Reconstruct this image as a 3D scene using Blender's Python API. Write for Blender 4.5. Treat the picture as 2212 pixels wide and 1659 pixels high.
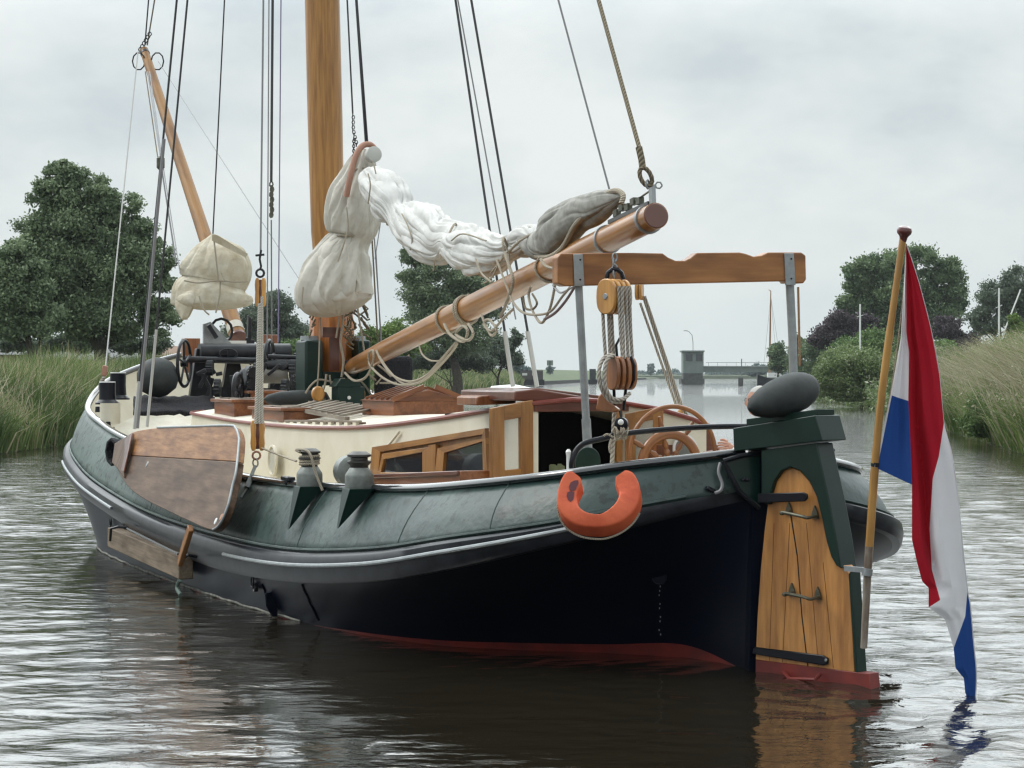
import bpy, math, random
import numpy as np
from mathutils import Vector, noise as mnoise
R = math.radians
random.seed(7); RNG = np.random.default_rng(11)
for o in list(bpy.data.objects): bpy.data.objects.remove(o)
SC = bpy.context.scene; COL = SC.collection

# ------------------------------------------------------------------ camera
F, CH, HV, UC = 4920.0, 2.2, 808.0, 1106.0      # focal length, eye height, horizon row, centre column (picture 2212 wide)
cam = bpy.data.cameras.new("Camera"); cam.sensor_width = 36; cam.lens = F / 2212 * 36
cam.shift_y = -(829.5 - HV) / 2212; cam.clip_start = 0.5; cam.clip_end = 9000
camo = bpy.data.objects.new("Camera", cam); COL.objects.link(camo)
camo.location = (0, 0, CH); camo.rotation_euler = (R(90), 0, 0); SC.camera = camo

# ------------------------------------------------------------------ sky, sun, exposure
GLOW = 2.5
SUN_EL, SUN_AZ = 48, 283      # azimuth clockwise from +Y
w = bpy.data.worlds.new("World"); SC.world = w; w.use_nodes = True
nt = w.node_tree; nt.nodes.clear()
def N(nt, t, **k):
    n = nt.nodes.new(t)
    for a, b in k.items(): setattr(n, a, b)
    return n
out = N(nt, 'ShaderNodeOutputWorld'); bgm = N(nt, 'ShaderNodeBackground')
sky = N(nt, 'ShaderNodeTexSky', sky_type='NISHITA', sun_disc=False)
sky.sun_elevation = R(SUN_EL); sky.sun_rotation = R(SUN_AZ); sky.air_density = 1.2; sky.dust_density = 2.5
tc = N(nt, 'ShaderNodeTexCoord'); sep = N(nt, 'ShaderNodeSeparateXYZ')
nt.links.new(tc.outputs['Generated'], sep.inputs[0])
mp = N(nt, 'ShaderNodeMapping'); mp.inputs['Scale'].default_value = (1.0, 1.0, 2.0); mp.inputs['Location'].default_value = (3.3, 1.2, 0.4)
nt.links.new(tc.outputs['Generated'], mp.inputs[0])
n1 = N(nt, 'ShaderNodeTexNoise'); n1.inputs['Scale'].default_value = 5.5; n1.inputs['Detail'].default_value = 8; n1.inputs['Roughness'].default_value = .56
nt.links.new(mp.outputs[0], n1.inputs['Vector'])
rp = N(nt, 'ShaderNodeValToRGB'); e = rp.color_ramp.elements
e[0].position = .37; e[0].color = (.63, .70, .735, 1); e[1].position = .60; e[1].color = (.87, .91, .905, 1)
rp.color_ramp.elements.new(.46).color = (.74, .80, .81, 1)
nt.links.new(n1.outputs['Fac'], rp.inputs[0])
# overcast: brighter overhead, even and pale at the horizon
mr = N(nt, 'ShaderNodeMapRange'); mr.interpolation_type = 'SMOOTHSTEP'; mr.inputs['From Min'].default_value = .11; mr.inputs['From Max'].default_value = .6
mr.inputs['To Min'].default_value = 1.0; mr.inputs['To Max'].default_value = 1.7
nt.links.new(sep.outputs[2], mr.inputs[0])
hz = N(nt, 'ShaderNodeMapRange'); hz.inputs['From Min'].default_value = 0; hz.inputs['From Max'].default_value = .075
nt.links.new(sep.outputs[2], hz.inputs[0])
hm = N(nt, 'ShaderNodeMix', data_type='RGBA'); hm.inputs[6].default_value = (.76, .825, .82, 1)
nt.links.new(hz.outputs[0], hm.inputs[0]); nt.links.new(rp.outputs[0], hm.inputs[7])
# glow added to the sky ahead, above the view, to brighten water reflections
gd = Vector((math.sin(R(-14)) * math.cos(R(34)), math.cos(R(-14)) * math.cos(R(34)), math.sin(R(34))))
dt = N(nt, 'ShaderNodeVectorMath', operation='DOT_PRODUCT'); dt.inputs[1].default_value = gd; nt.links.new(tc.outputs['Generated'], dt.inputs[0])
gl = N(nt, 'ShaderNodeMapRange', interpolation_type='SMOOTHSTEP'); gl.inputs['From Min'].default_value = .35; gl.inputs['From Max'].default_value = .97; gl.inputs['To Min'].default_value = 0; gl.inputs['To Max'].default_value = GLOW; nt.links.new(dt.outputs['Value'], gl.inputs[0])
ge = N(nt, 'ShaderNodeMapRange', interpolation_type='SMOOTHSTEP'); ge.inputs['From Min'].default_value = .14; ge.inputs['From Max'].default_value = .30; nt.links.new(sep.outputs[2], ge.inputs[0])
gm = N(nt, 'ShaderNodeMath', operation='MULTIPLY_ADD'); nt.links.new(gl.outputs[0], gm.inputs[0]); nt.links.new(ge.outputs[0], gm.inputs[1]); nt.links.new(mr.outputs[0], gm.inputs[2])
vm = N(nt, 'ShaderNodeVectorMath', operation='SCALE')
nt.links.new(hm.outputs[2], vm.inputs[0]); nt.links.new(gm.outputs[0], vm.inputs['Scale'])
sk = N(nt, 'ShaderNodeVectorMath', operation='SCALE'); sk.inputs['Scale'].default_value = .10
nt.links.new(sky.outputs[0], sk.inputs[0])
mx = N(nt, 'ShaderNodeMix', data_type='RGBA'); mx.inputs[0].default_value = .93
nt.links.new(sk.outputs[0], mx.inputs[6]); nt.links.new(vm.outputs[0], mx.inputs[7])
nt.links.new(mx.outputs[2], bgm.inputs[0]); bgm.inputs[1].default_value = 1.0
nt.links.new(bgm.outputs[0], out.inputs[0])
sl = bpy.data.lights.new("Sun", 'SUN'); sl.energy = 1.1; sl.angle = R(16); sl.color = (1, .96, .9)
so = bpy.data.objects.new("Sun", sl); COL.objects.link(so)
a = R(SUN_AZ); sd = Vector((math.sin(a) * math.cos(R(SUN_EL)), math.cos(a) * math.cos(R(SUN_EL)), math.sin(R(SUN_EL))))
so.rotation_euler = (-sd).to_track_quat('-Z', 'Y').to_euler()
SC.view_settings.view_transform = 'Standard'; SC.view_settings.look = 'None'; SC.view_settings.exposure = 0.0; SC.view_settings.gamma = 1
SC.cycles.max_bounces = 6; SC.cycles.transparent_max_bounces = 8; SC.cycles.caustics_reflective = False; SC.cycles.caustics_refractive = False
SC.cycles.use_denoising = True; SC.cycles.denoising_input_passes = 'RGB_ALBEDO_NORMAL'; SC.cycles.denoising_prefilter = 'ACCURATE'; SC.cycles.sample_clamp_indirect = 4; SC.cycles.pixel_filter_type = 'BLACKMAN_HARRIS'; SC.cycles.filter_width = 1.35

# ------------------------------------------------------------------ coordinates
TH = R(20.7); H2 = Vector((-math.sin(TH), math.cos(TH), 0)); P2 = Vector((-math.cos(TH), -math.sin(TH), 0)); O3 = Vector((1.74, 16.6, 0))
ZU = Vector((0, 0, 1)); C0 = Vector((0, 0, CH))
def T(s, t, z): return O3 + H2 * s + P2 * t + ZU * z            # barge coordinates: s from sternpost forward, t to port, z above water
def BS(P): d = Vector(P) - O3; return d.dot(H2), d.dot(P2), P[2]
def ray(u, v): return Vector(((u - UC) / F, 1, -(v - HV) / F))
def W(u, v, Y): return C0 + ray(u, v) * Y
def PL(u, v, A, n): d = ray(u, v); return C0 + d * ((Vector(A) - C0).dot(n) / d.dot(n))
def ps(u, v, s): return PL(u, v, T(s, 0, 0), H2)
def pt(u, v, t): return PL(u, v, T(0, t, 0), P2)
def pz(u, v, z): return PL(u, v, Vector((0, 0, z)), ZU)
def lerp(a, b, k): return a + (b - a) * k

# ------------------------------------------------------------------ materials
MATS = {}
def mat(name, col, rough=.6, metal=0, spec=.5, col2=None, nscale=8, bump=0, bscale=None, stretch=None, coat=0, coords='Object', ramp=(.35, .65), detail=5, trans=0, bdist=.01, attr=None, sheen=0):
    if name in MATS: return MATS[name]
    m = bpy.data.materials.new(name); m.use_nodes = True; t = m.node_tree; b = t.nodes['Principled BSDF']
    b.inputs['Roughness'].default_value = rough; b.inputs['Metallic'].default_value = metal
    b.inputs['Specular IOR Level'].default_value = spec; b.inputs['Coat Weight'].default_value = coat; b.inputs['Coat Roughness'].default_value = .06
    b.inputs['Base Color'].default_value = (*col, 1)
    if trans: b.inputs['Transmission Weight'].default_value = trans
    if sheen: b.inputs['Sheen Weight'].default_value = sheen
    if col2 or bump:
        if coords == 'gr': c = N(t, 'ShaderNodeAttribute', attribute_name='gr'); co = c.outputs['Vector']
        else: c = N(t, 'ShaderNodeTexCoord'); co = c.outputs['Object']
        if stretch:
            mm = N(t, 'ShaderNodeMapping'); mm.inputs['Scale'].default_value = stretch; t.links.new(co, mm.inputs[0]); co = mm.outputs[0]
        nz = N(t, 'ShaderNodeTexNoise'); nz.inputs['Scale'].default_value = nscale; nz.inputs['Detail'].default_value = detail; nz.inputs['Roughness'].default_value = .6
        t.links.new(co, nz.inputs['Vector'])
        if col2:
            r = N(t, 'ShaderNodeValToRGB'); e = r.color_ramp.elements; e[0].position, e[1].position = ramp
            e[0].color = (*col, 1); e[1].color = (*col2, 1); t.links.new(nz.outputs['Fac'], r.inputs[0]); t.links.new(r.outputs[0], b.inputs['Base Color'])
        if bump:
            bp = N(t, 'ShaderNodeBump'); bp.inputs['Strength'].default_value = bump; bp.inputs['Distance'].default_value = bdist
            if bscale:
                nb = N(t, 'ShaderNodeTexNoise'); nb.inputs['Scale'].default_value = bscale; nb.inputs['Detail'].default_value = 4; t.links.new(co, nb.inputs['Vector'])
                t.links.new(nb.outputs['Fac'], bp.inputs['Height'])
            else: t.links.new(nz.outputs['Fac'], bp.inputs['Height'])
            t.links.new(bp.outputs[0], b.inputs['Normal'])
    MATS[name] = m; return m
def wood(name, c1, c2, rough=.35, coat=.5, sc=(1.2, 26, 26), bump=.15, c3=None):
    if name in MATS: return MATS[name]
    m = mat(name, c1, rough, col2=c2, nscale=1.6, coords='gr', stretch=sc, coat=coat, bump=bump, bdist=.004, ramp=(.3, .7))
    t = m.node_tree; b = t.nodes['Principled BSDF']     # blotches and small knots, as in old varnish
    at = N(t, 'ShaderNodeAttribute', attribute_name='gr'); n2 = N(t, 'ShaderNodeTexNoise'); n2.inputs['Scale'].default_value = 3.2; n2.inputs['Detail'].default_value = 6
    mm = N(t, 'ShaderNodeMapping'); mm.inputs['Scale'].default_value = (.6, 2.5, 2.5); t.links.new(at.outputs['Vector'], mm.inputs[0]); t.links.new(mm.outputs[0], n2.inputs['Vector'])
    r2 = N(t, 'ShaderNodeValToRGB'); r2.color_ramp.elements[0].position = .33; r2.color_ramp.elements[1].position = .62
    r2.color_ramp.elements[0].color = (*(c3 or (.62, .55, .5)), 1); r2.color_ramp.elements[1].color = (1.12, 1.1, 1.05, 1)
    t.links.new(n2.outputs['Fac'], r2.inputs[0])
    mu = N(t, 'ShaderNodeMix', data_type='RGBA', blend_type='MULTIPLY'); mu.inputs[0].default_value = 1
    src = b.inputs['Base Color'].links[0].from_socket; t.links.new(src, mu.inputs[6]); t.links.new(r2.outputs[0], mu.inputs[7]); t.links.new(mu.outputs[2], b.inputs['Base Color'])
    return m
def ropemat(name, c1, c2, pitch=60):
    if name in MATS: return MATS[name]
    m = mat(name, c1, .85, spec=.2); t = m.node_tree; b = t.nodes['Principled BSDF']
    at = N(t, 'ShaderNodeAttribute', attribute_name='gr'); s = N(t, 'ShaderNodeSeparateXYZ'); t.links.new(at.outputs['Vector'], s.inputs[0])
    an = N(t, 'ShaderNodeMath', operation='ARCTAN2'); t.links.new(s.outputs[1], an.inputs[0]); t.links.new(s.outputs[2], an.inputs[1])
    m3 = N(t, 'ShaderNodeMath', operation='MULTIPLY'); m3.inputs[1].default_value = 3; t.links.new(an.outputs[0], m3.inputs[0])
    ml = N(t, 'ShaderNodeMath', operation='MULTIPLY_ADD'); ml.inputs[1].default_value = pitch * 3; t.links.new(s.outputs[0], ml.inputs[0]); t.links.new(m3.outputs[0], ml.inputs[2])
    sn = N(t, 'ShaderNodeMath', operation='SINE'); t.links.new(ml.outputs[0], sn.inputs[0])
    r = N(t, 'ShaderNodeValToRGB'); e = r.color_ramp.elements; e[0].position = .0; e[1].position = .6; e[0].color = (*c2, 1); e[1].color = (*c1, 1)
    mr_ = N(t, 'ShaderNodeMapRange'); mr_.inputs[1].default_value = -1; t.links.new(sn.outputs[0], mr_.inputs[0]); t.links.new(mr_.outputs[0], r.inputs[0]); t.links.new(r.outputs[0], b.inputs['Base Color'])
    bp = N(t, 'ShaderNodeBump'); bp.inputs['Strength'].default_value = .8; bp.inputs['Distance'].default_value = .006; t.links.new(mr_.outputs[0], bp.inputs['Height']); t.links.new(bp.outputs[0], b.inputs['Normal'])
    return m

M_black = mat('black_hull_paint', (.003, .005, .013), .34, spec=.08, col2=(.004, .006, .014), nscale=3, bump=.12, bscale=5, bdist=.004)
M_rail = mat('glossy_rail_paint', (.012, .014, .018), .14, spec=.7, coat=.6)
M_strake = mat('black_strake_paint', (.006, .007, .010), .3, spec=.15, col2=(.02, .022, .028), nscale=6, bump=.2, bscale=3)
M_red = mat('red_antifouling', (.22, .03, .022), .5, col2=(.12, .02, .018), nscale=4)
M_gdark = mat('dark_green_paint', (.004, .020, .015), .3, spec=.3, col2=(.007, .026, .02), nscale=5, bump=.1, bscale=6)
M_cream = mat('cream_paint', (.66, .61, .48), .42, col2=(.73, .69, .575), nscale=2.5, bump=.15, bscale=5, bdist=.006)
M_roof = mat('cream_canvas_deck', (.60, .56, .46), .7, col2=(.71, .675, .585), nscale=3, bump=.5, bscale=4, bdist=.03)
M_trim = mat('red_brown_trim_paint', (.16, .028, .022), .35, col2=(.22, .045, .03), nscale=9)
M_mast = wood('varnished_mast_pine', (.35, .165, .038), (.41, .205, .055), .4, .25, sc=(.8, 14, 14), c3=(.66, .58, .5))
M_mastb = wood('orange_varnished_wood', (.40, .13, .022), (.52, .19, .04), .35, .5)
M_boom = wood('glossy_boom_varnish', (.26, .100, .018), (.38, .17, .036), .32, .3, sc=(.5, 20, 20), c3=(.8, .76, .7))
M_spr = wood('red_spar_varnish', (.22, .10, .02), (.30, .15, .038), .55, 0)
M_beam = wood('brown_varnished_beam', (.28, .115, .032), (.36, .16, .05), .5, .15, sc=(1.3, 18, 18))
M_rud = wood('golden_varnished_planks', (.40, .175, .045), (.55, .27, .085), .42, .3, sc=(1.2, 16, 16))
M_frame = wood('golden_teak', (.26, .115, .03), (.36, .175, .05), .4, .3)
M_mahog = wood('mahogany', (.17, .055, .018), (.27, .10, .036), .4, .3)
M_dmahog = wood('dark_mahogany', (.10, .03, .018), (.15, .045, .025), .35, .4)
M_wheel = wood('wheel_varnish', (.19, .065, .013), (.27, .10, .022), .35, .3)
M_block = wood('varnished_block_ash', (.52, .25, .055), (.62, .33, .09), .35, .5)
M_dblock = wood('dark_block_wood', (.25, .09, .03), (.34, .14, .045), .4, .4)
M_lee = wood('worn_leeboard_wood', (.075, .040, .022), (.17, .108, .072), .5, .05, sc=(.9, 12, 12), bump=.4)
M_lee2 = wood('brown_leeboard_varnish', (.19, .075, .02), (.38, .20, .09), .45, .1, sc=(1.4, 16, 16), bump=.4, c3=(.6, .5, .42))
M_grey = wood('weathered_grey_wood', (.20, .18, .15), (.30, .27, .235), .85, 0, bump=.5)
M_fendw = wood('weathered_fender_beam', (.13, .10, .07), (.24, .19, .14), .85, 0, bump=.5)
M_steel = mat('galvanised_steel', (.34, .36, .37), .42, metal=.55, col2=(.26, .28, .29), nscale=12)
for q_ in (M_lee, M_lee2): q_.node_tree.nodes['Principled BSDF'].inputs['Specular IOR Level'].default_value = .25
M_white = mat('white_metal', (.75, .76, .75), .4)
M_iron = mat('black_iron', (.007, .008, .011), .35, spec=.35, col2=(.02, .021, .026), nscale=9, bump=.2)
M_navy = mat('navy_black_paint', (.004, .005, .010), .28, spec=.3)
M_bronze = mat('green_bronze', (.07, .075, .055), .45, metal=.5, col2=(.12, .115, .085), nscale=20)
M_winch = mat('grey_winch_metal', (.15, .165, .155), .45, metal=.3, col2=(.22, .24, .23), nscale=15)
M_rub = mat('dark_grey_rubber', (.024, .029, .030), .6, spec=.3, col2=(.045, .052, .052), nscale=7, bump=.3, bscale=60, bdist=.002)
M_wire = mat('dark_wire', (.03, .03, .034), .5)
M_gwire = mat('grey_wire', (.22, .22, .23), .5)
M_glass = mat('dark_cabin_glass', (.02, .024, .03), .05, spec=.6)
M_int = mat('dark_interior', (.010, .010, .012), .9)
M_rope = ropemat('grey_laid_rope', (.46, .42, .37), (.22, .20, .17), 55)
M_rope2 = ropemat('beige_line', (.45, .40, .32), (.30, .26, .20), 120)
M_hemp = ropemat('brown_hemp_rope', (.24, .20, .14), (.10, .085, .06), 60)
M_purp = ropemat('mauve_line', (.26, .20, .20), (.16, .12, .13), 120)
M_orange = mat('orange_life_ring', (.60, .095, .038), .6, col2=(.74, .15, .06), nscale=5, bump=.35, bscale=26, bdist=.008)
M_stain = mat('dark_stain', (.12, .04, .05), .8)
M_sail = mat('white_sailcloth', (.50, .50, .485), .8, col2=(.62, .62, .605), nscale=4, bump=.5, bscale=9, bdist=.02, spec=.2)
M_sail2 = mat('cream_sailcloth', (.50, .475, .42), .8, col2=(.62, .595, .54), nscale=4, bump=.5, bscale=9, bdist=.02, spec=.2)
M_sail3 = mat('grey_sailcloth', (.26, .255, .235), .85, col2=(.38, .375, .35), nscale=9, bump=.5, bscale=9, bdist=.015, spec=.2)
M_bag = mat('stained_cream_canvas', (.50, .44, .32), .85, col2=(.64, .60, .50), nscale=5, bump=.6, bscale=11, bdist=.03, spec=.2)
M_leather = mat('pink_brown_leather', (.38, .2, .14), .6)
M_skin = mat('skin', (.55, .28, .20), .5, col2=(.62, .34, .25), nscale=30)
M_hair = mat('white_hair', (.6, .58, .55), .7)
M_shirt = mat('white_shirt', (.72, .73, .75), .8)
M_cloth = mat('blue_trousers', (.04, .06, .11), .9)
M_net = mat('black_netting', (.008, .008, .012), .9, bump=1, bscale=40, bdist=.03)
M_brick = mat('brown_brick_wall', (.16, .09, .07), .9, col2=(.22, .13, .1), nscale=20)
M_slate = mat('grey_roof_tiles', (.09, .095, .10), .8, col2=(.13, .13, .135), nscale=10)
M_wallw = mat('pale_wall', (.6, .6, .58), .8)
M_bridge = mat('grey_green_steel', (.13, .17, .15), .6, col2=(.17, .21, .19), nscale=.6)
M_pier = mat('dark_concrete', (.05, .055, .055), .9, col2=(.09, .09, .085), nscale=1.5)
M_sheet = mat('dark_sheet_piling', (.03, .03, .03), .9)

def weathered_sheen_green():
    # green bulwark paint: chalky, bloomed patches and chipped darker spots that stay with the plating
    m = bpy.data.materials.new('weathered_sheen_green_paint'); m.use_nodes = True; t = m.node_tree; b = t.nodes['Principled BSDF']
    tc = N(t, 'ShaderNodeTexCoord')
    a1 = N(t, 'ShaderNodeTexNoise'); a1.inputs['Scale'].default_value = 1.1; a1.inputs['Detail'].default_value = 7; t.links.new(tc.outputs['Object'], a1.inputs['Vector'])
    at = N(t, 'ShaderNodeAttribute', attribute_name='gr'); sp = N(t, 'ShaderNodeSeparateXYZ'); t.links.new(at.outputs['Vector'], sp.inputs[0])
    # sky sheen painted in on top of the chalking: paler towards the bow half (gr.x = metres from the stern)
    g = N(t, 'ShaderNodeMapRange'); g.inputs[1].default_value = 1.0; g.inputs[2].default_value = 12; g.inputs[3].default_value = .03; g.inputs[4].default_value = .72; t.links.new(sp.outputs[0], g.inputs[0])
    nn = N(t, 'ShaderNodeMapRange'); nn.inputs[1].default_value = .3; nn.inputs[2].default_value = .7; nn.inputs[3].default_value = -.42; nn.inputs[4].default_value = .42; t.links.new(a1.outputs['Fac'], nn.inputs[0])
    ad = N(t, 'ShaderNodeMath', operation='ADD', use_clamp=True); t.links.new(g.outputs[0], ad.inputs[0]); t.links.new(nn.outputs[0], ad.inputs[1])
    mx = N(t, 'ShaderNodeMix', data_type='RGBA'); mx.inputs[6].default_value = (.016, .040, .036, 1); mx.inputs[7].default_value = (.125, .170, .155, 1); t.links.new(ad.outputs[0], mx.inputs[0])
    a2 = N(t, 'ShaderNodeTexNoise'); a2.inputs['Scale'].default_value = 9; a2.inputs['Detail'].default_value = 8; a2.inputs['Roughness'].default_value = .7; t.links.new(tc.outputs['Object'], a2.inputs['Vector'])
    r = N(t, 'ShaderNodeValToRGB'); r.color_ramp.elements[0].position = .40; r.color_ramp.elements[1].position = .47; r.color_ramp.elements[0].color = (.30, .36, .36, 1); r.color_ramp.elements[1].color = (1, 1, 1, 1); t.links.new(a2.outputs['Fac'], r.inputs[0])
    mu = N(t, 'ShaderNodeMix', data_type='RGBA', blend_type='MULTIPLY'); mu.inputs[0].default_value = 1; t.links.new(mx.outputs[2], mu.inputs[6]); t.links.new(r.outputs[0], mu.inputs[7]); t.links.new(mu.outputs[2], b.inputs['Base Color'])
    rr = N(t, 'ShaderNodeMapRange'); rr.inputs[3].default_value = .42; rr.inputs[4].default_value = .6; t.links.new(ad.outputs[0], rr.inputs[0]); t.links.new(rr.outputs[0], b.inputs['Roughness'])
    bp = N(t, 'ShaderNodeBump'); bp.inputs['Strength'].default_value = .8; bp.inputs['Distance'].default_value = .018
    a3 = N(t, 'ShaderNodeTexNoise'); a3.inputs['Scale'].default_value = 5; a3.inputs['Detail'].default_value = 6; t.links.new(tc.outputs['Object'], a3.inputs['Vector']); t.links.new(a3.outputs['Fac'], bp.inputs['Height']); t.links.new(bp.outputs[0], b.inputs['Normal'])
    return m
M_green = weathered_sheen_green()

for nm_ in ('white_sailcloth', 'cream_sailcloth', 'grey_sailcloth', 'stained_cream_canvas'):
    t = MATS[nm_].node_tree; b = t.nodes['Principled BSDF']; tc_ = N(t, 'ShaderNodeTexCoord'); nz_ = N(t, 'ShaderNodeTexNoise'); nz_.noise_type = 'RIDGED_MULTIFRACTAL'
    nz_.inputs['Scale'].default_value = 2.6; nz_.inputs['Detail'].default_value = 3; nz_.inputs['Distortion'].default_value = 1.2; t.links.new(tc_.outputs['Object'], nz_.inputs['Vector'])
    b2 = N(t, 'ShaderNodeBump'); b2.inputs['Strength'].default_value = .55; b2.inputs['Distance'].default_value = .025; t.links.new(nz_.outputs['Fac'], b2.inputs['Height'])
    t.links.new(b.inputs['Normal'].links[0].from_socket, b2.inputs['Normal']); t.links.new(b2.outputs[0], b.inputs['Normal'])
def leafmat(name, c1, c2, c3=None):
    m = bpy.data.materials.new(name); m.use_nodes = True; t = m.node_tree; b = t.nodes['Principled BSDF']
    b.inputs['Roughness'].default_value = .55; b.inputs['Specular IOR Level'].default_value = .3
    at = N(t, 'ShaderNodeAttribute', attribute_name='tint'); r = N(t, 'ShaderNodeValToRGB'); e = r.color_ramp.elements
    e[0].position = 0; e[1].position = 1 if not c3 else .8; e[0].color = (*c1, 1); e[1].color = (*c2, 1)
    if c3: x = r.color_ramp.elements.new(.86); x.color = (*c3, 1); x = r.color_ramp.elements.new(1.0); x.color = (*c3, 1)
    t.links.new(at.outputs['Fac'], r.inputs[0]); t.links.new(r.outputs[0], b.inputs['Base Color'])
    tr = N(t, 'ShaderNodeBsdfTranslucent'); t.links.new(r.outputs[0], tr.inputs[0]); ms = N(t, 'ShaderNodeMixShader'); ms.inputs[0].default_value = .25
    t.links.new(b.outputs[0], ms.inputs[1]); t.links.new(tr.outputs[0], ms.inputs[2]); t.links.new(ms.outputs[0], t.nodes['Material Output'].inputs[0])
    return m
L_willow = leafmat('willow_leaves', (.075, .12, .06), (.26, .33, .19))
L_dark = leafmat('dark_leaves', (.06, .11, .05), (.19, .265, .125))
L_mid = leafmat('mid_green_leaves', (.06, .11, .035), (.16, .25, .08))
L_light = leafmat('light_green_leaves', (.08, .14, .035), (.19, .28, .07))
L_purple = leafmat('purple_leaves', (.05, .038, .048), (.10, .078, .09))
L_elder = leafmat('elder_leaves', (.085, .135, .05), (.21, .28, .11), (.42, .44, .32))
L_grey = leafmat('grey_green_leaves', (.07, .10, .07), (.19, .235, .17))
L_far = leafmat('hazed_far_leaves', (.10, .15, .15), (.17, .23, .22))  # distance haze painted into the leaf colour, pale and bluish
L_reed = leafmat('reed_blades', (.07, .115, .035), (.20, .27, .09), (.40, .36, .23))
L_reed2 = leafmat('dry_reed_blades', (.08, .135, .035), (.24, .31, .10), (.40, .37, .24))
M_bark = mat('bark', (.045, .038, .03), .9, col2=(.08, .07, .055), nscale=6)
M_soil = mat('grassy_soil', (.045, .06, .025), .95, col2=(.07, .085, .035), nscale=1.2)

# ------------------------------------------------------------------ mesh builder
def frame_of(d):
    d = d.normalized(); a = ZU if abs(d.z) < .9 else Vector((1, 0, 0)); x = d.cross(a).normalized(); return x, x.cross(d).normalized()
class MB:
    def __init__(s): s.v = []; s.g = []; s.f = []; s.sm = []; s.mi = []
    def add(s, vs, fs, smooth=False, gr=None, mi=0):
        n = len(s.v); s.v += [tuple(p) for p in vs]; s.g += [tuple(p) for p in (gr if gr else vs)]
        for q in fs: s.f.append([i + n for i in q]); s.sm.append(smooth); s.mi.append(mi)
        return s
    def box(s, c, X, Y, Z, mi=0, g=None):
        c = Vector(c); vs = [c + X * i + Y * j + Z * k for i in (-1, 1) for j in (-1, 1) for k in (-1, 1)]
        L = sorted((X, Y, Z), key=lambda q: -q.length); n = [q.normalized() for q in L]; o = random.random() * 7
        gr = [(p.dot(n[0]) + o, p.dot(n[1]), p.dot(n[2])) for p in vs]
        return s.add(vs, [(0, 1, 3, 2), (4, 6, 7, 5), (0, 4, 5, 1), (2, 3, 7, 6), (0, 2, 6, 4), (1, 5, 7, 3)], False, gr, mi)
    def bar(s, a, b, w, h, up=ZU, mi=0):
        a = Vector(a); b = Vector(b); d = b - a; x = d.cross(up)
        x = x.normalized() if x.length > 1e-5 else Vector((1, 0, 0)); z = x.cross(d.normalized()); return s.box((a + b) / 2, d / 2, x * w / 2, z * h / 2, mi)
    def tube(s, pts, r, n=8, closed=False, cap=True, smooth=True, mi=0, gl=0, sx=1, sy=1):
        pts = [Vector(p) for p in pts]; N_ = len(pts); rs = r if isinstance(r, (list, tuple)) else [r] * N_
        vs = []; gr = []; L = gl; px = None
        for i, p in enumerate(pts):
            a = pts[i - 1] if (i or closed) else p; b = pts[(i + 1) % N_] if (i < N_ - 1 or closed) else p
            d = (b - a); d = d.normalized() if d.length > 1e-9 else Vector((0, 0, 1))
            if px is None: x = frame_of(d)[0]; y = d.cross(x)
            else:
                x = px - d * px.dot(d); x = x.normalized() if x.length > 1e-6 else frame_of(d)[0]; y = d.cross(x)
            px = x
            if i: L += (p - pts[i - 1]).length
            for k in range(n):
                th = 2 * math.pi * k / n; vs.append(p + x * (math.cos(th) * rs[i] * sx) + y * (math.sin(th) * rs[i] * sy)); gr.append((L, math.cos(th) * rs[i], math.sin(th) * rs[i]))
        fs = []
        for i in range(N_ if closed else N_ - 1):
            j = (i + 1) % N_
            for k in range(n): fs.append((i * n + k, i * n + (k + 1) % n, j * n + (k + 1) % n, j * n + k))
        s.add(vs, fs, smooth, gr, mi)
        if cap and not closed:
            for idx, rev in ((0, True), (N_ - 1, False)):
                ring = vs[idx * n:(idx + 1) * n]; g2 = gr[idx * n:(idx + 1) * n]; q = list(range(n)); s.add(ring, [tuple(reversed(q)) if rev else tuple(q)], False, g2, mi)
        return s
    def lathe(s, p0, ax, prof, n=20, mi=0, smooth=True, xa=None):
        p0 = Vector(p0); ax = Vector(ax).normalized(); x, y = frame_of(ax)
        if xa is not None: x = (xa - ax * xa.dot(ax)).normalized(); y = ax.cross(x)
        vs = []; gr = []
        for d, r in prof:
            for k in range(n):
                th = 2 * math.pi * k / n; vs.append(p0 + ax * d + x * (r * math.cos(th)) + y * (r * math.sin(th))); gr.append((d, r * math.cos(th), r * math.sin(th)))
        fs = [(i * n + k, i * n + (k + 1) % n, (i + 1) * n + (k + 1) % n, (i + 1) * n + k) for i in range(len(prof) - 1) for k in range(n)]
        fs.append(tuple(reversed(range(n)))); fs.append(tuple(range((len(prof) - 1) * n, len(prof) * n)))
        return s.add(vs, fs, smooth, gr, mi)
    def prism(s, poly, thick, grain=None, mi=0):
        poly = [Vector(p) for p in poly]; n = len(poly); thick = Vector(thick); nn = thick.normalized()
        g = (grain or (poly[1] - poly[0])).normalized(); k = nn.cross(g).normalized(); vs = poly + [p + thick for p in poly]
        gr = [(p.dot(g), p.dot(k), p.dot(nn)) for p in vs]
        fs = [tuple(range(n)), tuple(reversed(range(n, 2 * n)))] + [(i, i + n, (i + 1) % n + n, (i + 1) % n) for i in range(n)]
        return s.add(vs, fs, False, gr, mi)
    def grid(s, rows, smooth=True, gr=None, mi=0, closeu=False):
        m = len(rows); n = len(rows[0]); vs = [p for r in rows for p in r]; g = [p for r in gr for p in r] if gr else None
        fs = [(i * n + j, i * n + (j + 1) % n, (i + 1) * n + (j + 1) % n, (i + 1) * n + j) for i in range(m - 1) for j in range(n if closeu else n - 1)]
        return s.add(vs, fs, smooth, g, mi)
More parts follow.
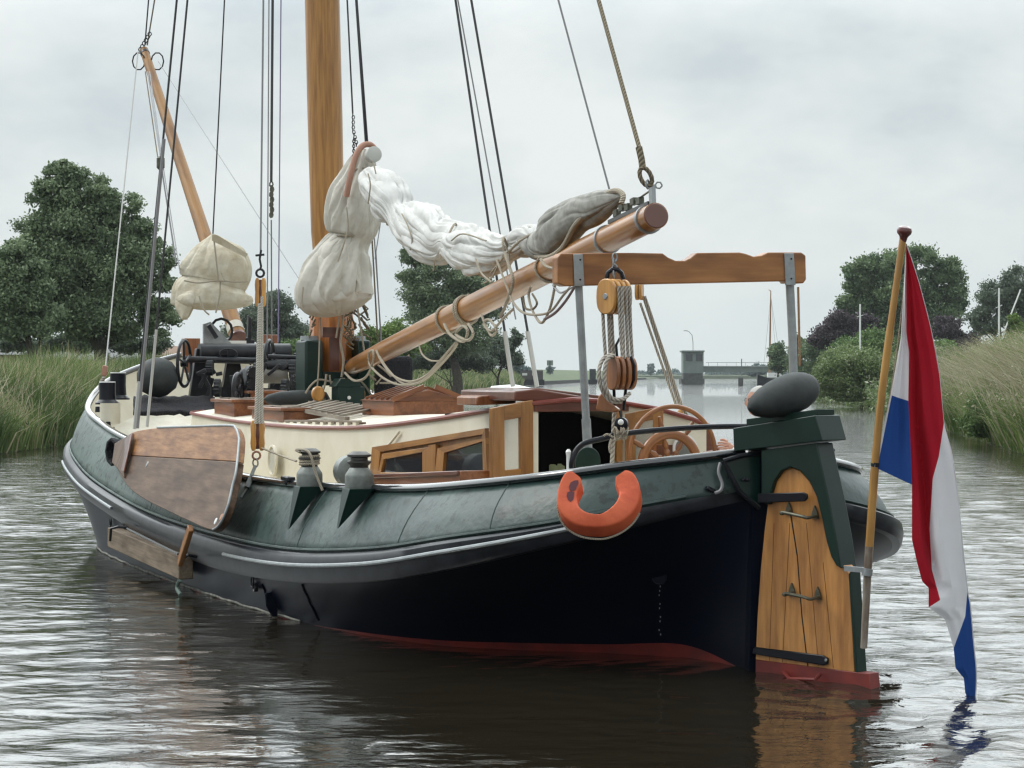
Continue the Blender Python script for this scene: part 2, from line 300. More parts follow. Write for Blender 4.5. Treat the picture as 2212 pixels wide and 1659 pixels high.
    def build(s, name, m, parent=None, bevel=0, seg=2, solid=0, sub=0):
        me = bpy.data.meshes.new(name); off = Vector((0, 0, 0))
        if parent is not None: off = WLOC[parent.name]
        V = np.array(s.v, dtype=np.float64) - np.array(off)[None, :]
        me.from_pydata(V.tolist(), [], s.f); ms = m if isinstance(m, (list, tuple)) else [m]
        for q in ms: me.materials.append(q)
        me.polygons.foreach_set('use_smooth', s.sm); me.polygons.foreach_set('material_index', s.mi)
        at = me.attributes.new('gr', 'FLOAT_VECTOR', 'POINT'); at.data.foreach_set('vector', np.array(s.g, dtype=np.float32).ravel())
        me.update(); me.set_sharp_from_angle(angle=R(38)); o = bpy.data.objects.new(name, me); COL.objects.link(o)
        if parent is not None: o.parent = parent
        WLOC[o.name] = off.copy() if parent is not None else Vector((0, 0, 0))
        if solid: q = o.modifiers.new('s', 'SOLIDIFY'); q.thickness = solid; q.offset = 0
        if bevel: q = o.modifiers.new('b', 'BEVEL'); q.width = bevel; q.segments = seg; q.limit_method = 'ANGLE'; q.angle_limit = R(35)
        if sub: q = o.modifiers.new('u', 'SUBSURF'); q.levels = sub; q.render_levels = sub
        return o
WLOC = {}
def tag(o, label=None, cat=None, group=None, kind=None):
    if label: o['label'] = label
    if cat: o['category'] = cat
    if group: o['group'] = group
    if kind: o['kind'] = kind
    return o
def thing(name, loc, label, cat, group=None):
    o = bpy.data.objects.new(name, None); COL.objects.link(o); o.location = loc; o.empty_display_size = .1; WLOC[o.name] = Vector(loc); return tag(o, label, cat, group)
def cr(pts, n=8, closed=False):      # Catmull-Rom through the control points (any dimension)
    P = [np.array(p, float) for p in pts]; out = []; M = len(P)
    for i in range(M if closed else M - 1):
        g = lambda k: P[k % M] if closed else P[min(max(k, 0), M - 1)]
        a, b, c, d = g(i - 1), g(i), g(i + 1), g(i + 2)
        for k in range(n):
            x = k / n; out.append(.5 * ((2 * b) + (-a + c) * x + (2 * a - 5 * b + 4 * c - d) * x * x + (-a + 3 * b - 3 * c + d) * x ** 3))
    if not closed: out.append(P[-1])
    return out
def crv(pts, n=8, closed=False): return [Vector(p) for p in cr(pts, n, closed)]

# ================================================================== THE BARGE
# plan and height tables, stern to bow: waterline (s,t), rubbing strake (s,t), rail (s,t), z strake bottom, z strake top, z rail, z red paint edge
ST = [
 (0.00, .03, -.02, .03, .05, .03, 1.30, 1.37, 1.63, .03), (.85, .14, .0, .5, .12, .45, 1.21, 1.30, 1.585, .145), (1.45, .54, .12, 1.0, .3, .85, 1.085, 1.212, 1.535, .10),
 (2.0, 1.03, .45, 1.5, .65, 1.25, .935, 1.09, 1.46, .07), (2.6, 1.53, 1.3, 1.95, 1.4, 1.6, .725, .945, 1.37, .045), (3.6, 1.9, 2.5, 2.2, 2.5, 1.82, .54, .78, 1.285, .02),
 (5.2, 2.17, 4.5, 2.36, 4.5, 1.97, .385, .64, 1.215, -.02), (7.3, 2.3, 7, 2.43, 7, 2.03, .325, .61, 1.195, .0), (10, 2.35, 10, 2.45, 10, 2.06, .42, .655, 1.30, -.05),
 (12.2, 2.33, 12.5, 2.46, 12.4, 2.12, .58, .80, 1.42, -.05), (13.6, 2.25, 14, 2.49, 13.9, 2.16, .75, .99, 1.58, -.05), (14.8, 2.0, 15.2, 2.42, 15.1, 2.12, .98, 1.24, 1.77, -.05),
 (15.7, 1.5, 16.3, 1.98, 16.05, 1.72, 1.17, 1.42, 2.08, -.05), (16.2, .95, 16.95, 1.25, 16.65, 1.1, 1.30, 1.54, 2.31, -.05), (16.45, .45, 17.22, .6, 17.0, .52, 1.38, 1.61, 2.46, -.05), (16.55, 0, 17.3, 0, 17.12, 0, 1.42, 1.65, 2.53, -.05)]
HS = cr(ST, 10)
def rail_at(s):     # -> t, z of the rail centre line
    a = [h[4] for h in HS]; return float(np.interp(s, a, [h[5] for h in HS])), float(np.interp(s, a, [h[8] for h in HS]))
def rub_at(s): a = [h[2] for h in HS]; return float(np.interp(s, a, [h[3] for h in HS])), float(np.interp(s, a, [h[6] for h in HS])), float(np.interp(s, a, [h[7] for h in HS]))
barge = thing('sailing_barge', T(7, 0, 0), 'black and green steel sailing barge with cream cabin, seen from its port quarter', 'sailing barge')
LB = barge
def strip(cols, name, m, parent, both=True, solid=0, smooth=True):
    # cols: function(h) -> list of (s,t,z), section polyline
    mb = MB()
    for sg in ((1, -1) if both else (1,)):
        rows = []; gr = []
        for h in HS:
            c = cols(h); rows.append([T(s, t * sg, z) for s, t, z in c]); gr.append([(s, t, z) for s, t, z in c])
        if sg < 0: rows = [r[::-1] for r in rows]; gr = [r[::-1] for r in gr]
        mb.grid(rows, smooth, gr)
    return mb.build(name, m, parent, solid=solid)
def offs(h, d): return h[2], max(h[3] - d, .02 if h[3] > .01 else 0)
def hullpt(h, z):     # side below the strake: from waterline to strake bottom, a soft bilge curve
    zb = h[6]; k = min(max(z / zb, -.6), 1); e = k ** 1.25 if k > 0 else k; s2, t2 = h[2], max(h[3] - .07, 0)
    return (lerp(h[0], s2, e), lerp(h[1], t2, e), z)
strip(lambda h: [hullpt(h, -.35), hullpt(h, -.1), hullpt(h, 0), hullpt(h, max(h[9], .0) * .5), hullpt(h, max(h[9], .001))], 'red_bottom', M_red, LB)
hull = strip(lambda h: [hullpt(h, lerp(max(h[9], .001), h[6] + .01, k / 8)) for k in range(9)], 'hull', M_black, LB)
# rubbing strake with half-round steel strip
def rubsec(h):
    s, t, zb, zt = h[2], h[3], h[6], h[7]; q = 0 if t < .01 else 1; n = max(t, .0); m = (zb + zt) / 2
    return [(s, max(t - .09, 0), zb), (s, max(t - .02, 0), zb), (s, t, lerp(zb, zt, .12)), (s, t + .015 * q, m), (s, t, lerp(zb, zt, .88)), (s, max(t - .03, 0), zt), (s, max(t - .12, 0), zt + .012)]
strip(rubsec, 'rubbing_strake', M_strake, LB)
# bulwark plating leaning inboard
def bul(h):
    s1, t1, z1 = h[2], max(h[3] - .09, 0), h[7]; s2, t2, z2 = h[4], h[5], h[8] - .02
    L = []
    for k in range(7):
        e = k / 6; L.append((lerp(s1, s2, e), lerp(t1, t2, e) + (.035 * math.sin(math.pi * e) if t2 > .3 else 0), lerp(z1, z2, e)))
    return L
strip(bul, 'bulwark', M_green, LB, solid=.008)
strip(lambda h: [(h[4] + (0.0), max(h[5] - .035, 0), h[8] - .03), (lerp(h[4], h[0], .1), max(h[5] - .06, 0), h[8] - .30), (h[4] * .97 + .3, max(h[5] - (.08 if h[4] > 2.4 else .22), 0), h[8] - (.62 if h[4] > 2.4 else .45))], 'bulwark_lining', M_cream, LB)
# capping rail (dark, rounded)
for sg in (1, -1):
    mb = MB(); mb.tube([T(h[4], max(h[5], 0) * sg, h[8]) for h in HS], .042, 10, sx=1.0, sy=.8); mb.build('cap_rail', M_rail, LB)
    mb = MB(); mb.tube([T(h[2] - .0, (h[3] - .08) * sg, h[7] + .03) for h in HS[12:]], .014, 6); mb.build('rivet_seam', M_green, LB)
# bright half-round strips along the strake
def strakestrip(s0, s1, zk):
    mb = MB(); pts = []
    k = 0
    while True:
        s = s0 + (s1 - s0) * k / 40; t, zb, zt = rub_at(s); pts.append(T(s, t + .02, lerp(zb, zt, zk))); k += 1
        if k > 40: break
    mb.tube(pts, .018, 8); return mb.build('steel_strip', M_steel, LB)
strakestrip(.25, 6.2, .60); strakestrip(11.6, 14.9, .55)
# plate seams on the bulwark
for s in (.9, 2.05, 4.2, 8.6, 9.9):
    t1, zb, zt = rub_at(s); t2, z2 = rail_at(s); mb = MB(); hh_ = min(HS, key=lambda q: abs(q[2] - s)); mb.tube([T(a_[0], a_[1] + .004, a_[2]) for a_ in bul(hh_)], .006, 6); mb.build('plate_seam', M_green, LB)
mb = MB(); mb.tube([T(h[0] , h[1] + .004, .012 + .006 * math.sin(h[0] * 9)) for h in HS if 4.6 < h[0] < 15.9], .013, 6); mb.build('scum_line', mat('pale_scum', (.25, .25, .22), .9, col2=(.10, .10, .09), nscale=9), LB)
# plate seams, rings, scupper shield on the hull side
HS2 = [h for h in cr(ST, 40) if 2 < h[2] < 14.5 or h[2] < .6]
def onhull(u, v, out=.0):     # point on the port hull side at this place
    best = None
    for h in HS2:
        for k in range(33):
            q = hullpt(h, lerp(.0, h[6], k / 32)); X = T(*q); uu = UC + X.x / X.y * F; vv = HV + (CH - X.z) / X.y * F; d = (uu - u) ** 2 + (vv - v) ** 2
            if best is None or d < best[0]: best = (d, X)
    return best[1] + P2 * out
for (u, v) in ((243, 1128), (276, 1139), (332, 1163), (550, 1257)):
    c = onhull(u, v, .03); mb = MB(); mb.tube([c + H2 * (.045 * math.cos(a * .785)) + ZU * (.05 * math.sin(a * .785)) for a in range(8)], .009, 5, closed=True); mb.build('mooring_ring', M_iron, LB)
for (u, v) in ((557, 1268),):
    c = onhull(u, v, .01); mb = MB(); mb.lathe(c, P2, [(0, .045), (.03, .045), (.035, .035), (.02, .02)], 14); mb.build('outlet', M_iron, LB)
c = onhull(598, 1303, .0); mb = MB(); mb.prism([c + ZU * .10 - P2 * .02, c + ZU * .09 + P2 * .10, c + P2 * .09 - ZU * .03, c - ZU * .13 + P2 * .03, c - ZU * .13 - P2 * .02], H2 * .04); mb.build('scupper_shield', M_black, LB, bevel=.015)
for (a, b) in (((568, 1262), (590, 1325)), ((652, 1262), (690, 1340))):
    mb = MB(); mb.tube([onhull(lerp(a[0], b[0], k / 6), lerp(a[1], b[1], k / 6), .004) for k in range(7)], .012, 6); mb.build('hull_seam', M_black, LB)
c = onhull(1425, 1250, .01); mb = MB(); mb.lathe(c, Vector((-.4, -1, 0)), [(0, .06), (.005, .06), (.006, .052), (-.02, .05)], 18); mb.build('exhaust_outlet', M_black, LB)
mb = MB()
for k in range(9): c = onhull(1426 + (k % 3) * .6, 1262 + k * 13 + (k % 2) * 4, .006); mb.tube([c, c - ZU * .012], .0035, 5)
mb.build('drip_streak', mat('pale_drip', (.35, .36, .36), .6), LB)
# deck inside
mb = MB(); rows = []
for h in HS:
    zd = h[8] - .55; rows.append([T(h[4] + max(0, .5 - h[4] * .25), max(h[5] - (.05 if h[4] > 2.4 else .3), 0) * k, zd + .05 * (1 - k * k)) for k in (-1, -.5, 0, .5, 1)])
mb.grid(rows); mb.build('deck', M_roof, LB)

# ---------------------------------------------------------------- cabin trunk
TRU = [(2.0, .95, 1.955), (3.0, .95, 1.895), (4.2, 1.02, 1.80), (6.0, 1.12, 1.69), (8.0, 1.2, 1.65), (10.0, 1.28, 1.66), (11.6, 1.34, 1.70), (12.8, 1.25, 1.72), (13.4, .95, 1.73)]
TR = cr(TRU, 8)
def tn(s, t): return lerp(.62, t, min(max((s - 2) / 4, 0), 1))
def ztop(t, s=2.0): return float(np.interp(t, [-.62, -.46, -.17, .2, .6, .95], [1.775, 1.835, 1.915, 1.975, 1.995, 1.965]))
def roofrow(s, t, z):
    r_ = []; e_ = min(max((s - 2) / 3, 0), 1); cam_ = .13 if s < 9 else .10
    for k in (1, .85, .6, .3, 0, -.3, -.6, -.85, -1): tt = lerp(-tn(s, t), t, (k + 1) / 2); r_.append(T(s, tt, lerp(z + ztop(tt) - 1.967, z + cam_ * (1 - k * k), e_)))
    return r_
trunk = MB(); rows = []; gr = []
for s, t, z in TR:
    zb = rail_at(s)[1] - .52; sec = [(t + .06, zb), (t + .03, lerp(zb, z, .5)), (t, z - .012)]; rows.append([T(s, q, x) for q, x in sec]); gr.append([(s, q, x) for q, x in sec])
trunk.grid(rows, True, gr); rows2 = []
for r, t3 in zip(rows, TR):
    zt_s = roofrow(*t3)[-1].z - .012; tt_ = tn(t3[0], t3[1]); rows2.append([T(t3[0], -(tt_ + q), lerp(zb_, zt_s, k)) for q, k, zb_ in ((.06, 0, r[0].z), (.03, .5, r[0].z), (0, 1, r[0].z))][::-1])
trunk.grid(rows2, True, gr)
cabin = trunk.build('cabin', M_cream, LB)
mb = MB(); rows = []
for s, t, z in TR: rows.append(roofrow(s, t, z))
s, t, z = TR[-1]; rows.append([T(s + .05, t * k, z - .7) for k in (1, .85, .6, .3, 0, -.3, -.6, -.85, -1)])
mb.grid(rows); mb.build('cabin_roof', M_roof, cabin)
for sg in (1, -1):
    mb = MB(); mb.tube([T(s, (t if sg > 0 else tn(s, t)) * sg + .012 * sg, roofrow(s, t, z)[0 if sg > 0 else -1].z) for s, t, z in TR], .020, 8); mb.build('roof_trim', M_trim, cabin)
# aft bulkhead with arched top, in pieces round the doorway
def bh(t0, t1, z0, z1f, name, m, s=2.0, th=.04, par=None):
    n = 8; top = [T(s, lerp(t1, t0, k / n), z1f(lerp(t1, t0, k / n))) for k in range(n + 1)]
    mb = MB(); mb.prism([T(s, t0, z0), T(s, t1, z0)] + top, H2 * th); return mb.build(name, m, par or cabin)
ZF = .55
bh(.93, .88, ZF, lambda t: ztop(t), 'bulkhead', M_cream); bh(.22, -.60, ZF, lambda t: ztop(t), 'bulkhead', M_cream); bh(-.60, -.80, ZF, lambda t: 1.76 + (t + .60) * 1.5, 'bulkhead', M_dmahog)
mb = MB(); mb.tube([T(1.98, .165 + t / 20 * .785, ztop(.165 + t / 20 * .785)) for t in range(-20, 21)], .020, 8); mb.build('roof_edge', M_trim, cabin)
mb = MB(); mb.box(T(3.2, .5, 1.2), H2 * 1.1, P2 * .38, ZU * .7); 
# dark room inside the doorway: four inner faces
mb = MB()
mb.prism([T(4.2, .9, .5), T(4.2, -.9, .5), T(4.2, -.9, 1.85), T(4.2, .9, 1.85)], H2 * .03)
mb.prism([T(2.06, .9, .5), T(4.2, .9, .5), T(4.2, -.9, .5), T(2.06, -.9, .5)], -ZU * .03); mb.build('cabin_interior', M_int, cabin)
mb = MB(); mb.box(T(2.5, .42, 1.30), H2 * .02, P2 * .02, ZU * .03)
for k in range(9):
    a = k * 2.4; mb.box(T(2.5, .52 + .05 * math.cos(a), 1.42 + .07 * math.sin(a * 1.3)), P2 * .018, ZU * .03, H2 * .004)
mb.build('potted_plant', mat('pale_leaf', (.35, .4, .22), .6), cabin)
# companion hatch, dark red-brown, with sliding cover
def pzs(u, v, s): return ps(u, v, s)
A = [ps(1112, 866, 2.0), ps(1112, 845, 2.0), ps(1160, 840, 2.0), ps(1330, 868, 2.0), ps(1330, 884, 2.0), ps(1180, 868, 2.0)]
mb = MB(); mb.prism(A, H2 * 1.3, grain=H2); mb.build('sliding_hatch', M_dmahog, cabin, bevel=.012)
A = [ps(1122, 846, 2.5), ps(1122, 838, 2.5), ps(1165, 838, 2.5), ps(1330, 858, 2.5), ps(1330, 868, 2.5)]
mb = MB(); mb.prism(A, H2 * .8, grain=H2); mb.build('hatch_cover', M_dmahog, cabin, bevel=.01)
mb = MB(); mb.prism([ps(1030, 876, 2.6), ps(1030, 858, 2.6), ps(1040, 855, 2.6), ps(1115, 850, 2.6), ps(1115, 872, 2.6)], H2 * .5); mb.build('hatch_runner', M_mahog, cabin, bevel=.01)
# door lintel
bh(.92, .1, 1.90, lambda t: ztop(t) - .012, 'door_lintel', M_dmahog, s=1.985, th=.05)
# door leaves: frame of stiles and rails round a pane
def leaf(q, w, name):      # q: 4 px corners bl, br, tr, tl ; plane given through P(u,v)->point
    P = [q[0][2](a[0], a[1]) for a in q]; bl, br, tr_, tl = P; cx = (br - bl); n = cx.cross(tl - bl).normalized() * .035
    def quad(a, b, c, d): return [a, b, c, d]
    L = lambda a, b, k: a.lerp(b, k); k = w
    mb = MB()
    mb.prism(quad(bl, L(bl, br, k), L(tl, tr_, k), tl), n, grain=tl - bl); mb.prism(quad(L(bl, br, 1 - k), br, tr_, L(tl, tr_, 1 - k)), n, grain=tl - bl)
    a, b = L(bl, br, k), L(bl, br, 1 - k); c, d = L(tl, tr_, 1 - k), L(tl, tr_, k)
    mb.prism(quad(L(d, a, .2), L(c, b, .2), c, d), n, grain=cx); mb.prism(quad(a, b, L(b, c, .12), L(a, d, .12)), n, grain=cx)
    o = mb.build(name, M_frame, cabin, bevel=.004)
    g = MB(); g.prism(quad(L(a, d, .12), L(b, c, .12), L(c, b, .2), L(d, a, .2)), n * .2); g.build('pane', MATS['clear_pane'], o); return o
m = bpy.data.materials.new('clear_pane'); m.use_nodes = True; MATS['clear_pane'] = m; t_ = m.node_tree; bs = t_.nodes['Principled BSDF']; bs.inputs['Base Color'].default_value = (.3, .33, .33, 1); bs.inputs['Roughness'].default_value = .03
tp = N(t_, 'ShaderNodeBsdfTransparent'); mm_ = N(t_, 'ShaderNodeMixShader'); mm_.inputs[0].default_value = .22; t_.links.new(tp.outputs[0], mm_.inputs[1]); t_.links.new(bs.outputs[0], mm_.inputs[2]); t_.links.new(mm_.outputs[0], t_.nodes['Material Output'].inputs[0])
# port leaf swung out beside the cabin corner, starboard leaf swung open past the doorway
PA = T(2.0, .95, 0); nA = (H2 * .90 + P2 * .43).normalized(); plA = lambda u, v: PL(u, v, PA, nA)
leaf([(1057, 1036, plA), (1146, 1030, plA), (1145, 864, plA), (1056, 882, plA)], .30, 'door_leaf')
PB = T(1.9, .1, 0); nB = (H2 * .94 - P2 * .30).normalized(); plB = lambda u, v: PL(u, v, PB, nB)
leaf([(1350, 1012, plB), (1432, 1005, plB), (1432, 877, plB), (1350, 894, plB)], .27, 'door_leaf')
mb = MB(); mb.bar(ps(1336, 1012, 1.96), ps(1336, 888, 1.96), .05, .05, up=H2); mb.build('door_jamb', M_frame, cabin)
# side windows: one wooden surround with two lights
def side_t(s): return float(np.interp(s, [x[0] for x in TR], [x[1] for x in TR]))
WA = T(2.5, 1.03, 0); WD = (T(6.2, 1.22, 0) - WA).normalized(); WN = WD.cross(ZU).normalized(); WN = WN if WN.dot(P2) > 0 else -WN
def q4(pts, t=1.045): return [PL(u, v, WA + WN * (t - 1.045), WN) for u, v in pts]
def framepoly(outer, inner, name, m, thick, par, grainv=None):
    mb = MB(); n = len(outer)
    for i in range(n):
        j = (i + 1) % n; mb.prism([outer[i], outer[j], inner[j], inner[i]], thick, grain=outer[j] - outer[i])
    return mb.build(name, m, par, bevel=.004)
win = MB()
o1 = q4([(806, 1027), (811, 966), (1056, 925), (1061, 1036)]); i1 = q4([(824, 1022), (829, 976), (1050, 938), (1052, 1036)])
wf = framepoly(o1, i1, 'window_surround', M_frame, P2 * .035, cabin)
mb = MB(); mb.prism(q4([(812, 1025), (815, 972), (1056, 932), (1060, 1035)], 1.035), -P2 * .02); mb.build('window_backing', M_frame, wf)
def light(o, i, name):
    a = framepoly(q4(o, 1.05), q4(i, 1.05), name, M_frame, P2 * .03, cabin)
    g = MB(); g.prism(q4(i, 1.058), -P2 * .008); g.build('pane', M_glass, a); return a
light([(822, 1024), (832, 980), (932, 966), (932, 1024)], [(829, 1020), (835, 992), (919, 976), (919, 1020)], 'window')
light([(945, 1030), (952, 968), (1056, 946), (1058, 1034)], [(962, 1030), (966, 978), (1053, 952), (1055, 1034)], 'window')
mb = MB(); mb.prism(q4([(930, 1026), (932, 962), (948, 960), (946, 1028)], 1.05), P2 * .03, grain=ZU); mb.build('mullion', M_frame, wf)
# crease line of the trunk side and a round ventilator shell
mb = MB(); mb.tube([pt(863, 932, 1.09), pt(845, 955, 1.11), pt(820, 980, 1.13), pt(790, 1000, 1.14)], .012, 6); mb.build('side_crease', M_cream, cabin)
c = pt(591, 995, 1.31); mb = MB(); mb.lathe(c, P2, [(0, .17), (.02, .17), (.025, .15), (.0, .14)], 24); po = mb.build('porthole', M_cream, cabin)
mb = MB(); mb.lathe(c + P2 * .004, P2, [(0, .138), (.006, .138)], 24); mb.build('pane', mat('pale_glass', (.45, .45, .40), .1), po)
c = ps(1478, 968, 1.97); mb = MB(); mb.lathe(c, -H2, [(0, .11), (.02, .11), (.022, .09), (.0, .085)], 24); po = mb.build('porthole', M_white, cabin); mb = MB(); mb.lathe(c - H2 * .005, -H2, [(0, .085), (.006, .085)], 20); mb.build('pane', mat('grey_port_glass', (.16, .17, .16), .15), po)
# roof furniture. roof height function
def roofz(s, t): i = [x[0] for x in TR]; z = float(np.interp(s, i, [x[2] for x in TR])); w = float(np.interp(s, i, [x[1] for x in TR])); return z + .125 * (1 - min((t / w) ** 2, 1))
def onroof(u, v):
    z = 1.8
    for _ in range(12): p = pz(u, v, z); s, t, _z = BS(p); z = lerp(z, roofz(s, t), .5)
    return p
def RB(s0, s1, t0, t1, z0, h, mb):      # box aligned with the barge
    mb.box(T((s0 + s1) / 2, (t0 + t1) / 2, z0 + h / 2), H2 * (s1 - s0) / 2, P2 * (t1 - t0) / 2, ZU * h / 2)
# skylight (gabled, barred panes)
sk0, sk1, tL, tR = 7.35, 8.45, .38, -.38; zr = 1.80
mb = MB(); RB(sk0, sk1, tR, tL, zr - .1, .22, mb)
zt_ = zr + .12; zp = zr + .24; tm = (tL + tR) / 2
mb.prism([T(sk0, tL + .03, zt_), T(sk0, tR - .03, zt_), T(sk0, tm, zp)], H2 * (sk1 - sk0), grain=P2)
skl = mb.build('skylight', M_mahog, LB, bevel=.006)
for sg, te in ((1, tL), (-1, tR)):
    for k in range(5):
        a = sk0 + .1 + (sk1 - sk0 - .2) * k / 5; b = a + (sk1 - sk0 - .2) / 5 - .03
        n = (P2 * sg * (zp - zt_) + ZU * abs(te - tm)).normalized()
        q = [T(a, lerp(te, tm, .08), lerp(zt_, zp, .08)), T(b, lerp(te, tm, .08), lerp(zt_, zp, .08)), T(b, lerp(te, tm, .9), lerp(zt_, zp, .9)), T(a, lerp(te, tm, .9), lerp(zt_, zp, .9))]
        g = MB(); g.prism([p + n * .004 for p in q], n * .008); g.build('pane', mat('sky_glass', (.30, .33, .34), .08, spec=.8), skl)
mb = MB()
for sg, te in ((1, tL), (-1, tR)):
    mb.bar(T(sk0 - .02, te + .02 * sg, zt_ + .015), T(sk0 - .02, tm + .06 * sg, zp + .03), .03, .05, up=ZU)
    for k in range(6):
        a = sk0 + .1 + (sk1 - sk0 - .2) * k / 5 - .015; mb.bar(T(a, te, zt_ + .02), T(a, tm, zp + .02), .03, .03, up=ZU)
mb.build('glazing_bar', M_mahog, skl)
# boarding grating lying on the roof
g0 = pt(635, 887, .85); g1 = pt(750, 909, .85); g2 = pt(834, 892, .2); g3 = pt(696, 871, .2)
gt = thing('roof_grating', (g0 + g2) / 2, 'flat grey slatted wooden grating lying on the cream cabin roof', 'grating')
up = ZU * .02
mb = MB()
for a, b in ((g0, g1), (g3, g2)): mb.bar(a + up, b + up, .05, .04)
mb.build('rail', M_grey, gt)
for k in range(9):
    a = g0.lerp(g1, (k + .3) / 9.2) + ZU * .045; b = g3.lerp(g2, (k + .3) / 9.2) + ZU * .045; mb = MB(); mb.bar(a, b, .055, .025); mb.build('slat', M_grey, gt, bevel=.004)
# white fiddle rack along the roof edge
rk = thing('slatted_rack', pt(660, 928, 1.1), 'long low pale rack with square gaps along the roof edge behind the hoist', 'rack')
pa, pb = pt(552, 921, 1.10), pt(778, 925, 1.02)
mb = MB(); mb.bar(pa + ZU * .066, pb + ZU * .066, .04, .022); mb.build('rail', M_grey, rk, bevel=.004)
mb = MB(); mb.bar(pa + ZU * .004, pb + ZU * .004, .04, .015); mb.build('rail', M_cream, rk)
mb = MB(); mb.bar(pa + ZU * .034 - P2 * .05, pb + ZU * .034 - P2 * .05, .02, .05); mb.build('dark_gap_backing', M_dmahog, rk)  # dark bar added behind the spacers, standing in for the dark interior
for k in range(14):
    c = pa.lerp(pb, (k + .5) / 14) + ZU * .032; mb = MB(); mb.box(c, (pb - pa).normalized() * .05, ZU * .024, P2 * .018); mb.build('spacer', M_cream, rk)
# two mahogany hatches forward
def hatch(s0, s1, t0, t1, z0, h, lab=None, grid=True):
    mb = MB(); RB(s0, s1, t0, t1, z0, h, mb); a = mb.build('hatch', M_mahog, LB, bevel=.008)
    mb = MB(); RB(s0 - .04, s1 + .04, t0 - .04, t1 + .04, z0 + h, .035, mb); mb.build('hatch_lid', M_mahog, a, bevel=.006)
    if grid:
        for i in range(2):
            for j in range(2):
                mb = MB(); ss = (s1 - s0) / 2; tt = (t1 - t0) / 2; RB(s0 + i * ss + .07, s0 + (i + 1) * ss - .05, t0 + j * tt + .06, t0 + (j + 1) * tt - .06, z0 + h + .035, .012, mb); mb.build('hatch_panel', M_grey, a)
    return a
hatch(10.9, 11.9, .62, 1.18, 1.70, .17); hatch(9.0, 10.4, .55, 1.1, 1.68, .12); hatch(12.4, 13.1, .2, .6, 1.8, .16)
mb = MB(); mb.bar(T(8.9, .75, 1.78), T(9.1, .1, 1.84), .05, .03); mb.build('roof_batten', M_trim, LB)
# cockpit seat locker, seen over the rail
mb = MB(); mb.box((pt(828, 1042, 1.42) + pt(1036, 1030, 1.42)) / 2, (pt(1036, 1030, 1.42) - pt(828, 1042, 1.42)) / 2, P2 * .16, ZU * .05); lk = mb.build('deck_box', M_mahog, LB, bevel=.008)
mb = MB(); mb.box((pt(826, 1029, 1.42) + pt(1034, 1021, 1.42)) / 2, (pt(1034, 1021, 1.42) - pt(826, 1029, 1.42)) / 2, P2 * .18, ZU * .018); mb.build('box_lid', M_dmahog, lk, bevel=.006)

# ---------------------------------------------------------------- winches on brackets on the port rail
def winch(u0, u1, vtop, vrail, vtip, rope):
    uc = (u0 + u1) / 2; s = 3
    for _ in range(20):
        t, z = rail_at(s); p = T(s, t + .06, z); uu = UC + p.x / p.y * F; s += (uu - uc) * .008
    t, z = rail_at(s); c = T(s, t + .06, z); k = c.y / F; hw = (u1 - u0) / 2 * k
    n = (P2 * .98 - H2 * .2).normalized(); x = H2
    zt2 = z + (vrail - vrail) * k; ztip = CH - (vtip - HV) * k
    t1, zb, ztr = rub_at(s)
    mb = MB(); top = [c - x * hw * .98 + P2 * .17, c + x * hw * .7 + P2 * .17, c + x * hw * .7 - P2 * .05, c - x * hw * .98 - P2 * .05]
    # fin bracket: plumb outer edge, cut back to the leaning plate
    f = [c + P2 * .17, c - P2 * .05, T(s, t1 - .1, ztr + .08), T(s, t1 - .09, ztr + .03)]
    base = T(s, t1 - .085, ztip)
    vs = [top[0], top[1], top[2], top[3], base - x * .03, base + x * .02]
    mb.add(vs, [(0, 1, 5, 4), (0, 4, 3), (1, 2, 5), (2, 3, 4, 5), (0, 3, 2, 1)], False)
    w_ = thing_part('winch_bracket', mb, M_gdark, LB, .004)
    c2 = c + P2 * .05; r = hw * .92
    mb = MB(); mb.lathe(c2 + ZU * .0, ZU, [(0, r * 1.0), (.012, r * 1.02), (.10, r * 1.0), (.115, r * .98), (.17, r * .66)], 28); wd = mb.build('winch', M_winch, LB)
    hd = (vrail - vtop) * k
    mb = MB(); mb.lathe(c2 + ZU * .17, ZU, [(0, r * .64), (.01, r * .66), (hd - .33, r * .58), (hd - .29, r * .62), (hd - .26, r * .86), (hd - .25, r * .86), (hd - .24, r * .6), (hd - .22, r * .6), (hd - .21, r * .84), (hd - .195, r * .84), (hd - .17, r * .5)], 28); mb.build('winch_drum', mat('dark_winch_drum', (.07, .07, .065), .4, metal=.5), wd)
    if rope:
        mb = MB()
        for q in range(4): mb.tube([c2 + ZU * (.185 + .022 * q + .022 * a / 20) + (H2 * math.cos(a * .314) + P2 * math.sin(a * .314)) * (r * .72) for a in range(21)], .012, 6)
        mb.build('wound_line', M_rope2, wd)
    return c2
def thing_part(name, mb, m, par, bevel=0): return mb.build(name, m, par, bevel=bevel)
wc1 = winch(650, 711, 972, 1053, 1142, True); wc2 = winch(755, 822, 974, 1053, 1140, False)
# halyard reel behind second winch
c = pt(757, 1018, 1.75); mb = MB(); mb.lathe(c, H2, [(-.09, .03), (-.09, .11), (-.07, .14), (.07, .14), (.09, .11), (.09, .03)], 20); mb.build('line_reel', M_winch, LB)
mb = MB(); mb.box(pt(622, 1034, 2.02), H2 * .12, P2 * .04, ZU * .02); mb.box(pt(622, 1041, 2.02), H2 * .03, P2 * .03, ZU * .03); mb.build('rail_cleat', M_iron, LB, bevel=.01)

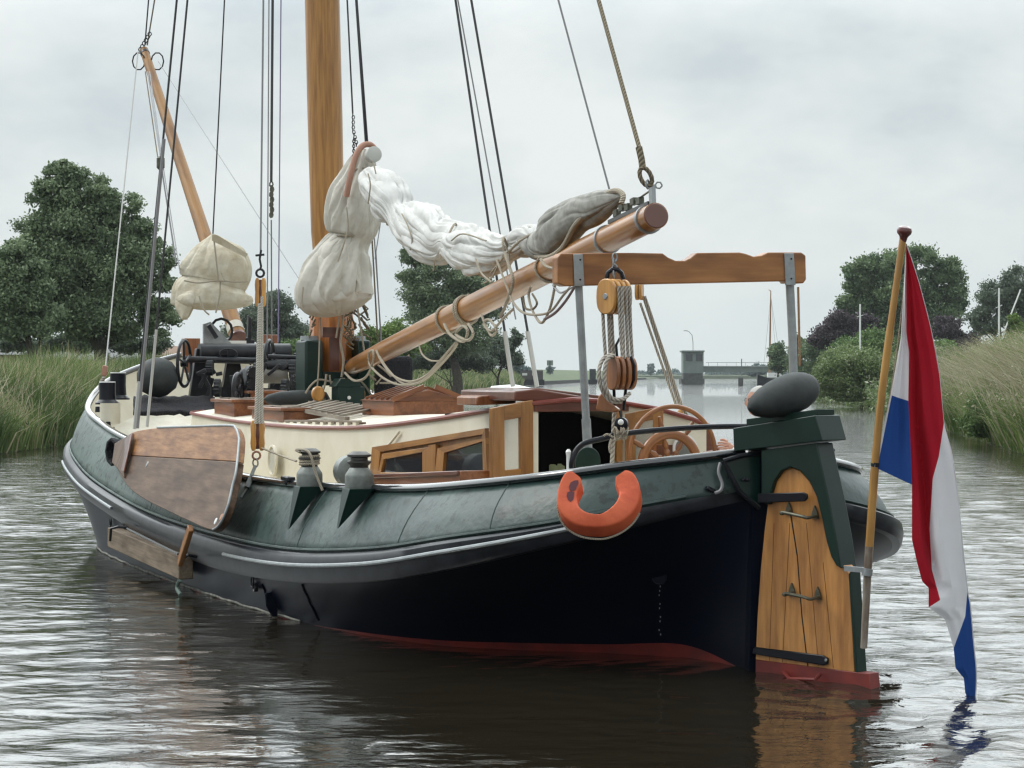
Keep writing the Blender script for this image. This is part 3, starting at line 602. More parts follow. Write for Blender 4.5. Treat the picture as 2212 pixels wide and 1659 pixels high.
# ---------------------------------------------------------------- bollards at the port bow
for (u, v0, v1) in ((229, 823, 870), (252, 803, 860)):
    c = ps(u + 3, v1, 14.1 if u < 240 else 15.0); r = .105; hh = (v1 - v0) * c.y / F
    mb = MB(); mb.lathe(c - ZU * .02, ZU, [(0, r * 1.45), (.02, r * 1.45), (.06, r * 1.05), (hh * .55, r * .98), (hh - .03, r), (hh, r)], 22); bo = mb.build('bollard', M_navy, LB)
    mb = MB(); mb.lathe(c + ZU * (hh - .02), ZU, [(0, r * .98), (.014, r * .96)], 22); mb.build('bollard_top', M_white, bo)
mb = MB(); c = ps(238, 915, 14.0); mb.lathe(c, ZU, [(0, .13), (.26, .13)], 18); mb.build('bollard_foot', M_cream, LB)
for (u, v) in ((211, 887), (221, 902), (234, 920), (243, 932)):
    c = PL(u, v, T(0, 2.08, 0), P2); mb = MB(); mb.lathe(c, ZU, [(-.02, .035), (.05, .03), (.055, .02)], 10); mb.build('rail_fitting', M_iron, LB)
# hawse hole near leeboard pivot
c = pt(244, 976, 2.36); mb = MB(); mb.lathe(c, P2 - H2 * .25, [(-.25, .10), (.0, .17), (.03, .17), (.03, .13), (-.1, .10)], 8); mb.build('leeboard_chock', M_net, LB, bevel=.01)

# ---------------------------------------------------------------- mast and tabernacle
sm = 11.15
def mcol(name, pts, m, par, n=8, rot=.3927):     # pts: (u, v, half width px) on the mast line
    mb = MB(); rows = []; gr = []
    for (u, v, hw) in pts:
        c = ps(u, v, sm); r = hw * c.y / F / math.cos(math.pi / n) if n == 8 else hw * c.y / F
        rows.append([c + (P2 * math.cos(rot + 2 * math.pi * k / n) + H2 * math.sin(rot + 2 * math.pi * k / n)) * r for k in range(n)]); gr.append([(c.z, r * math.cos(k), r * math.sin(k)) for k in range(n)])
    mb.grid(rows, n > 8, gr, closeu=True); mb.add(rows[-1], [tuple(range(n))]); return mb.build(name, m, par, bevel=.006 if n == 8 else 0)
mast = mcol('mast', [(715, 690, 38), (713, 560, 36), (708, 500, 36.5), (702, 250, 38), (696, 0, 38), (688, -320, 37), (678, -800, 33), (664, -1500, 24), (655, -1950, 14)], M_mast, LB, n=24)
mcol('mast_foot', [(716, 812, 46), (716, 740, 46), (717, 700, 45), (716, 668, 41), (716, 655, 40)], M_mastb, mast)
mb = MB(); mb.box(ps(716, 718, 11.0 - .22), P2 * .11, ZU * .06, H2 * .01); mb.box(ps(722, 760, 11.0 - .22), P2 * .06, ZU * .22, H2 * .006); mb.build('mast_inset', M_dmahog, mast)
for (u0, u1, v0, s) in ((648, 688, 735, 10.95), (762, 790, 735, 10.95)):
    a = ps((u0 + u1) / 2, v0, s); b = ps((u0 + u1) / 2, 860, s); hw = (u1 - u0) / 2 * a.y / F
    mb = MB(); mb.box((a + b) / 2, P2 * hw, H2 * .22, ZU * (a.z - b.z) / 2); mb.build('tabernacle_cheek', M_gdark, mast, bevel=.03)
    mb = MB(); mb.lathe(a + ZU * .0, ZU, [(0, hw * 1.0), (.05, hw * .95)], 16); mb.build('cheek_cap', M_steel, mast)
mb = MB(); mb.bar(ps(688, 818, 10.85), ps(768, 818, 10.85), .1, .16, up=ZU); mb.build('tabernacle_band', M_gdark, mast, bevel=.01)
mb = MB(); mb.box(ps(752, 856, 10.3), P2 * .16, H2 * .14, ZU * .11); mb.prism([ps(724, 836, 10.16), ps(781, 836, 10.16), ps(774, 818, 10.16), ps(736, 818, 10.16)], H2 * .28); mb.build('mast_locker', M_gdark, LB, bevel=.01)
mb = MB(); mb.lathe(ps(754, 859, 10.14), -H2, [(0, .022), (.012, .02)], 10); mb.build('locker_knob', M_white, LB)

# ---------------------------------------------------------------- windlass and gear on the foredeck
wl = thing('anchor_windlass', T(14.4, .2, 1.5), 'black iron anchor windlass with handwheels spanning the foredeck behind the hatches', 'windlass')
def tubeP(pts, r, name, m, par, n=10): mb = MB(); mb.tube(pts, r, n); return mb.build(name, m, par)
tubeP([ps(430, 763, 14.6), ps(625, 763, 14.6)], .13, 'barrel', M_iron, wl, 18)
tubeP([ps(395, 776, 14.4), ps(660, 782, 14.4)], .045, 'shaft', M_iron, wl)
tubeP([ps(575, 790, 13.9), ps(650, 792, 13.9)], .075, 'barrel', M_iron, wl, 14)
tubeP([ps(578, 770, 13.9), ps(640, 772, 13.9)], .03, 'shaft', M_iron, wl)
for (u, v, hh, s) in ((436, 812, .36, 14.6), (605, 815, .36, 14.6), (505, 812, .3, 14.7), (650, 812, .3, 14.0)):
    c = ps(u, v, s); mb = MB(); mb.prism([c + P2 * .17 - ZU * hh, c - P2 * .17 - ZU * hh, c - P2 * .07 + ZU * hh, c + P2 * .07 + ZU * hh], H2 * .12); mb.build('standard', M_iron, wl, bevel=.01)
def handwheel(u, v, r, s, ax, par, spokes=5, name='handwheel', m=M_iron, tr=.022):
    c = ps(u, v, s); x, y = frame_of(ax); mb = MB(); mb.tube([c + x * (r * math.cos(a * math.pi / 14)) + y * (r * math.sin(a * math.pi / 14)) for a in range(28)], tr, 8, closed=True)
    for k in range(spokes): a = 2 * math.pi * k / spokes + .4; mb.tube([c, c + x * (r * math.cos(a)) + y * (r * math.sin(a))], tr * .7, 6)
    mb.lathe(c - ax * .04, ax, [(0, .05), (.08, .05)], 10); return mb.build(name, m, par)
handwheel(398, 785, .30, 14.2, (P2 * .9 + H2 * .5).normalized(), wl); handwheel(526, 838, .23, 13.6, (P2 * .88 + H2 * .5).normalized(), wl); handwheel(582, 778, .26, 14.1, (P2 * .9 + H2 * .5).normalized(), wl)
for (u, v, r, s) in ((550, 835, .20, 13.7), (640, 800, .14, 13.8), (460, 795, .1, 14.3)):
    c = ps(u, v, s); mb = MB()
    ax = (P2 * .9 + H2 * .4).normalized(); x, y = frame_of(ax)
    prof = []
    for k in range(36):
        rr = r * (1.0 if k % 2 else .9); a = 2 * math.pi * k / 36; prof.append(c + x * rr * math.cos(a) + y * rr * math.sin(a))
    mb.prism(prof, ax * .08); mb.build('gear_wheel', M_iron, wl)
mb = MB(); c = ps(532, 820, 14.3)
for k in range(14):
    a = random.uniform(400, 655); b = random.uniform(785, 850); q = ps(a, b, random.uniform(14, 15)); mb = MB(); mb.bar(q, q + Vector((random.uniform(-.15, .15), 0, random.uniform(-.25, .25))), .05, .05); mb.build('pawl', M_iron, wl, bevel=.008)
for (u, v, r, s) in ((560, 812, .17, 13.5), (476, 838, .12, 13.9), (620, 838, .11, 13.6)):
    c = ps(u, v, s); ax = (P2 * .9 + H2 * .4).normalized(); x, y = frame_of(ax); mb = MB(); mb.prism([c + x * (r * (1 if k % 2 else .88)) * math.cos(k * .2244) + y * (r * (1 if k % 2 else .88)) * math.sin(k * .2244) for k in range(28)], ax * .07); mb.build('gear_wheel', M_iron, wl)
for k in range(12):
    q = ps(random.uniform(560, 655), random.uniform(800, 850), random.uniform(13.4, 14)); mb = MB(); mb.bar(q, q + Vector((random.uniform(-.2, .2), 0, random.uniform(-.2, .2))), .04, .04); mb.build('lever', M_iron, wl, bevel=.006)
mb = MB(); mb.bar(ps(455, 845, 14.2), ps(640, 850, 14.2), .1, .12); mb.build('bed_plate', M_iron, wl)
handwheel(514, 843, .20, 12.45, (P2 * .86 + H2 * .5).normalized(), wl, 6, tr=.028)
mb = MB(); mb.prism([ps(534, 880, 12.5), ps(560, 880, 12.5), ps(560, 800, 12.5), ps(553, 790, 12.5), ps(540, 790, 12.5), ps(533, 802, 12.5)], H2 * .22); mb.build('gearbox', M_iron, wl, bevel=.015)
for v_ in (806, 830, 856): c = ps(547, v_, 12.5); mb = MB(); mb.prism([c + P2 * (.085 * (1 if k % 2 else .86)) * math.cos(k * .2618) + ZU * (.085 * (1 if k % 2 else .86)) * math.sin(k * .2618) for k in range(24)], -H2 * .05); mb.build('gear_wheel', M_iron, wl)
# small ship's-wheel shaped brake on the barrel
mb = MB(); c = ps(493, 765, 14.4)
mb.tube([c + P2 * (.12 * math.cos(a * .5236)) + ZU * (.07 * math.sin(a * .5236)) for a in range(12)], .014, 6, closed=True); mb.bar(c - P2 * .12, c + P2 * .12, .02, .02); mb.bar(c - ZU * .07, c + ZU * .07, .02, .02, up=P2); mb.build('brake_wheel', M_iron, wl)
mb = MB(); mb.lathe(ps(592, 812, 13.9), P2, [(-.16, .1), (.16, .1)], 14); mb.build('motor', mat('beige_motor', (.16, .15, .13), .6), wl)
for (u, v) in ((412, 750), (580, 742)):
    mb = MB(); c = ps(u, v, 15.6); mb.box(c, P2 * .11, ZU * .12, H2 * .1); mb.box(c - ZU * .15, P2 * .08, ZU * .2, H2 * .06); mb.build('mooring_post', M_mahog, LB, bevel=.01)
# stem fitting below the raised bowsprit
mb = MB(); mb.box(ps(515, 752, 16.7), P2 * .2, ZU * .12, H2 * .14); mb.prism([ps(488, 758, 16.5), ps(542, 758, 16.5), ps(545, 690, 16.5), ps(537, 680, 16.5), ps(536, 730, 16.5), ps(492, 730, 16.5)], H2 * .1); mb.build('bowsprit_fitting', M_iron, LB, bevel=.01)
mb = MB(); mb.box(ps(513, 739, 16.3), P2 * .12, ZU * .02, H2 * .03); mb.build('fitting_stripe', M_white, LB)
mb = MB(); mb.prism([ps(440, 745, 15.8), ps(440, 700, 15.8), ps(455, 695, 15.8), ps(500, 742, 15.8)], H2 * .06); mb.build('anchor_bracket', M_steel, LB)
mb = MB(); mb.bar(ps(450, 702, 15.7), ps(468, 730, 15.7), .05, .05); mb.build('anchor_pawl', M_iron, LB)
c = ps(478, 715, 15.9); mb = MB(); mb.tube([c + P2 * (.155 * math.cos(a * .524)) + ZU * (.17 * math.sin(a * .524)) for a in range(12)], .02, 8, closed=True); mb.build('fairlead_ring', M_iron, LB)
# far bulwark top at the starboard bow is wood capped
# black netting / folded cover on the foredeck
mb = MB(); a = T(13.6, 1.55, 1.62); rows = []
for i in range(15):
    r_ = []
    for j in range(9):
        uu = 288 + i * 12.5; vv = 893 - j * 4.2 - 6 * mnoise.noise(Vector((i * .7, j * .5, 1))); r_.append(ps(uu, vv, 13.4 + j * .12))
    rows.append(r_)
mb.grid(rows); o = mb.build('folded_net', M_net, None, solid=.05); tag(o, 'black folded netting on the cream foredeck beside the bollards', 'net')

# ---------------------------------------------------------------- gallows (boom rest) over the cockpit
gal = MB(); SG = 1.07
q = [(1205, 612), (1205, 556), (1212, 547), (1375, 546), (1432, 547), (1444, 556), (1460, 563), (1480, 563), (1493, 557), (1506, 546), (1598, 545), (1612, 548), (1628, 554), (1645, 552), (1660, 545), (1732, 545), (1741, 552), (1742, 604), (1736, 612), (1700, 612), (1698, 607), (1300, 616), (1220, 618)]
GP = [ps(u, v, SG - .06) for u, v in q]; gal.prism(GP, H2 * .12, grain=P2); cb = gal.build('gallows_crossbeam', M_beam, LB, bevel=.012, seg=3)
for (u0, u1, v0, v1) in ((1241, 1262, 549, 618), (1697, 1718, 547, 616)):
    mb = MB(); mb.prism([ps(u0, v1, SG - .075), ps(u1 + 1, v1, SG - .075), ps(u1 - 3, v0, SG - .075), ps(u0 - 2, v0, SG - .075)], H2 * .012); st = mb.build('strap', M_steel, cb, bevel=.003)
    for vv in (v0 + 12, v1 - 14): mb = MB(); mb.lathe(ps((u0 + u1) / 2 + 2, vv, SG - .076), -H2, [(0, .008), (.006, .006)], 8); mb.build('screw', M_iron, st)
mb = MB(); mb.tube([ps(1250, 617, SG), ps(1260, 800, SG), ps(1271, 992, SG)], .030, 14); mb.build('gallows_post', M_steel, LB)
mb = MB(); mb.tube([ps(1706, 612, SG), ps(1712, 730, SG), ps(1718, 1000, SG)], .034, 14); mb.build('gallows_post', M_steel, LB)
mb = MB(); mb.lathe(ps(1266, 905, SG), ps(1271, 992, SG) - ps(1266, 905, SG), [(0, .036), (.32, .036)], 14); mb.build('post_sleeve', M_steel, LB)
c = ps(1268, 1000, .95); mb = MB(); n = 14
mb.prism([c + P2 * .10 - ZU * .03] + [c + P2 * (.10 * math.cos(math.pi * k / n)) + ZU * (.02 + .10 * math.sin(math.pi * k / n)) for k in range(n + 1)] + [c - P2 * .10 - ZU * .03], -H2 * .03); mb.build('post_hinge', M_gdark, LB, bevel=.006)
# sheet horse: black hoop rail over the stern
hp = crv([ps(1233, 1018, .72), ps(1236, 995, .7), ps(1246, 972, .7), ps(1264, 957, .68), ps(1300, 948, .66), ps(1340, 938, .64), ps(1420, 929, .62), ps(1510, 923, .6), ps(1600, 921, .58), ps(1690, 925, .56), ps(1760, 938, .56), ps(1800, 975, .56)], 8)
mb = MB(); mb.tube(hp, .021, 12); mb.build('sheet_horse', M_navy, LB)
mb = MB(); mb.lathe(ps(1228, 1014, .72), ZU, [(0, .016), (.10, .016), (.13, .022), (.15, .01)], 10); mb.build('belaying_pin', M_white, LB)
# ---------------------------------------------------------------- steering wheel
sw = thing('steering_wheel', ps(1450, 1040, 1.55), 'varnished wooden ship\'s wheel with turned spokes and outer hand ring in the cockpit', 'steering wheel')
SW = 1.5
def ring(uc, vc, rpx, rt, s, name, m, sx=1, sy=1):
    c = ps(uc, vc, s); r = rpx * c.y / F; mb = MB(); mb.tube([c + P2 * (r * math.cos(a * math.pi / 32)) + ZU * (r * math.sin(a * math.pi / 32)) for a in range(64)], rt, 12, closed=True, sx=sx, sy=sy); mb.build(name, m, sw); return c, r
cO, rO = ring(1453, 979, 101, .019, SW - .03, 'hand_rim', M_wheel)
cI, rI = ring(1447, 1003, 65, .036, SW + .02, 'felloe_ring', M_wheel, 1.0, 1.1)
mb = MB(); mb.lathe(cI + H2 * .05, -H2, [(0, .075), (.05, .075), (.09, .05), (.12, .05), (.13, .03)], 20); mb.build('hub', M_bronze, sw)
for k in range(8):
    a = R(14 + 45 * k); d = -P2 * math.cos(a) + ZU * math.sin(a); prof = [(.04, .024), (.07, .018), (.10, .027), (.125, .015), (.16, .026), (.2, .015), (.24, .02)]
    end = rO * 1.0 + (0.02) + (.0 if k in (1, 2, 3) else .05); prof += [(.28, .015), (.31, .024), (.35, .018), (end, .014)]
    mb = MB(); mb.lathe(cI, d, prof, 10); mb.build('spoke', M_wheel, sw)
mb = MB(); mb.box(cI + H2 * .2 - ZU * .35, P2 * .07, H2 * .1, ZU * .5); mb.build('pedestal', M_mahog, sw)

# ---------------------------------------------------------------- stern plate and rudder
# stern knee plate between rail end and sternpost
mb = MB(); mb.prism([ps(1566, 998, -.05), ps(1641, 980, -.07), ps(1641, 1092, -.09), ps(1625, 1084, -.09), ps(1600, 1064, -.08)], H2 * .05); mb.build('stern_plate', M_gdark, LB)
mb = MB(); mb.tube([ps(1562, 996, -.06), ps(1580, 1030, -.08), ps(1597, 1062, -.10), ps(1618, 1080, -.11), ps(1640, 1098, -.11)], .018, 8); mb.tube([ps(1562, 996, -.06), ps(1600, 985, -.07), ps(1645, 977, -.08)], .018, 8); mb.build('stern_moulding', M_strake, LB)
mb = MB(); mb.tube([ps(1604 + k * 3, 1036 - (2 if k % 2 else -2), -.10) for k in range(6)], .012, 6); mb.build('stern_cleat', M_strake, LB)
mb = MB(); mb.bar(ps(1640, 975, -.03), ps(1626, 1462, -.03), .10, .07, up=H2); mb.build('sternpost', M_black, LB)
RD = Vector((.695, -.719, 0)); RN = Vector((-.719, -.695, 0)); RO = O3 + RN * .05
def pr(u, v, d=0): return PL(u, v, RO + RN * d, RN)
rud = thing_part('rudder_blade', MB().prism([pr(*q) for q in ((1632, 1425), (1636, 1330), (1643, 1230), (1652, 1140), (1662, 1062), (1672, 1040), (1688, 1018), (1707, 1009), (1728, 1017), (1748, 1040), (1762, 1066), (1775, 1100), (1788, 1140), (1797, 1180), (1808, 1205), (1824, 1224), (1833, 1240), (1846, 1452))], -RN * .10, grain=ZU), M_rud, LB, .004)
mb = MB()
for (x0, x1) in ((1672, 1662), (1706, 1690), (1742, 1768), (1775, 1800)):
    mb.bar(pr((x0 if x0 < 1760 else 1778), 1130 if x0 < 1770 else 1215, .001), pr(x1, 1448 - (1860 - x1) * .1, .001), .0022, .003, up=RN)
mb.build('plank_joint', mat('joint_brown', (.14, .055, .016), .7), rud)
mb = MB(); mb.bar(pr(1707, 1105, .002), pr(1722, 1200, .002), .008, .004, up=RN); mb.bar(pr(1722, 1200, .002), pr(1732, 1330, .002), .006, .004, up=RN); mb.bar(pr(1732, 1330, .002), pr(1745, 1440, .002), .007, .004, up=RN); mb.build('shrinkage_crack', M_int, rud)
thing_part('rudder_bottom', MB().prism([pr(1632, 1425, .006), pr(1846, 1452, .006), pr(1877, 1455, .006), pr(1882, 1497, .006), pr(1882, 1530, .006), pr(1631, 1530, .006)], -RN * .112, grain=RD), M_red, rud, .004)
mb = MB(); mb.tube([pr(1692, 1452, .03), pr(1705, 1466, .09), pr(1760, 1468, .10), pr(1772, 1456, .03)], .014, 6); mb.build('rudder_step', M_red, rud)
# yoke: dark green cheek with an arch, thicker than the blade
yk = [(1640, 1110), (1640, 972), (1808, 950), (1818, 975), (1760, 975), (1766, 1010), (1793, 1120), (1812, 1220), (1826, 1238), (1818, 1240), (1808, 1226), (1795, 1205), (1785, 1170), (1776, 1125), (1765, 1080), (1748, 1042), (1728, 1018), (1707, 1009), (1688, 1017), (1672, 1040), (1663, 1068), (1662, 1100)]
yk = [(1644, 1086), (1644, 972), (1764, 957), (1773, 1000), (1791, 1080), (1806, 1160), (1816, 1228), (1806, 1222), (1795, 1203), (1785, 1170), (1776, 1125), (1764, 1075), (1748, 1040), (1728, 1017), (1707, 1009), (1688, 1017), (1672, 1040), (1664, 1066), (1662, 1090)]
thing_part('rudder_yoke', MB().prism([pr(u, v, .035) for u, v in yk], -RN * .185, grain=ZU), M_gdark, rud, .008)
thing_part('rudder_back', MB().prism([pr(1833, 1240, .004), pr(1847, 1453, .004), pr(1852, 1453, .004), pr(1838, 1234, .004)], -RN * .108, grain=ZU), M_gdark, rud, .003)
mb = MB()
for k in range(16):
    e = k / 15; p = pr(lerp(1768, 1818, e) + 1, lerp(985, 1222, e), -.03) + RD * .004; mb.lathe(p, RD, [(0, .006), (.003, .004)], 6)
mb.build('rivet', M_gdark, rud)
# iron straps and steps
thing_part('pintle_strap', MB().prism([pr(1640, 1086, .04), pr(1640, 1066, .04), pr(1738, 1063, .04), pr(1746, 1067, .04), pr(1747, 1077, .04), pr(1741, 1083, .04)], RN * .02, grain=RD), M_navy, rud, .006)
thing_part('pintle_strap', MB().prism([pr(1629, 1412, .004), pr(1632, 1397, .004), pr(1780, 1415, .004), pr(1791, 1421, .004), pr(1791, 1434, .004), pr(1782, 1437, .004)], RN * .022, grain=RD), M_navy, rud, .006)
mb = MB(); mb.lathe(pr(1784, 1426, .027), RN, [(0, .012), (.006, .008)], 8); mb.build('bolt', M_steel, rud)
for (u, v) in ((1700, 1090), (1706, 1265)):
    mb = MB()
    for du in (6, 62):
        x = u + du; y = v + (0 if du < 10 else 8); mb.prism([pr(x - 7, y + 22, .004), pr(x + 8, y + 22, .004), pr(x + 5, y + 8, .004), pr(x, y - 6, .004), pr(x - 5, y + 8, .004)], RN * .016); 
    A_, B_ = pr(u + 8, v + 14, .02), pr(u + 64, v + 24, .02)
    mb.tube(crv([A_, A_ + RN * .10 - ZU * .015, pr(u - 8, v + 17, .12), pr(u + 30, v + 25, .14), B_ + RN * .10 - ZU * .01, B_], 5), .012, 8); mb.build('rudder_step', M_bronze, rud)
# rudder head box, top plate
hd = MB().prism([pr(1583, 925, .06), pr(1585, 975, .06), pr(1776, 952, .06), pr(1761, 897, .06)], -RN * .28, grain=RD).build('rudder_head', M_gdark, LB, bevel=.006)
thing_part('head_cap', MB().prism([pr(1612, 905, .0), pr(1612, 920, .0), pr(1765, 897, .0), pr(1765, 884, .0)], -RN * .20, grain=RD), M_gdark, hd, .004)
# flag staff clamp rope and rudder gear
# ---------------------------------------------------------------- flag staff and flag
fs = thing('flagstaff', pr(1866, 1400, 0), 'tall slender wooden flagstaff with dark red ball top standing at the rudder', 'flagstaff')
YF = 15.75
stp = [W(1951, 512, YF - .25), W(1930, 660, YF - .22), W(1905, 850, YF - .16), W(1890, 1010, YF - .1), W(1878, 1180, YF - .04)]
mb = MB(); mb.tube(crv(stp, 6), [.024] * 8 + [.027] * 9 + [.029] * 8, 12); mb.build('pole', wood('bamboo_yellow_pole', (.40, .21, .05), (.50, .28, .08), .4, .4), fs)
mb = MB(); mb.tube([W(1878, 1180, YF - .04), W(1874, 1240, YF - .02), W(1866, 1400, YF + .02)], [.030, .028, .024], 12); mb.build('worn_pole_foot', wood('worn_staff_wood', (.14, .09, .06), (.35, .33, .30), .7, 0, sc=(3, 10, 10)), fs)
d = (W(1951, 512, YF - .25) - W(1905, 850, YF - .16)).normalized(); c = W(1951, 519, YF - .25)
mb = MB(); mb.lathe(c, d, [(-.01, .022), (.02, .028), (.03, .034), (.045, .048), (.065, .052), (.085, .045), (.097, .025), (.1, .0)], 20); mb.build('truck_ball', mat('dark_red_varnish', (.10, .018, .018), .25, coat=.6), fs)
mb = MB(); mb.lathe(W(1890.5, 1008, YF - .1), d, [(0, .032), (.03, .032)], 12); mb.build('collar', M_int, fs)
mb = MB(); mb.bar(pr(1826, 1228, .05), W(1874, 1232, YF - .03), .03, .035); mb.lathe(W(1873, 1243, YF - .03), d, [(0, .036), (.05, .036)], 12); mb.build('staff_clamp', M_steel, fs)
# flag cloth: vertical folds, panels between measured edges, every panel joined to the next
def interp(c, v): ys = [q[1] for q in c]; xs = [q[0] for q in c]; return float(np.interp(v, ys, xs))
E0 = [(1957, 530), (1952, 621), (1946, 730), (1926, 842), (1898, 967), (1889, 1008)]           # hoist edge
E1 = [(1958, 530), (1958, 717), (1964, 762), (1962, 861), (1967, 960), (1970, 1047)]           # first fold
E1b = [(1958, 530), (1958, 717), (1964, 762), (1962, 861), (1967, 960), (1970, 1047), (1970, 1166), (1981, 1215), (1992, 1256), (2006, 1270), (2006, 1312), (2042, 1339), (2060, 1400), (2064, 1443), (2082, 1465), (2085, 1497), (2100, 1526)]
E2 = [(1959, 530), (1984, 608), (2010, 708), (2029, 810), (2039, 914), (2057, 986), (2071, 1094), (2082, 1202), (2091, 1280), (2096, 1307), (2103, 1386), (2109, 1451), (2107, 1505), (2100, 1526)]
RW = [(1959, 530), (1984, 608), (2010, 708), (2029, 810), (2039, 914), (2028, 986), (2015, 1033), (2008, 1141), (2013, 1231), (2028, 1285), (2031, 1296), (2006, 1312)]
WB = [(2090, 1274), (2085, 1332), (2060, 1400)]
fl = MB(); mats = [mat('flag_red', (.36, .010, .024), .8, bump=.35, bscale=7, bdist=.015, spec=.15), mat('flag_white', (.66, .66, .69), .8, bump=.35, bscale=7, bdist=.015, spec=.15), mat('flag_blue', (.014, .055, .22), .8, bump=.35, bscale=7, bdist=.015, spec=.15)]
for m_, c_ in zip(mats, ((.38, .014, .025), (.66, .66, .68), (.02, .07, .26))):
    t = m_.node_tree; tr_b = N(t, 'ShaderNodeBsdfTranslucent'); tr_b.inputs[0].default_value = (*c_, 1); mm_ = N(t, 'ShaderNodeMixShader'); mm_.inputs[0].default_value = .2
    t.links.new(t.nodes['Principled BSDF'].outputs[0], mm_.inputs[1]); t.links.new(tr_b.outputs[0], mm_.inputs[2]); t.links.new(mm_.outputs[0], t.nodes['Material Output'].inputs[0])
def stripes(u, v):
    if v < 1313 and u <= interp(RW, v): return 0
    if v > 1274 and u >= interp(WB, v) - 1 and v <= 1400: return 2
    if v > 1400: return 2
    return 1
def m1f(v, a, b): return a if v > 1313 else min(max(interp(RW, v), a), b)
def m2f(v, a, b): return b if v < 1274 else (a if v > 1400 else min(max(interp(WB, v), a), b))
NR = 260; rows = []; NC = (14, 10, 8)
for i in range(NR + 1):
    v = 530 + (1526 - 530) * i / NR; a = interp(E1b, v); b = interp(E2, v); m1_ = m1f(v, a, b); m2_ = max(m2f(v, a, b), m1_); r_ = []
    us = [lerp(a, m1_, j / NC[0]) for j in range(NC[0])] + [lerp(m1_, m2_, j / NC[1]) for j in range(NC[1])] + [lerp(m2_, b, j / NC[2]) for j in range(NC[2] + 1)]
    for u in us:
        k = (u - a) / max(b - a, 1e-6); wd = min((b - a) / 80, 1)
        fk = 1 if v < 1200 else max(0, 1 - (v - 1200) / 90); dy = wd * (.16 * fk * math.exp(-((k - .28 - .06 * math.sin(v * .006)) / .09) ** 2) - .05 * math.sin(k * 5 + v * .004) + .012 * math.sin(k * 15 - v * .009)); r_.append((u, v, YF - .22 + .12 * (i / NR) + dy))
    rows.append(r_)
n = sum(NC) + 1
fl.v = [tuple(W(*q)) for r_ in rows for q in r_]
for i in range(NR):
    for j in range(n - 1):
        if abs(rows[i][j][0] - rows[i][j + 1][0]) + abs(rows[i + 1][j][0] - rows[i + 1][j + 1][0]) < .02: continue
        fl.f.append([i * n + j, i * n + j + 1, (i + 1) * n + j + 1, (i + 1) * n + j]); fl.sm.append(True); fl.mi.append(0 if j < NC[0] else 1 if j < NC[0] + NC[1] else 2)
n0 = len(fl.v); HR = (60, 30)      # hoist part hanging from the pole: white above, blue below
for i in range(HR[0] + HR[1] + 1):
    for j in range(13):
        k = j / 12; vb = lerp(853, 866, k); ve = lerp(1009, 1047, k)
        v = lerp(530, vb, i / HR[0]) if i <= HR[0] else lerp(vb, ve, (i - HR[0]) / HR[1]); u = lerp(interp(E0, min(v, 1008)), interp(E1, v), k)
        fl.v.append(tuple(W(u, v, YF - .13 + .03 * math.sin(k * 4 + v * .006) - .09 * k + .012 * math.sin(k * 11 - v * .012))))
for i in range(HR[0] + HR[1]):
    for j in range(12): fl.f.append([n0 + i * 13 + j, n0 + i * 13 + j + 1, n0 + (i + 1) * 13 + j + 1, n0 + (i + 1) * 13 + j]); fl.sm.append(True); fl.mi.append(2 if i >= HR[0] and j > 0 else 1)
fl.g = list(fl.v)
for sd_ in (E2,):
    fl.tube([W(q[0], q[1], YF - .22 + .12 * ((q[1] - 530) / 996)) for q in cr(sd_, 6)], .004, 5, mi=1, cap=False)
fo = fl.build('flag', mats, None); tag(fo, 'red, white and blue striped flag hanging limp in folds from the flagstaff', 'flag')
mb = MB(); mb.tube(crv([W(1958, 527, YF - .22), W(1953, 620, YF - .15), W(1925, 842, YF - .14), W(1891, 1006, YF - .12)], 8), .005, 5); tag(mb.build('flag_halyard', M_rope2), 'thin line holding the flag\'s hoist edge to the staff', 'rope')

# ---------------------------------------------------------------- leeboard (port)
lee = thing('leeboard', T(8.9, 2.4, .9), 'broad worn brown wooden leeboard raised against the barge\'s port side', 'leeboard')
LA = T(8, 2.63, .7); LN = (P2 + ZU * .38).normalized()
def pl(u, v, d=0): return PL(u, v, LA + LN * d, LN)
outl = [(285, 934), (340, 924), (420, 922), (496, 920), (508, 926), (514, 940), (515, 958), (509, 1017), (501, 1050), (492, 1089), (480, 1120), (470, 1136), (460, 1143), (446, 1141), (424, 1132), (375, 1109), (328, 1086), (300, 1070), (280, 1054), (266, 1036), (258, 1020), (268, 985), (278, 950)]
op = cr(outl, 3, closed=True)
def clipb(poly, f):     # keep the part where f > 0
    o = []
    for i in range(len(poly)):
        a, b = poly[i], poly[(i + 1) % len(poly)]; fa, fb = f(a), f(b)
        if fa > 0: o.append(a)
        if fa * fb < 0: k = fa / (fa - fb); o.append(a + (b - a) * k)
    return o
jl = lambda p: (983 + (p[0] - 268) * .056) - p[1]
up_ = clipb(op, jl); lo_ = clipb(op, lambda p: -jl(p))
thing_part('board', MB().prism([pl(*p) for p in up_], -LN * .075, grain=H2), M_lee2, lee, .008)
thing_part('board', MB().prism([pl(p[0], p[1] + .8) for p in lo_], -LN * .075, grain=H2), M_lee, lee, .008)
mb = MB(); e_ = [p for p in op if p[0] > 330 and not (p[1] > 1080 and p[0] < 450)]; e_.sort(key=lambda p: math.atan2(p[1] - 1020, p[0] - 430) % (2 * math.pi))
edge = [(340, 923.5), (420, 921), (496, 919), (509, 925), (515, 940), (516, 958), (510, 1017), (502, 1050), (493, 1090), (481, 1121), (471, 1137), (460, 1144)]
mb.tube([pl(p[0], p[1], .0) for p in cr(edge, 4)], .012, 8); mb.build('edge_band', M_steel, lee)
mb = MB(); hdp = [(285, 934), (268, 945), (247, 957), (241, 1000), (252, 1012), (266, 1032), (270, 1010), (276, 985), (283, 955)]
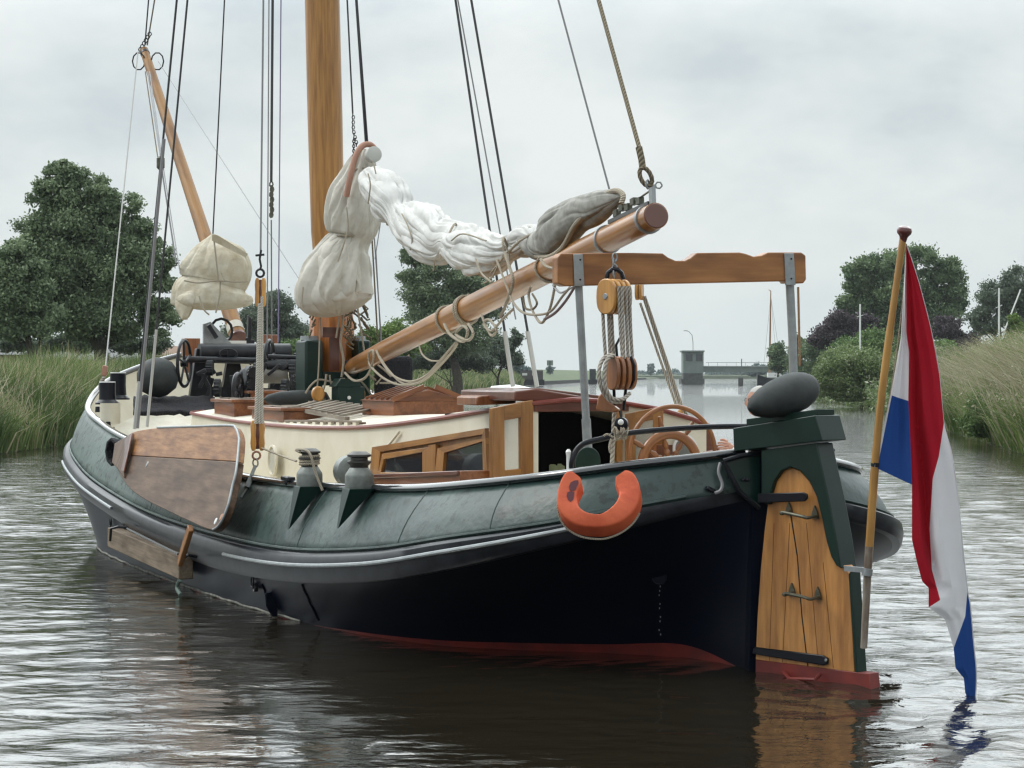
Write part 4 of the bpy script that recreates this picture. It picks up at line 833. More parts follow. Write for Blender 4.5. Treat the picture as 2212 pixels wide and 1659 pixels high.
mb.prism([pl(u, v, .03) for u, v in hdp], -LN * .14, grain=ZU); mb.build('head_plate', M_lee, lee, bevel=.015)
mb = MB(); mb.prism([pl(u, v, .045) for u, v in ((272, 950), (288, 936), (280, 975), (270, 1020), (264, 1018), (272, 985))], LN * .02, grain=ZU); mb.build('head_strap', M_dmahog, lee, bevel=.006)
for (u, v, m_) in ((478, 1117, M_mastb), (466, 1126, M_white), (318, 1003, M_steel)):
    mb = MB(); mb.lathe(pl(u, v, .0), LN, [(0, .035), (.006, .03)], 10); mb.build('patch', m_, lee)
# fender beam slung under the leeboard and its strut
fb = thing('fender_beam', onhull(320, 1190, .12), 'long weathered square wooden fender beam slung along the port hull', 'fender')
def beam(u0, v0, u1, v1, h_, w_, m, name, par, t=2.52):
    a = pt(u0, v0, t); b = pt(u1, v1, t); mb = MB(); mb.bar(a, b, w_, h_); return mb.build(name, m, par, bevel=.012)
beam(246, 1160, 402, 1227, .23, .15, M_fendw, 'beam', fb, 2.47)
mb = MB(); mb.tube([pt(238, 1168, 2.66), pt(240, 1142, 2.66), pt(255, 1138, 2.6), pt(275, 1139, 2.5)], .016, 6); mb.tube([pt(275, 1142, 2.56), pt(385, 1197, 2.58)], .012, 6); mb.tube([pt(392, 1208, 2.66), pt(406, 1199, 2.6), pt(424, 1203, 2.5)], .016, 6); mb.build('hanger', M_iron, fb)
mb = MB(); mb.tube(crv([pt(388, 1254, 2.6), pt(382, 1270, 2.62), pt(390, 1285, 2.62)], 5), .02, 6); mb.build('rope_tail', mat('green_rope', (.10, .14, .12), .9), fb)
st = thing('wooden_strut', pt(390, 1214, 2.72), 'short varnished wooden strut standing between fender beam and leeboard', 'strut')
mb = MB(); mb.bar(pt(388, 1218, 2.74), pt(412, 1140, 2.70), .09, .05, up=P2); mb.build('strut_bar', M_lee2, st, bevel=.01)

# ---------------------------------------------------------------- bowsprit (hinged up) with tackle
bw = thing('bowsprit', ps(513, 735, 16.6), 'reddish varnished bowsprit raised steeply over the bow', 'bowsprit')
b0 = ps(514, 728, 16.4); b1 = ps(311, 108, 21.6)
mb = MB(); mb.tube([b0.lerp(b1, k / 10) for k in range(11)], [lerp(.115, .07, k / 10) for k in range(11)], 16); mb.build('spar', M_spr, bw)
ax = (b1 - b0).normalized(); mb = MB(); mb.lathe(b0 + ax * .1, ax, [(0, .122), (.14, .12)], 18); mb.build('heel_band', mat('worn_band', (.5, .48, .42), .5), bw)
mb = MB(); mb.lathe(b0 - ax * .01, ax, [(-.02, .10), (0, .118), (.04, .118)], 18); mb.build('heel_end', M_dmahog, bw)
mb = MB(); mb.lathe(b1 - ax * .12, ax, [(0, .078), (.05, .078)], 14); x, y = frame_of(ax)
for dx in (-1, 1):
    c = b1 - ax * .35 + Vector((dx * .15, 0, .02)); mb.tube([c + Vector((.10 * math.cos(a * .628), 0, .14 * math.sin(a * .628))) for a in range(10)], .012, 6, closed=True)
for k in range(6): c = b1 + Vector((.03 * k - .05, -.05, .05 * k)); mb.tube([c + Vector((.03 * math.cos(a), 0, .035 * math.sin(a))) for a in range(6)], .01, 5, closed=True)
mb.build('tip_fittings', M_iron, bw)

# ---------------------------------------------------------------- boom
BA = ps(752, 797, 10.7); BE = ps(1417, 466, .45)
bm = thing('boom', (BA + BE) / 2, 'long glossy varnished boom slanting up from the mast foot to rest on the gallows', 'boom')
mb = MB(); prof = [(0, .055), (.01, .085), (.05, .098), (.2, .112), (.45, .118), (.7, .115), (.9, .105), (1, .098)]; rr = [float(np.interp(k / 30, [q[0] for q in prof], [q[1] for q in prof])) for k in range(31)]
mb.tube([BA.lerp(BE, k / 30) for k in range(31)], rr, 28); mb.build('spar', M_boom, bm)
bax = (BE - BA).normalized(); bx, by = frame_of(bax)
def bpt(k, side=0, up=0): return BA.lerp(BE, k) + bx * side + by * up
def YB(u):     # distance of the boom at picture column u
    lo, hi = 0.0, 1.0
    for _ in range(30):
        m_ = (lo + hi) / 2; p = BA.lerp(BE, m_)
        if UC + p.x / p.y * F < u: lo = m_
        else: hi = m_
    return BA.lerp(BE, lo).y, lo
for k, wd in ((.985, .035), (.895, .04)):
    r_ = float(np.interp(k, [q[0] for q in prof], [q[1] for q in prof])); mb = MB(); mb.lathe(bpt(k), bax, [(-wd / 2, r_ + .002), (-wd / 2, r_ + .012), (wd / 2, r_ + .012), (wd / 2, r_ + .002)], 28); mb.build('boom_band', M_steel, bm)
mb = MB(); mb.lathe(BA + bax * -.005, bax, [(-.02, .07), (.05, .09), (.12, .1)], 20); mb.build('heel_fitting', M_iron, bm)
mb = MB(); mb.lathe(BE, bax, [(0, .094), (.006, .088)], 28); mb.build('end_grain', mat('end_grain_red', (.13, .045, .03), .4, coat=.5), bm)
UPB = (ZU - bax * ZU.dot(bax)).normalized(); SDB = bax.cross(UPB)
mb = MB(); p = BE + UPB * .10 - bax * .06; mb.bar(p, p + UPB * .14 + bax * .0, .03, .07, up=bax); mb.tube([p + UPB * .14 + Vector((.05, 0, 0)) + Vector((.025 * math.cos(a), 0, .025 * math.sin(a))) for a in range(7)], .007, 6, closed=True); mb.build('end_bracket', M_steel, bm)
mb = MB(); mb.bar(BE + UPB * .112 - bax * .1, BE + UPB * .125 - bax * 1.0, .05, .03, up=UPB); mb.build('outhaul_track', mat('grey_track', (.09, .09, .09), .4, metal=.5), bm)
mb = MB(); q_ = BE + UPB * .17 - bax * .75
for k in range(5): mb.box(q_ + bax * (.13 * k - .1) + UPB * (.02 * (k % 2)), bax * .04, SDB * .02, UPB * .025)
mb.tube([q_, BE + UPB * .21 - bax * .05], .008, 6); mb.build('outhaul_gear', M_bronze, bm)
# toothed reef cleats and sheaves on the side
for k, L_ in ((.53, .14), (.865, .22), (.795, .10)):
    mb = MB(); c = bpt(k) - SDB * .11; mb.box(c, bax * L_, SDB * .03, UPB * .04); mb.build('boom_chock', M_boom, bm, bevel=.01)
    mb = MB(); mb.lathe(bpt(k - .01) - SDB * .14, -SDB, [(0, .012), (.01, .01)], 8); mb.build('bolt', M_iron, bm)
mb = MB(); mb.box(bpt(.035) - SDB * .09 + UPB * .02, bax * .07, SDB * .02, UPB * .04); mb.build('reef_slot', M_int, bm)
# lashings round the boom
def turns(k0, n, tilt=.5, r=.015, m=M_rope2, gap=.03, name='lashing', par=None, lab=None):
    mb = MB(); r0 = float(np.interp(k0, [q[0] for q in prof], [q[1] for q in prof])) + r; pts = []
    for i in range(n * 16 + 1): a = i / 16 * 2 * math.pi; pts.append(bpt(k0) + bax * (gap * i / 16 + tilt * r0 * math.sin(a)) + (UPB * math.cos(a) + SDB * math.sin(a)) * r0)
    mb.tube(pts, r, 7); return mb.build(name, m, par)

# ---------------------------------------------------------------- furled mainsail
def loft(ctrl, Yf, name, m, par, nth=110, sub=12, fold=.22, seed=0, squash=.8, drop=0, nf=5, rolls=0):
    C = cr([(u, v, w, Yf(u)) for u, v, w in ctrl], sub); rows = []
    P = [W(c[0], c[1], c[3]) for c in C]; L = 0
    for i, c in enumerate(C):
        a = P[max(i - 1, 0)]; b = P[min(i + 1, len(P) - 1)]; d = (b - a).normalized(); view = Vector((0, 1, 0)); x = d.cross(view).normalized(); y = x.cross(d).normalized()
        if i: L += (P[i] - P[i - 1]).length
        r = max(c[2], .5) * c[3] / F; r_ = []
        for k in range(nth):
            th = 2 * math.pi * k / nth
            ph = th + 1.3 * mnoise.noise(Vector((L * .7, seed, 0))) + .5 * mnoise.noise(Vector((math.cos(th) * 1.3, math.sin(th) * 1.3, L * .9 + seed)))
            g1 = abs(math.sin(ph * nf / 2 + .6 * math.sin(L * 1.7 + seed))) ** .5; ph2 = th * (nf * .9 + .5) + L * 2.2 + 2.5 * mnoise.noise(Vector((math.cos(th) * 1.5, math.sin(th) * 1.5, L * 1.3 + seed + 9)))
            g2 = abs(math.sin(ph2)) ** .7; lo = mnoise.noise(Vector((math.cos(th) * 1.1, math.sin(th) * 1.1 + seed, L * 1.2)))
            f = -.85 + 1.05 * g1 + .42 * g2 + .75 * lo + .16 * (abs(math.sin(ph2 * 1.9 + L * 5)) ** .8)
            f -= .30 * (mnoise.ridged_multi_fractal(Vector((math.cos(th + L * .5) * r * 3.0 + seed, math.sin(th + L * .5) * r * 3.0, L * .75)), .9, 2.2, 2, 1.0, 2.0) - .8)
            rr = r * (1 + fold * f); r_.append(P[i] + x * (rr * math.cos(th)) + y * (rr * math.sin(th) * squash))
        rows.append(r_)
    mb = MB(); mb.grid(rows, True, closeu=True); mb.add(rows[0], [tuple(range(nth))]); mb.add(rows[-1], [tuple(reversed(range(nth)))])
    rr_ = random.Random(seed * 7 + 1); nt_ = 40
    for q in range(rolls):      # thick pleats lying along the bundle, slipping round it
        ph0 = 2 * math.pi * q / rolls + rr_.uniform(-.3, .3); tw = rr_.uniform(-.9, .9); i0 = int(len(C) * rr_.choice((0, 0, .12, .25))); i1 = int(len(C) * rr_.choice((1, 1, .9, .75))); kk = rr_.uniform(.30, .46); R_ = []
        for i in range(i0, i1):
            c = C[i]; a = P[max(i - 1, 0)]; b = P[min(i + 1, len(P) - 1)]; d = (b - a).normalized(); x = d.cross(Vector((0, 1, 0))).normalized(); y = x.cross(d).normalized(); e = (i - i0) / max(i1 - i0 - 1, 1); r = max(c[2], .5) * c[3] / F
            ph = ph0 + tw * e + .5 * mnoise.noise(Vector((i * .03, q, seed))); wob = 1 + .25 * mnoise.noise(Vector((i * .05, q + 9, seed))); tp = min(1, math.sin(math.pi * min(max(e, .02), .98)) * 4)
            cc = P[i] + x * (r * .78 * wob * math.cos(ph)) + y * (r * .78 * wob * squash * math.sin(ph)); o_ = (x * math.cos(ph) + y * math.sin(ph)); t_ = (y * math.cos(ph) - x * math.sin(ph)); rw_ = r * kk * tp; ring_ = []
            for k in range(nt_):
                th = 2 * math.pi * k / nt_; nz = 1 + .22 * mnoise.noise(Vector((math.cos(th) * 1.5 + q, math.sin(th) * 1.5, i * .07 + seed))) - .16 * (1 - abs(math.sin(th * 2.5 + i * .05))) ** 3
                ring_.append(cc + o_ * (rw_ * .55 * nz * math.cos(th)) + t_ * (rw_ * 1.25 * nz * math.sin(th)))
            R_.append(ring_)
        mb.grid(R_, True, closeu=True)
    return mb.build(name, m, par, sub=1)

sail = thing('furled_mainsail', W(760, 660, 26.2), 'bundled white mainsail hanging in folds from gaff to boom, lashed with cords', 'sail')
YM = lambda u: 26.0
loft([(787, 322, 10), (783, 345, 24), (772, 390, 36), (764, 425, 46), (763, 465, 52), (760, 500, 48), (757, 516, 38), (748, 535, 48), (738, 565, 60), (728, 600, 70), (723, 632, 74), (725, 655, 66), (728, 672, 46), (730, 682, 16)], YM, 'mast_bundle', M_sail2, sail, seed=3, fold=.30, nf=7, rolls=9)
loft([(790, 375, 12), (803, 388, 28), (826, 410, 40), (848, 440, 42), (862, 462, 28), (885, 480, 42), (915, 500, 50), (950, 518, 46), (975, 520, 34), (1000, 535, 44), (1035, 545, 46), (1070, 545, 38), (1092, 540, 26), (1115, 530, 24), (1130, 524, 15)], lambda u: lerp(25.6, YB(1130)[0], min(max((u - 790) / 340, 0), 1)), 'boom_bundle', M_sail, sail, seed=9, fold=.30, nf=7, rolls=8)
loft([(1100, 528, 12), (1118, 525, 26), (1135, 520, 30), (1150, 518, 25), (1158, 517, 8)], lambda u: YB(u)[0], 'gathered_clew', M_sail, sail, seed=21, fold=.35)
loft([(1140, 512, 24), (1160, 530, 28), (1185, 522, 38), (1205, 502, 46), (1228, 482, 40), (1255, 462, 36), (1285, 448, 34), (1310, 436, 26), (1330, 428, 16), (1342, 424, 4)], lambda u: YB(u)[0] - .02, 'grey_clew_flap', M_sail3, sail, seed=5, fold=.2, nf=3)
mb = MB(); mb.tube(crv([W(1158, 553, YB(1158)[0] - .2), W(1185, 555, YB(1185)[0] - .25), W(1215, 535, YB(1215)[0] - .3), W(1240, 490, YB(1240)[0] - .3), W(1265, 462, YB(1265)[0] - .25), W(1300, 425, YB(1300)[0] - .15), W(1330, 412, YB(1330)[0] - .1), W(1346, 422, YB(1340)[0] - .1), W(1342, 440, YB(1340)[0] - .12)], 7), .022, 8); mb.build('bolt_rope', M_rope2, sail)
# gaff end poking out of the bundle
gf = thing('gaff_jaw', W(780, 330, 25.9), 'curved leather-covered gaff end sticking out of the top of the sail bundle', 'gaff')
mb = MB(); mb.tube(crv([W(748, 425, 25.7), W(757, 380, 25.7), W(768, 338, 25.75), (W(782, 316, 25.8)), W(798, 312, 25.85), W(810, 322, 25.9)], 6), .035, 10); mb.build('leathered_jaw', M_leather, gf)
mb = MB(); mb.lathe(W(806, 334, 25.7), Vector((.5, -1, .1)), [(-.05, .07), (-.04, .09), (.04, .09), (.05, .07)], 18); mb.build('end_disc', mat('pale_cover', (.5, .5, .47), .7), gf)
# lashings and reef points on the sail
def cord(pts, r=.008, m=M_rope2, n=5, k=6): mb = MB(); mb.tube(crv(pts, k), r, n); return mb
def wrap(u, v, r, ang, Y, rr=.012):     # closed turn round the bundle at a place; ang = direction of the bundle in the picture
    c = W(u, v, Y); a = Vector((math.cos(ang), 0, -math.sin(ang))); x = Vector((math.sin(ang), 0, math.cos(ang))); y = Vector((0, 1, 0)); q = r * Y / F
    mb = MB(); mb.tube([c + x * (q * math.cos(t_ * .314)) + y * (q * .85 * math.sin(t_ * .314)) + a * (.15 * q * math.sin(t_ * .314)) for t_ in range(20)], rr, 6, closed=True); return mb
for (u, v, r_, an, Y_) in ((860, 462, 33, .8, 24.5), (973, 520, 38, .3, 22.3), (1093, 540, 27, -.2, 20.1), (757, 517, 42, 1.6, 26), (1125, 526, 30, .9, 19.7), (778, 372, 32, 1.4, 26.0)):
    wrap(u, v, r_, an, Y_).build('sail_tie', M_rope2, sail)
for pts in (((749, 448), (752, 490), (745, 520), (730, 565)), ((795, 375), (800, 400), (795, 440)), ((868, 462), (882, 490), (890, 520), (886, 540)), ((975, 520), (1000, 505), (1050, 520)), ((940, 560), (936, 585)), ((1090, 545), (1075, 575), (1062, 600), (1045, 612)), ((1100, 540), (1060, 590)), ((806, 350), (812, 375)), ((655, 620), (652, 655), (655, 672))):
    cord([W(u, v, lerp(25.3, YB(1130)[0], min(max((u - 790) / 340, 0), 1)) - .62) for u, v in pts]).build('reef_point', M_rope2, sail)

# ---------------------------------------------------------------- jib in its bag
YJ = 31.2
jb = thing('jib_bag', W(462, 680, YJ), 'lumpy stained cream canvas sail bundle tied with cord in front of the bowsprit', 'sail')
loft([(460, 506, 4), (461, 515, 17), (463, 535, 46), (466, 556, 64), (468, 580, 72), (466, 603, 70), (464, 612, 66), (461, 626, 78), (459, 644, 82), (459, 657, 80), (459, 665, 58), (459, 670, 20)], lambda u: YJ, 'canvas_bundle', M_bag, jb, seed=15, fold=.20, squash=.5, nf=4)
loft([(382, 640, 4), (392, 645, 22), (408, 650, 34), (420, 655, 30)], lambda u: YJ - .15, 'canvas_flap', M_bag, jb, seed=30, fold=.35, squash=.6)
mb = MB(); mb.prism([W(458, 506, YJ - .5), W(470, 508, YJ - .5), W(535, 548, YJ - .35), (W(530, 556, YJ - .35)), W(458, 520, YJ - .5)], Vector((0, .05, 0))); mb.build('canvas_fold', M_bag, jb)
YK = YJ - .46
for pts in (((398, 606), (430, 611), (470, 606), (505, 609), (535, 608)), ((461, 508), (467, 560), (472, 606)), ((476, 606), (474, 640), (466, 676)), ((430, 640), (440, 668), (452, 680)), ((478, 590), (484, 606), (470, 606))):
    cord([W(u, v, YK - .05 * math.sin(i)) for i, (u, v) in enumerate(pts)], .012, n=6).build('tie_cord', M_rope2, jb)

# ---------------------------------------------------------------- blocks and tackles
def shell_block(c, hgt, wid, dep, ax, nsh, m, par, name='block_shell'):   # ax: sheave axis; cheeks are thick ovals, sheaves between
    ax = ax.normalized(); z = ZU; y = ax.cross(z).normalized(); z = y.cross(ax) * -1 if False else ZU; mb = MB(); n = 22
    sl_ = dep * .11; ck = (dep - sl_ * nsh) / (nsh + 1); gap = sl_; pit = sl_ + ck
    for k in range(nsh + 1):
        o = c + ax * (-dep / 2 + pit * k); poly = [o + y * (wid / 2 * math.copysign(abs(math.cos(2 * math.pi * i / n)) ** .8, math.cos(2 * math.pi * i / n))) + z * (hgt / 2 * math.copysign(abs(math.sin(2 * math.pi * i / n)) ** .8, math.sin(2 * math.pi * i / n))) for i in range(n)]; mb.prism(poly, ax * ck, grain=z)
    for sg in (-1, 1): mb.box(c + z * (hgt * .40 * sg), ax * dep * .47, y * wid * .2, z * hgt * .06)
    sh = mb.build(name, m, par, bevel=ck * .25, seg=3)
    mb = MB()
    for k in range(nsh): mb.lathe(c + ax * (-dep / 2 + ck + pit * k + .1 * gap), ax, [(0, wid * .36), (gap * .4, wid * .28), (gap * .8, wid * .36)], 18)
    mb.build('sheave', M_bronze, par); return sh
mt = thing('mainsheet_tackle', ps(1341, 930, .75), 'large wooden triple block above a smaller one joined by many falls of grey rope', 'block and tackle')
YT = 16.95
AX = Vector((.70, .71, 0)).normalized()
cU = W(1327, 641, YT); shell_block(cU, .265, .19, .20, AX, 3, M_block, mt, 'block')
mb = MB(); mb.lathe(cU - AX * .10, -AX, [(0, .025), (.008, .02)], 12); mb.build('pin', M_steel, mt)
mb = MB(); cc = W(1328, 604, YT); mb.tube([cc + Vector((-.06, 0, 0)), cc + Vector((-.05, 0, .05)), cc + Vector((-.02, 0, .075)), cc + Vector((.02, 0, .075)), cc + Vector((.05, 0, .05)), cc + Vector((.065, 0, 0))], .018, 8); mb.build('becket', M_navy, mt)
mb = MB()
for i, v in enumerate((592, 580, 568, 556)):
    c = W(1326 + (i % 2) * 2, v, YT); a_ = Vector((1, .2, 0)) if i % 2 else Vector((.3, 1, 0)); a_.normalize(); mb.tube([c + a_ * (.018 * math.cos(k * .785)) + ZU * (.032 * math.sin(k * .785)) for k in range(8)], .007, 6, closed=True)
mb.build('shackle', M_steel, mt)
cL = W(1342, 806, YT - .1); shell_block(cL, .25, .16, .19, Vector((.82, .57, 0)), 3, M_dblock, mt, 'block')
for (ua, ub, yo) in ((1301, 1308, .0), (1314, 1318, .02), (1320, 1326, .05), (1336, 1345, -.12), (1344, 1348, -.13), (1352, 1357, -.1), (1359, 1366, -.05)):
    va = 618 if ua > 1330 else 655
    mb = MB(); mb.tube([W(ua, va, YT + yo), W(lerp(ua, ub, .5), 720, YT + yo), W(ub, 775 if ua > 1330 else 770, YT + yo)], .0135, 10); mb.build('fall', M_rope, mt)
for off in (0, .028):
    mb = cord([W(1322, 766, YT - .15), W(1303, 775, YT - .18), W(1294, 800, YT - .2 - off), W(1297, 830, YT - .2 - off), W(1308, 856, YT - .2), W(1325, 868, YT - .2), W(1342, 868, YT - .15)], .0150, n=9); mb.build('coiled_fall', M_rope, mt)
mb = cord([W(1326, 768, YT - .17), W(1312, 776, YT - .22), W(1306, 805, YT - .24), W(1309, 838, YT - .24), W(1322, 860, YT - .22), W(1345, 862, YT - .18), W(1360, 850, YT - .1)], .0150, n=9); mb.build('coiled_fall', M_rope, mt)
mb = MB(); mb.tube([W(1363, 770, YT - .1), W(1371, 790, YT - .12), W(1370, 820, YT - .12), W(1360, 838, YT - .1)], .010, 8); mb.tube([W(1326, 838, YT - .1), W(1328, 885, YT - .05)], .012, 8); mb.tube([W(1352, 838, YT - .1), W(1347, 885, YT - .05)], .012, 8); mb.tube([W(1333, 770, YT), W(1331, 745, YT), W(1340, 728, YT), W(1348, 735, YT)], .010, 8); mb.build('strop', M_navy, mt)
mb = MB(); mb.prism([W(1286, 885, YT - .12), W(1292, 855, YT - .12), W(1300, 848, YT - .12), W(1320, 872, YT - .12), W(1338, 886, YT - .12), W(1330, 891, YT - .12), W(1300, 889, YT - .12)], Vector((.02, .07, 0)), grain=ZU); mb.build('cam_cheek', M_dblock, mt, bevel=.012)
mb = MB()
for k in range(8): a = k * .785; pass
c = W(1340, 916, YT - .15); mb.lathe(c - Vector((0, .03, 0)), Vector((.3, 1, 0)), [(0, .03), (.01, .05), (.05, .05), (.06, .03)], 18); mb.tube([W(1340, 888, YT - .1), W(1342, 902, YT - .12)], .012, 6); mb.build('ring', M_navy, mt)
mb = MB(); mb.lathe(W(1341, 912, YT - .2), Vector((0, -1, 0)), [(0, .022), (.02, .016), (.025, .0)], 14); mb.build('shackle', M_white, mt)
# traveller lashing on the horse
mb = MB(); c = W(1342, 937, YT - .15)
for k in range(7): a_ = Vector((math.cos(k * 1.3) * .3 + 1, .2, math.sin(k * 1.7) * .5)).normalized(); x, y = frame_of(a_); mb.tube([c + Vector((.012 * k - .04, 0, .006 * (k % 3))) + x * (.045 * math.cos(t_ * .6)) + y * (.05 * math.sin(t_ * .6)) for t_ in range(11)], .007, 5, closed=True)
mb.build('lashing', M_rope2, mt)
cord([W(1325, 945, YT - .2), W(1312, 938, YT - .2), W(1304, 942, YT - .2)], .008, k=4).build('lashing_tail', M_rope2, mt)
cord([W(1320, 948, YT - .2), W(1316, 965, YT - .22), (W(1318, 978, YT - .22))], .008, k=4).build('lashing_tail', M_rope2, mt)
mb = cord([W(1327, 888, YT), W(1325, 940, YT - .02), W(1322, 1003, YT - .02)], .0165, n=9); tag(mb.build('mainsheet_tail', M_rope), 'thick grey rope end hanging down behind the black hoop rail', 'rope')
for i, pts in enumerate((((1268, 1008), (1300, 1008), (1330, 1006), (1352, 1008)), ((1290, 1006), (1320, 1010), (1345, 1004)), ((1280, 1012), (1310, 1006), (1340, 1011)))):
    pass
mb = MB()
for pts in (((1262, 1015), (1290, 1006), (1322, 1010), (1352, 1006)), ((1290, 1015), (1318, 1009), (1350, 1010))):
    mb.tube(crv([ps(u, v, .72) for u, v in pts], 6), .007, 6)
tag(mb.build('rail_lashing', M_rope2), 'thin white cord lashed along the rail above the orange life ring', 'rope')
# starboard runner tackle behind the gallows
rt = thing('runner_tackle', W(1472, 915, 19.2), 'three slanting rope falls between small wooden blocks behind the gallows beam', 'block and tackle')
Y2 = 18.9
for (a_, b_) in (((1383, 655), (1462, 880)), ((1389, 640), (1470, 885)), ((1393, 640), (1477, 888))):
    mb = MB(); mb.tube([W(*a_, Y2), W(*b_, Y2 + .3)], .011, 7); mb.build('fall', M_rope, rt)
shell_block(W(1381, 629, Y2), .15, .09, .06, Vector((.9, -.3, 0)), 1, M_block, rt, 'block')
mb = MB(); mb.prism([W(1462, 925, Y2), W(1465, 885, Y2), W(1473, 882, Y2), W(1490, 925, Y2)], Vector((0, .07, 0)), grain=ZU); mb.build('block', M_block, rt, bevel=.015)
mb = MB(); mb.tube([W(1474, 880, Y2), W(1488, 905, Y2), W(1494, 928, Y2)], .012, 7); mb.build('fall', M_hemp, rt)
# port hoist tackle (leeboard fall)
ht = thing('leeboard_hoist', W(556, 975, 21.7), 'upright varnished wooden blocks with paired white falls hoisting the leeboard', 'block and tackle')
YH = 22.2
def cheek2(u, v0, v1, wpx, Y, m, name, gap=.45):
    k = Y / F; mb = MB(); hw = wpx / 2 * k
    for sg in (-1, 1):
        cx = u + sg * wpx * .28; prof = [(0, .5), (.1, .85), (.25, 1), (.5, .8), (.75, 1), (.9, .85), (1, .5)]
        L_ = [W(cx - p[1] * wpx * .2, lerp(v0, v1, p[0]), Y) for p in prof] + [W(cx + p[1] * wpx * .2, lerp(v0, v1, p[0]), Y) for p in reversed(prof)]
        mb.prism(L_, Vector((0, .07, 0)), grain=ZU)
    mb.build(name, m, ht, bevel=.008)
    mb = MB(); mb.prism([W(u - wpx * .12, v0 + 4, Y + .01), W(u + wpx * .12, v0 + 4, Y + .01), W(u + wpx * .12, v1 - 4, Y + .01), W(u - wpx * .12, v1 - 4, Y + .01)], Vector((0, .05, 0))); mb.build('sheave', M_dmahog, ht)
cheek2(562, 600, 662, 25, YH, M_block, 'block'); cheek2(556, 908, 974, 32, YH, M_block, 'block')
for (ua, ub, v0, r_) in ((561, 553, 655, .018), (563, 560, 655, .016), (566, 566, 640, .014)): mb = MB(); mb.tube([W(ua, v0, YH - .05), W(ub, 915, YH - .05)], r_, 8); mb.build('fall', ropemat('white_fall', (.58, .55, .49), (.35, .33, .29), 90), ht)
def ringat(c, r, tr, ax, m, name, par):
    x, y = frame_of(ax); mb = MB(); mb.tube([c + x * (r * math.cos(k * .524)) + y * (r * math.sin(k * .524)) for k in range(12)], tr, 7, closed=True); return mb.build(name, m, par)
ringat(W(562, 590, YH), .038, .012, Vector((0, 1, 0)), M_iron, 'shackle', ht); ringat(W(554, 984, YH), .038, .011, Vector((0, 1, 0)), M_leather, 'shackle', ht); ringat(W(552, 1000, YH), .04, .008, Vector((.7, .7, 0)), M_steel, 'link', ht)
mb = MB(); mb.tube([W(564, 540, YH), W(561, 560, YH), W(564, 575, YH), W(562, 584, YH)], .012, 6); mb.bar(W(552, 552, YH), W(571, 550, YH), .02, .02); mb.build('snap_hook', M_iron, ht)
mb = MB(); mb.bar(W(551, 1008, YH), W(540, 1035, YH - .1), .03, .05, up=Vector((0, 1, 0))); mb.bar(W(542, 1035, YH - .1), W(533, 1055, YH - .15), .05, .09, up=Vector((0, 1, 0))); mb.tube([W(533, 1055, YH - .15), W(520, 1075, YH - .2)], .015, 6); mb.build('hook_strap', M_winch, ht)
cord([W(566, 968, YH - .05), W(610, 985, 21.3), wc1 + ZU * .22 + P2 * .12], .010, k=6).build('hauling_line', M_rope2, ht)
cord([W(541, 1053, YH - .15), W(580, 1044, 22), W(620, 1036, 21.5)], .009, k=6).build('tie_line', M_rope2, ht)
mb = cord([wc1 + ZU * .30 + P2 * .1 - H2 * .05, wc1 + ZU * .32 + P2 * .12, wc1 + ZU * .30 - H2 * .16 + P2 * .05, wc1 + ZU * .12 - H2 * .2, wc1 - ZU * .03 - H2 * .24 - P2 * .05], .012, n=6); tag(mb.build('winch_tail', M_rope2), 'grey rope tail hanging from the rope-wound winch on the port rail', 'rope')

# ---------------------------------------------------------------- life ring
lr = thing('horseshoe_life_ring', W(1297, 1150, 16.1), 'orange horseshoe life ring hung on the green bulwark at the stern', 'life ring')
cl = [(1240, 1026, 27), (1226, 1050, 26), (1220, 1078, 25), (1227, 1104, 26), (1248, 1126, 26), (1280, 1138, 26), (1312, 1137, 26), (1342, 1122, 26), (1362, 1098, 25), (1368, 1070, 24), (1362, 1044, 25), (1344, 1020, 26)]
cl = [(1244, 1024, 20), (1233, 1040, 22), (1225, 1062, 21), (1225, 1086, 22), (1236, 1106, 20), (1256, 1118, 17), (1278, 1122.5, 15), (1302, 1122, 15), (1330, 1110, 19), (1351, 1090, 22), (1360, 1065, 23), (1354, 1042, 24), (1341, 1022, 22)]
LRD = Vector((.022, .10, -.085)); rows = []; C = cr(cl, 8); Yl = lambda v: 16.02 + (v - 1020) * -.0012
CM = [(-1, -1), (-1, 1), (1, 1), (1, -1)]
for i, c in enumerate(C):
    a_ = C[max(i - 1, 0)]; b_ = C[min(i + 1, len(C) - 1)]; d = np.array([b_[0] - a_[0], b_[1] - a_[1]]); d /= np.linalg.norm(d); nx, ny = -d[1], d[0]; endk = min(i, len(C) - 1 - i)
    w_ = c[2] * 1.0 * (1 if endk > 4 else (.62 + .09 * endk)); r_ = []
    for k in range(24):
        th = 2 * math.pi * k / 24; cx, sy = math.cos(th), math.sin(th); e_ = .24; X_ = math.copysign(abs(cx) ** e_, cx); Y_ = math.copysign(abs(sy) ** e_, sy); pk = 1 + .02 * mnoise.noise(Vector((i * .6, k * .8, 2)))
        r_.append(W(c[0] + nx * w_ * X_ * pk, c[1] + ny * w_ * X_ * pk, Yl(c[1]) - .06) + LRD * (.5 + .5 * Y_ * pk))
    rows.append(r_)
mb = MB(); mb.grid(rows, True, closeu=True); mb.add(rows[0], [tuple(range(24))]); mb.add(rows[-1], [tuple(reversed(range(24)))]); mb.build('float', M_orange, lr)
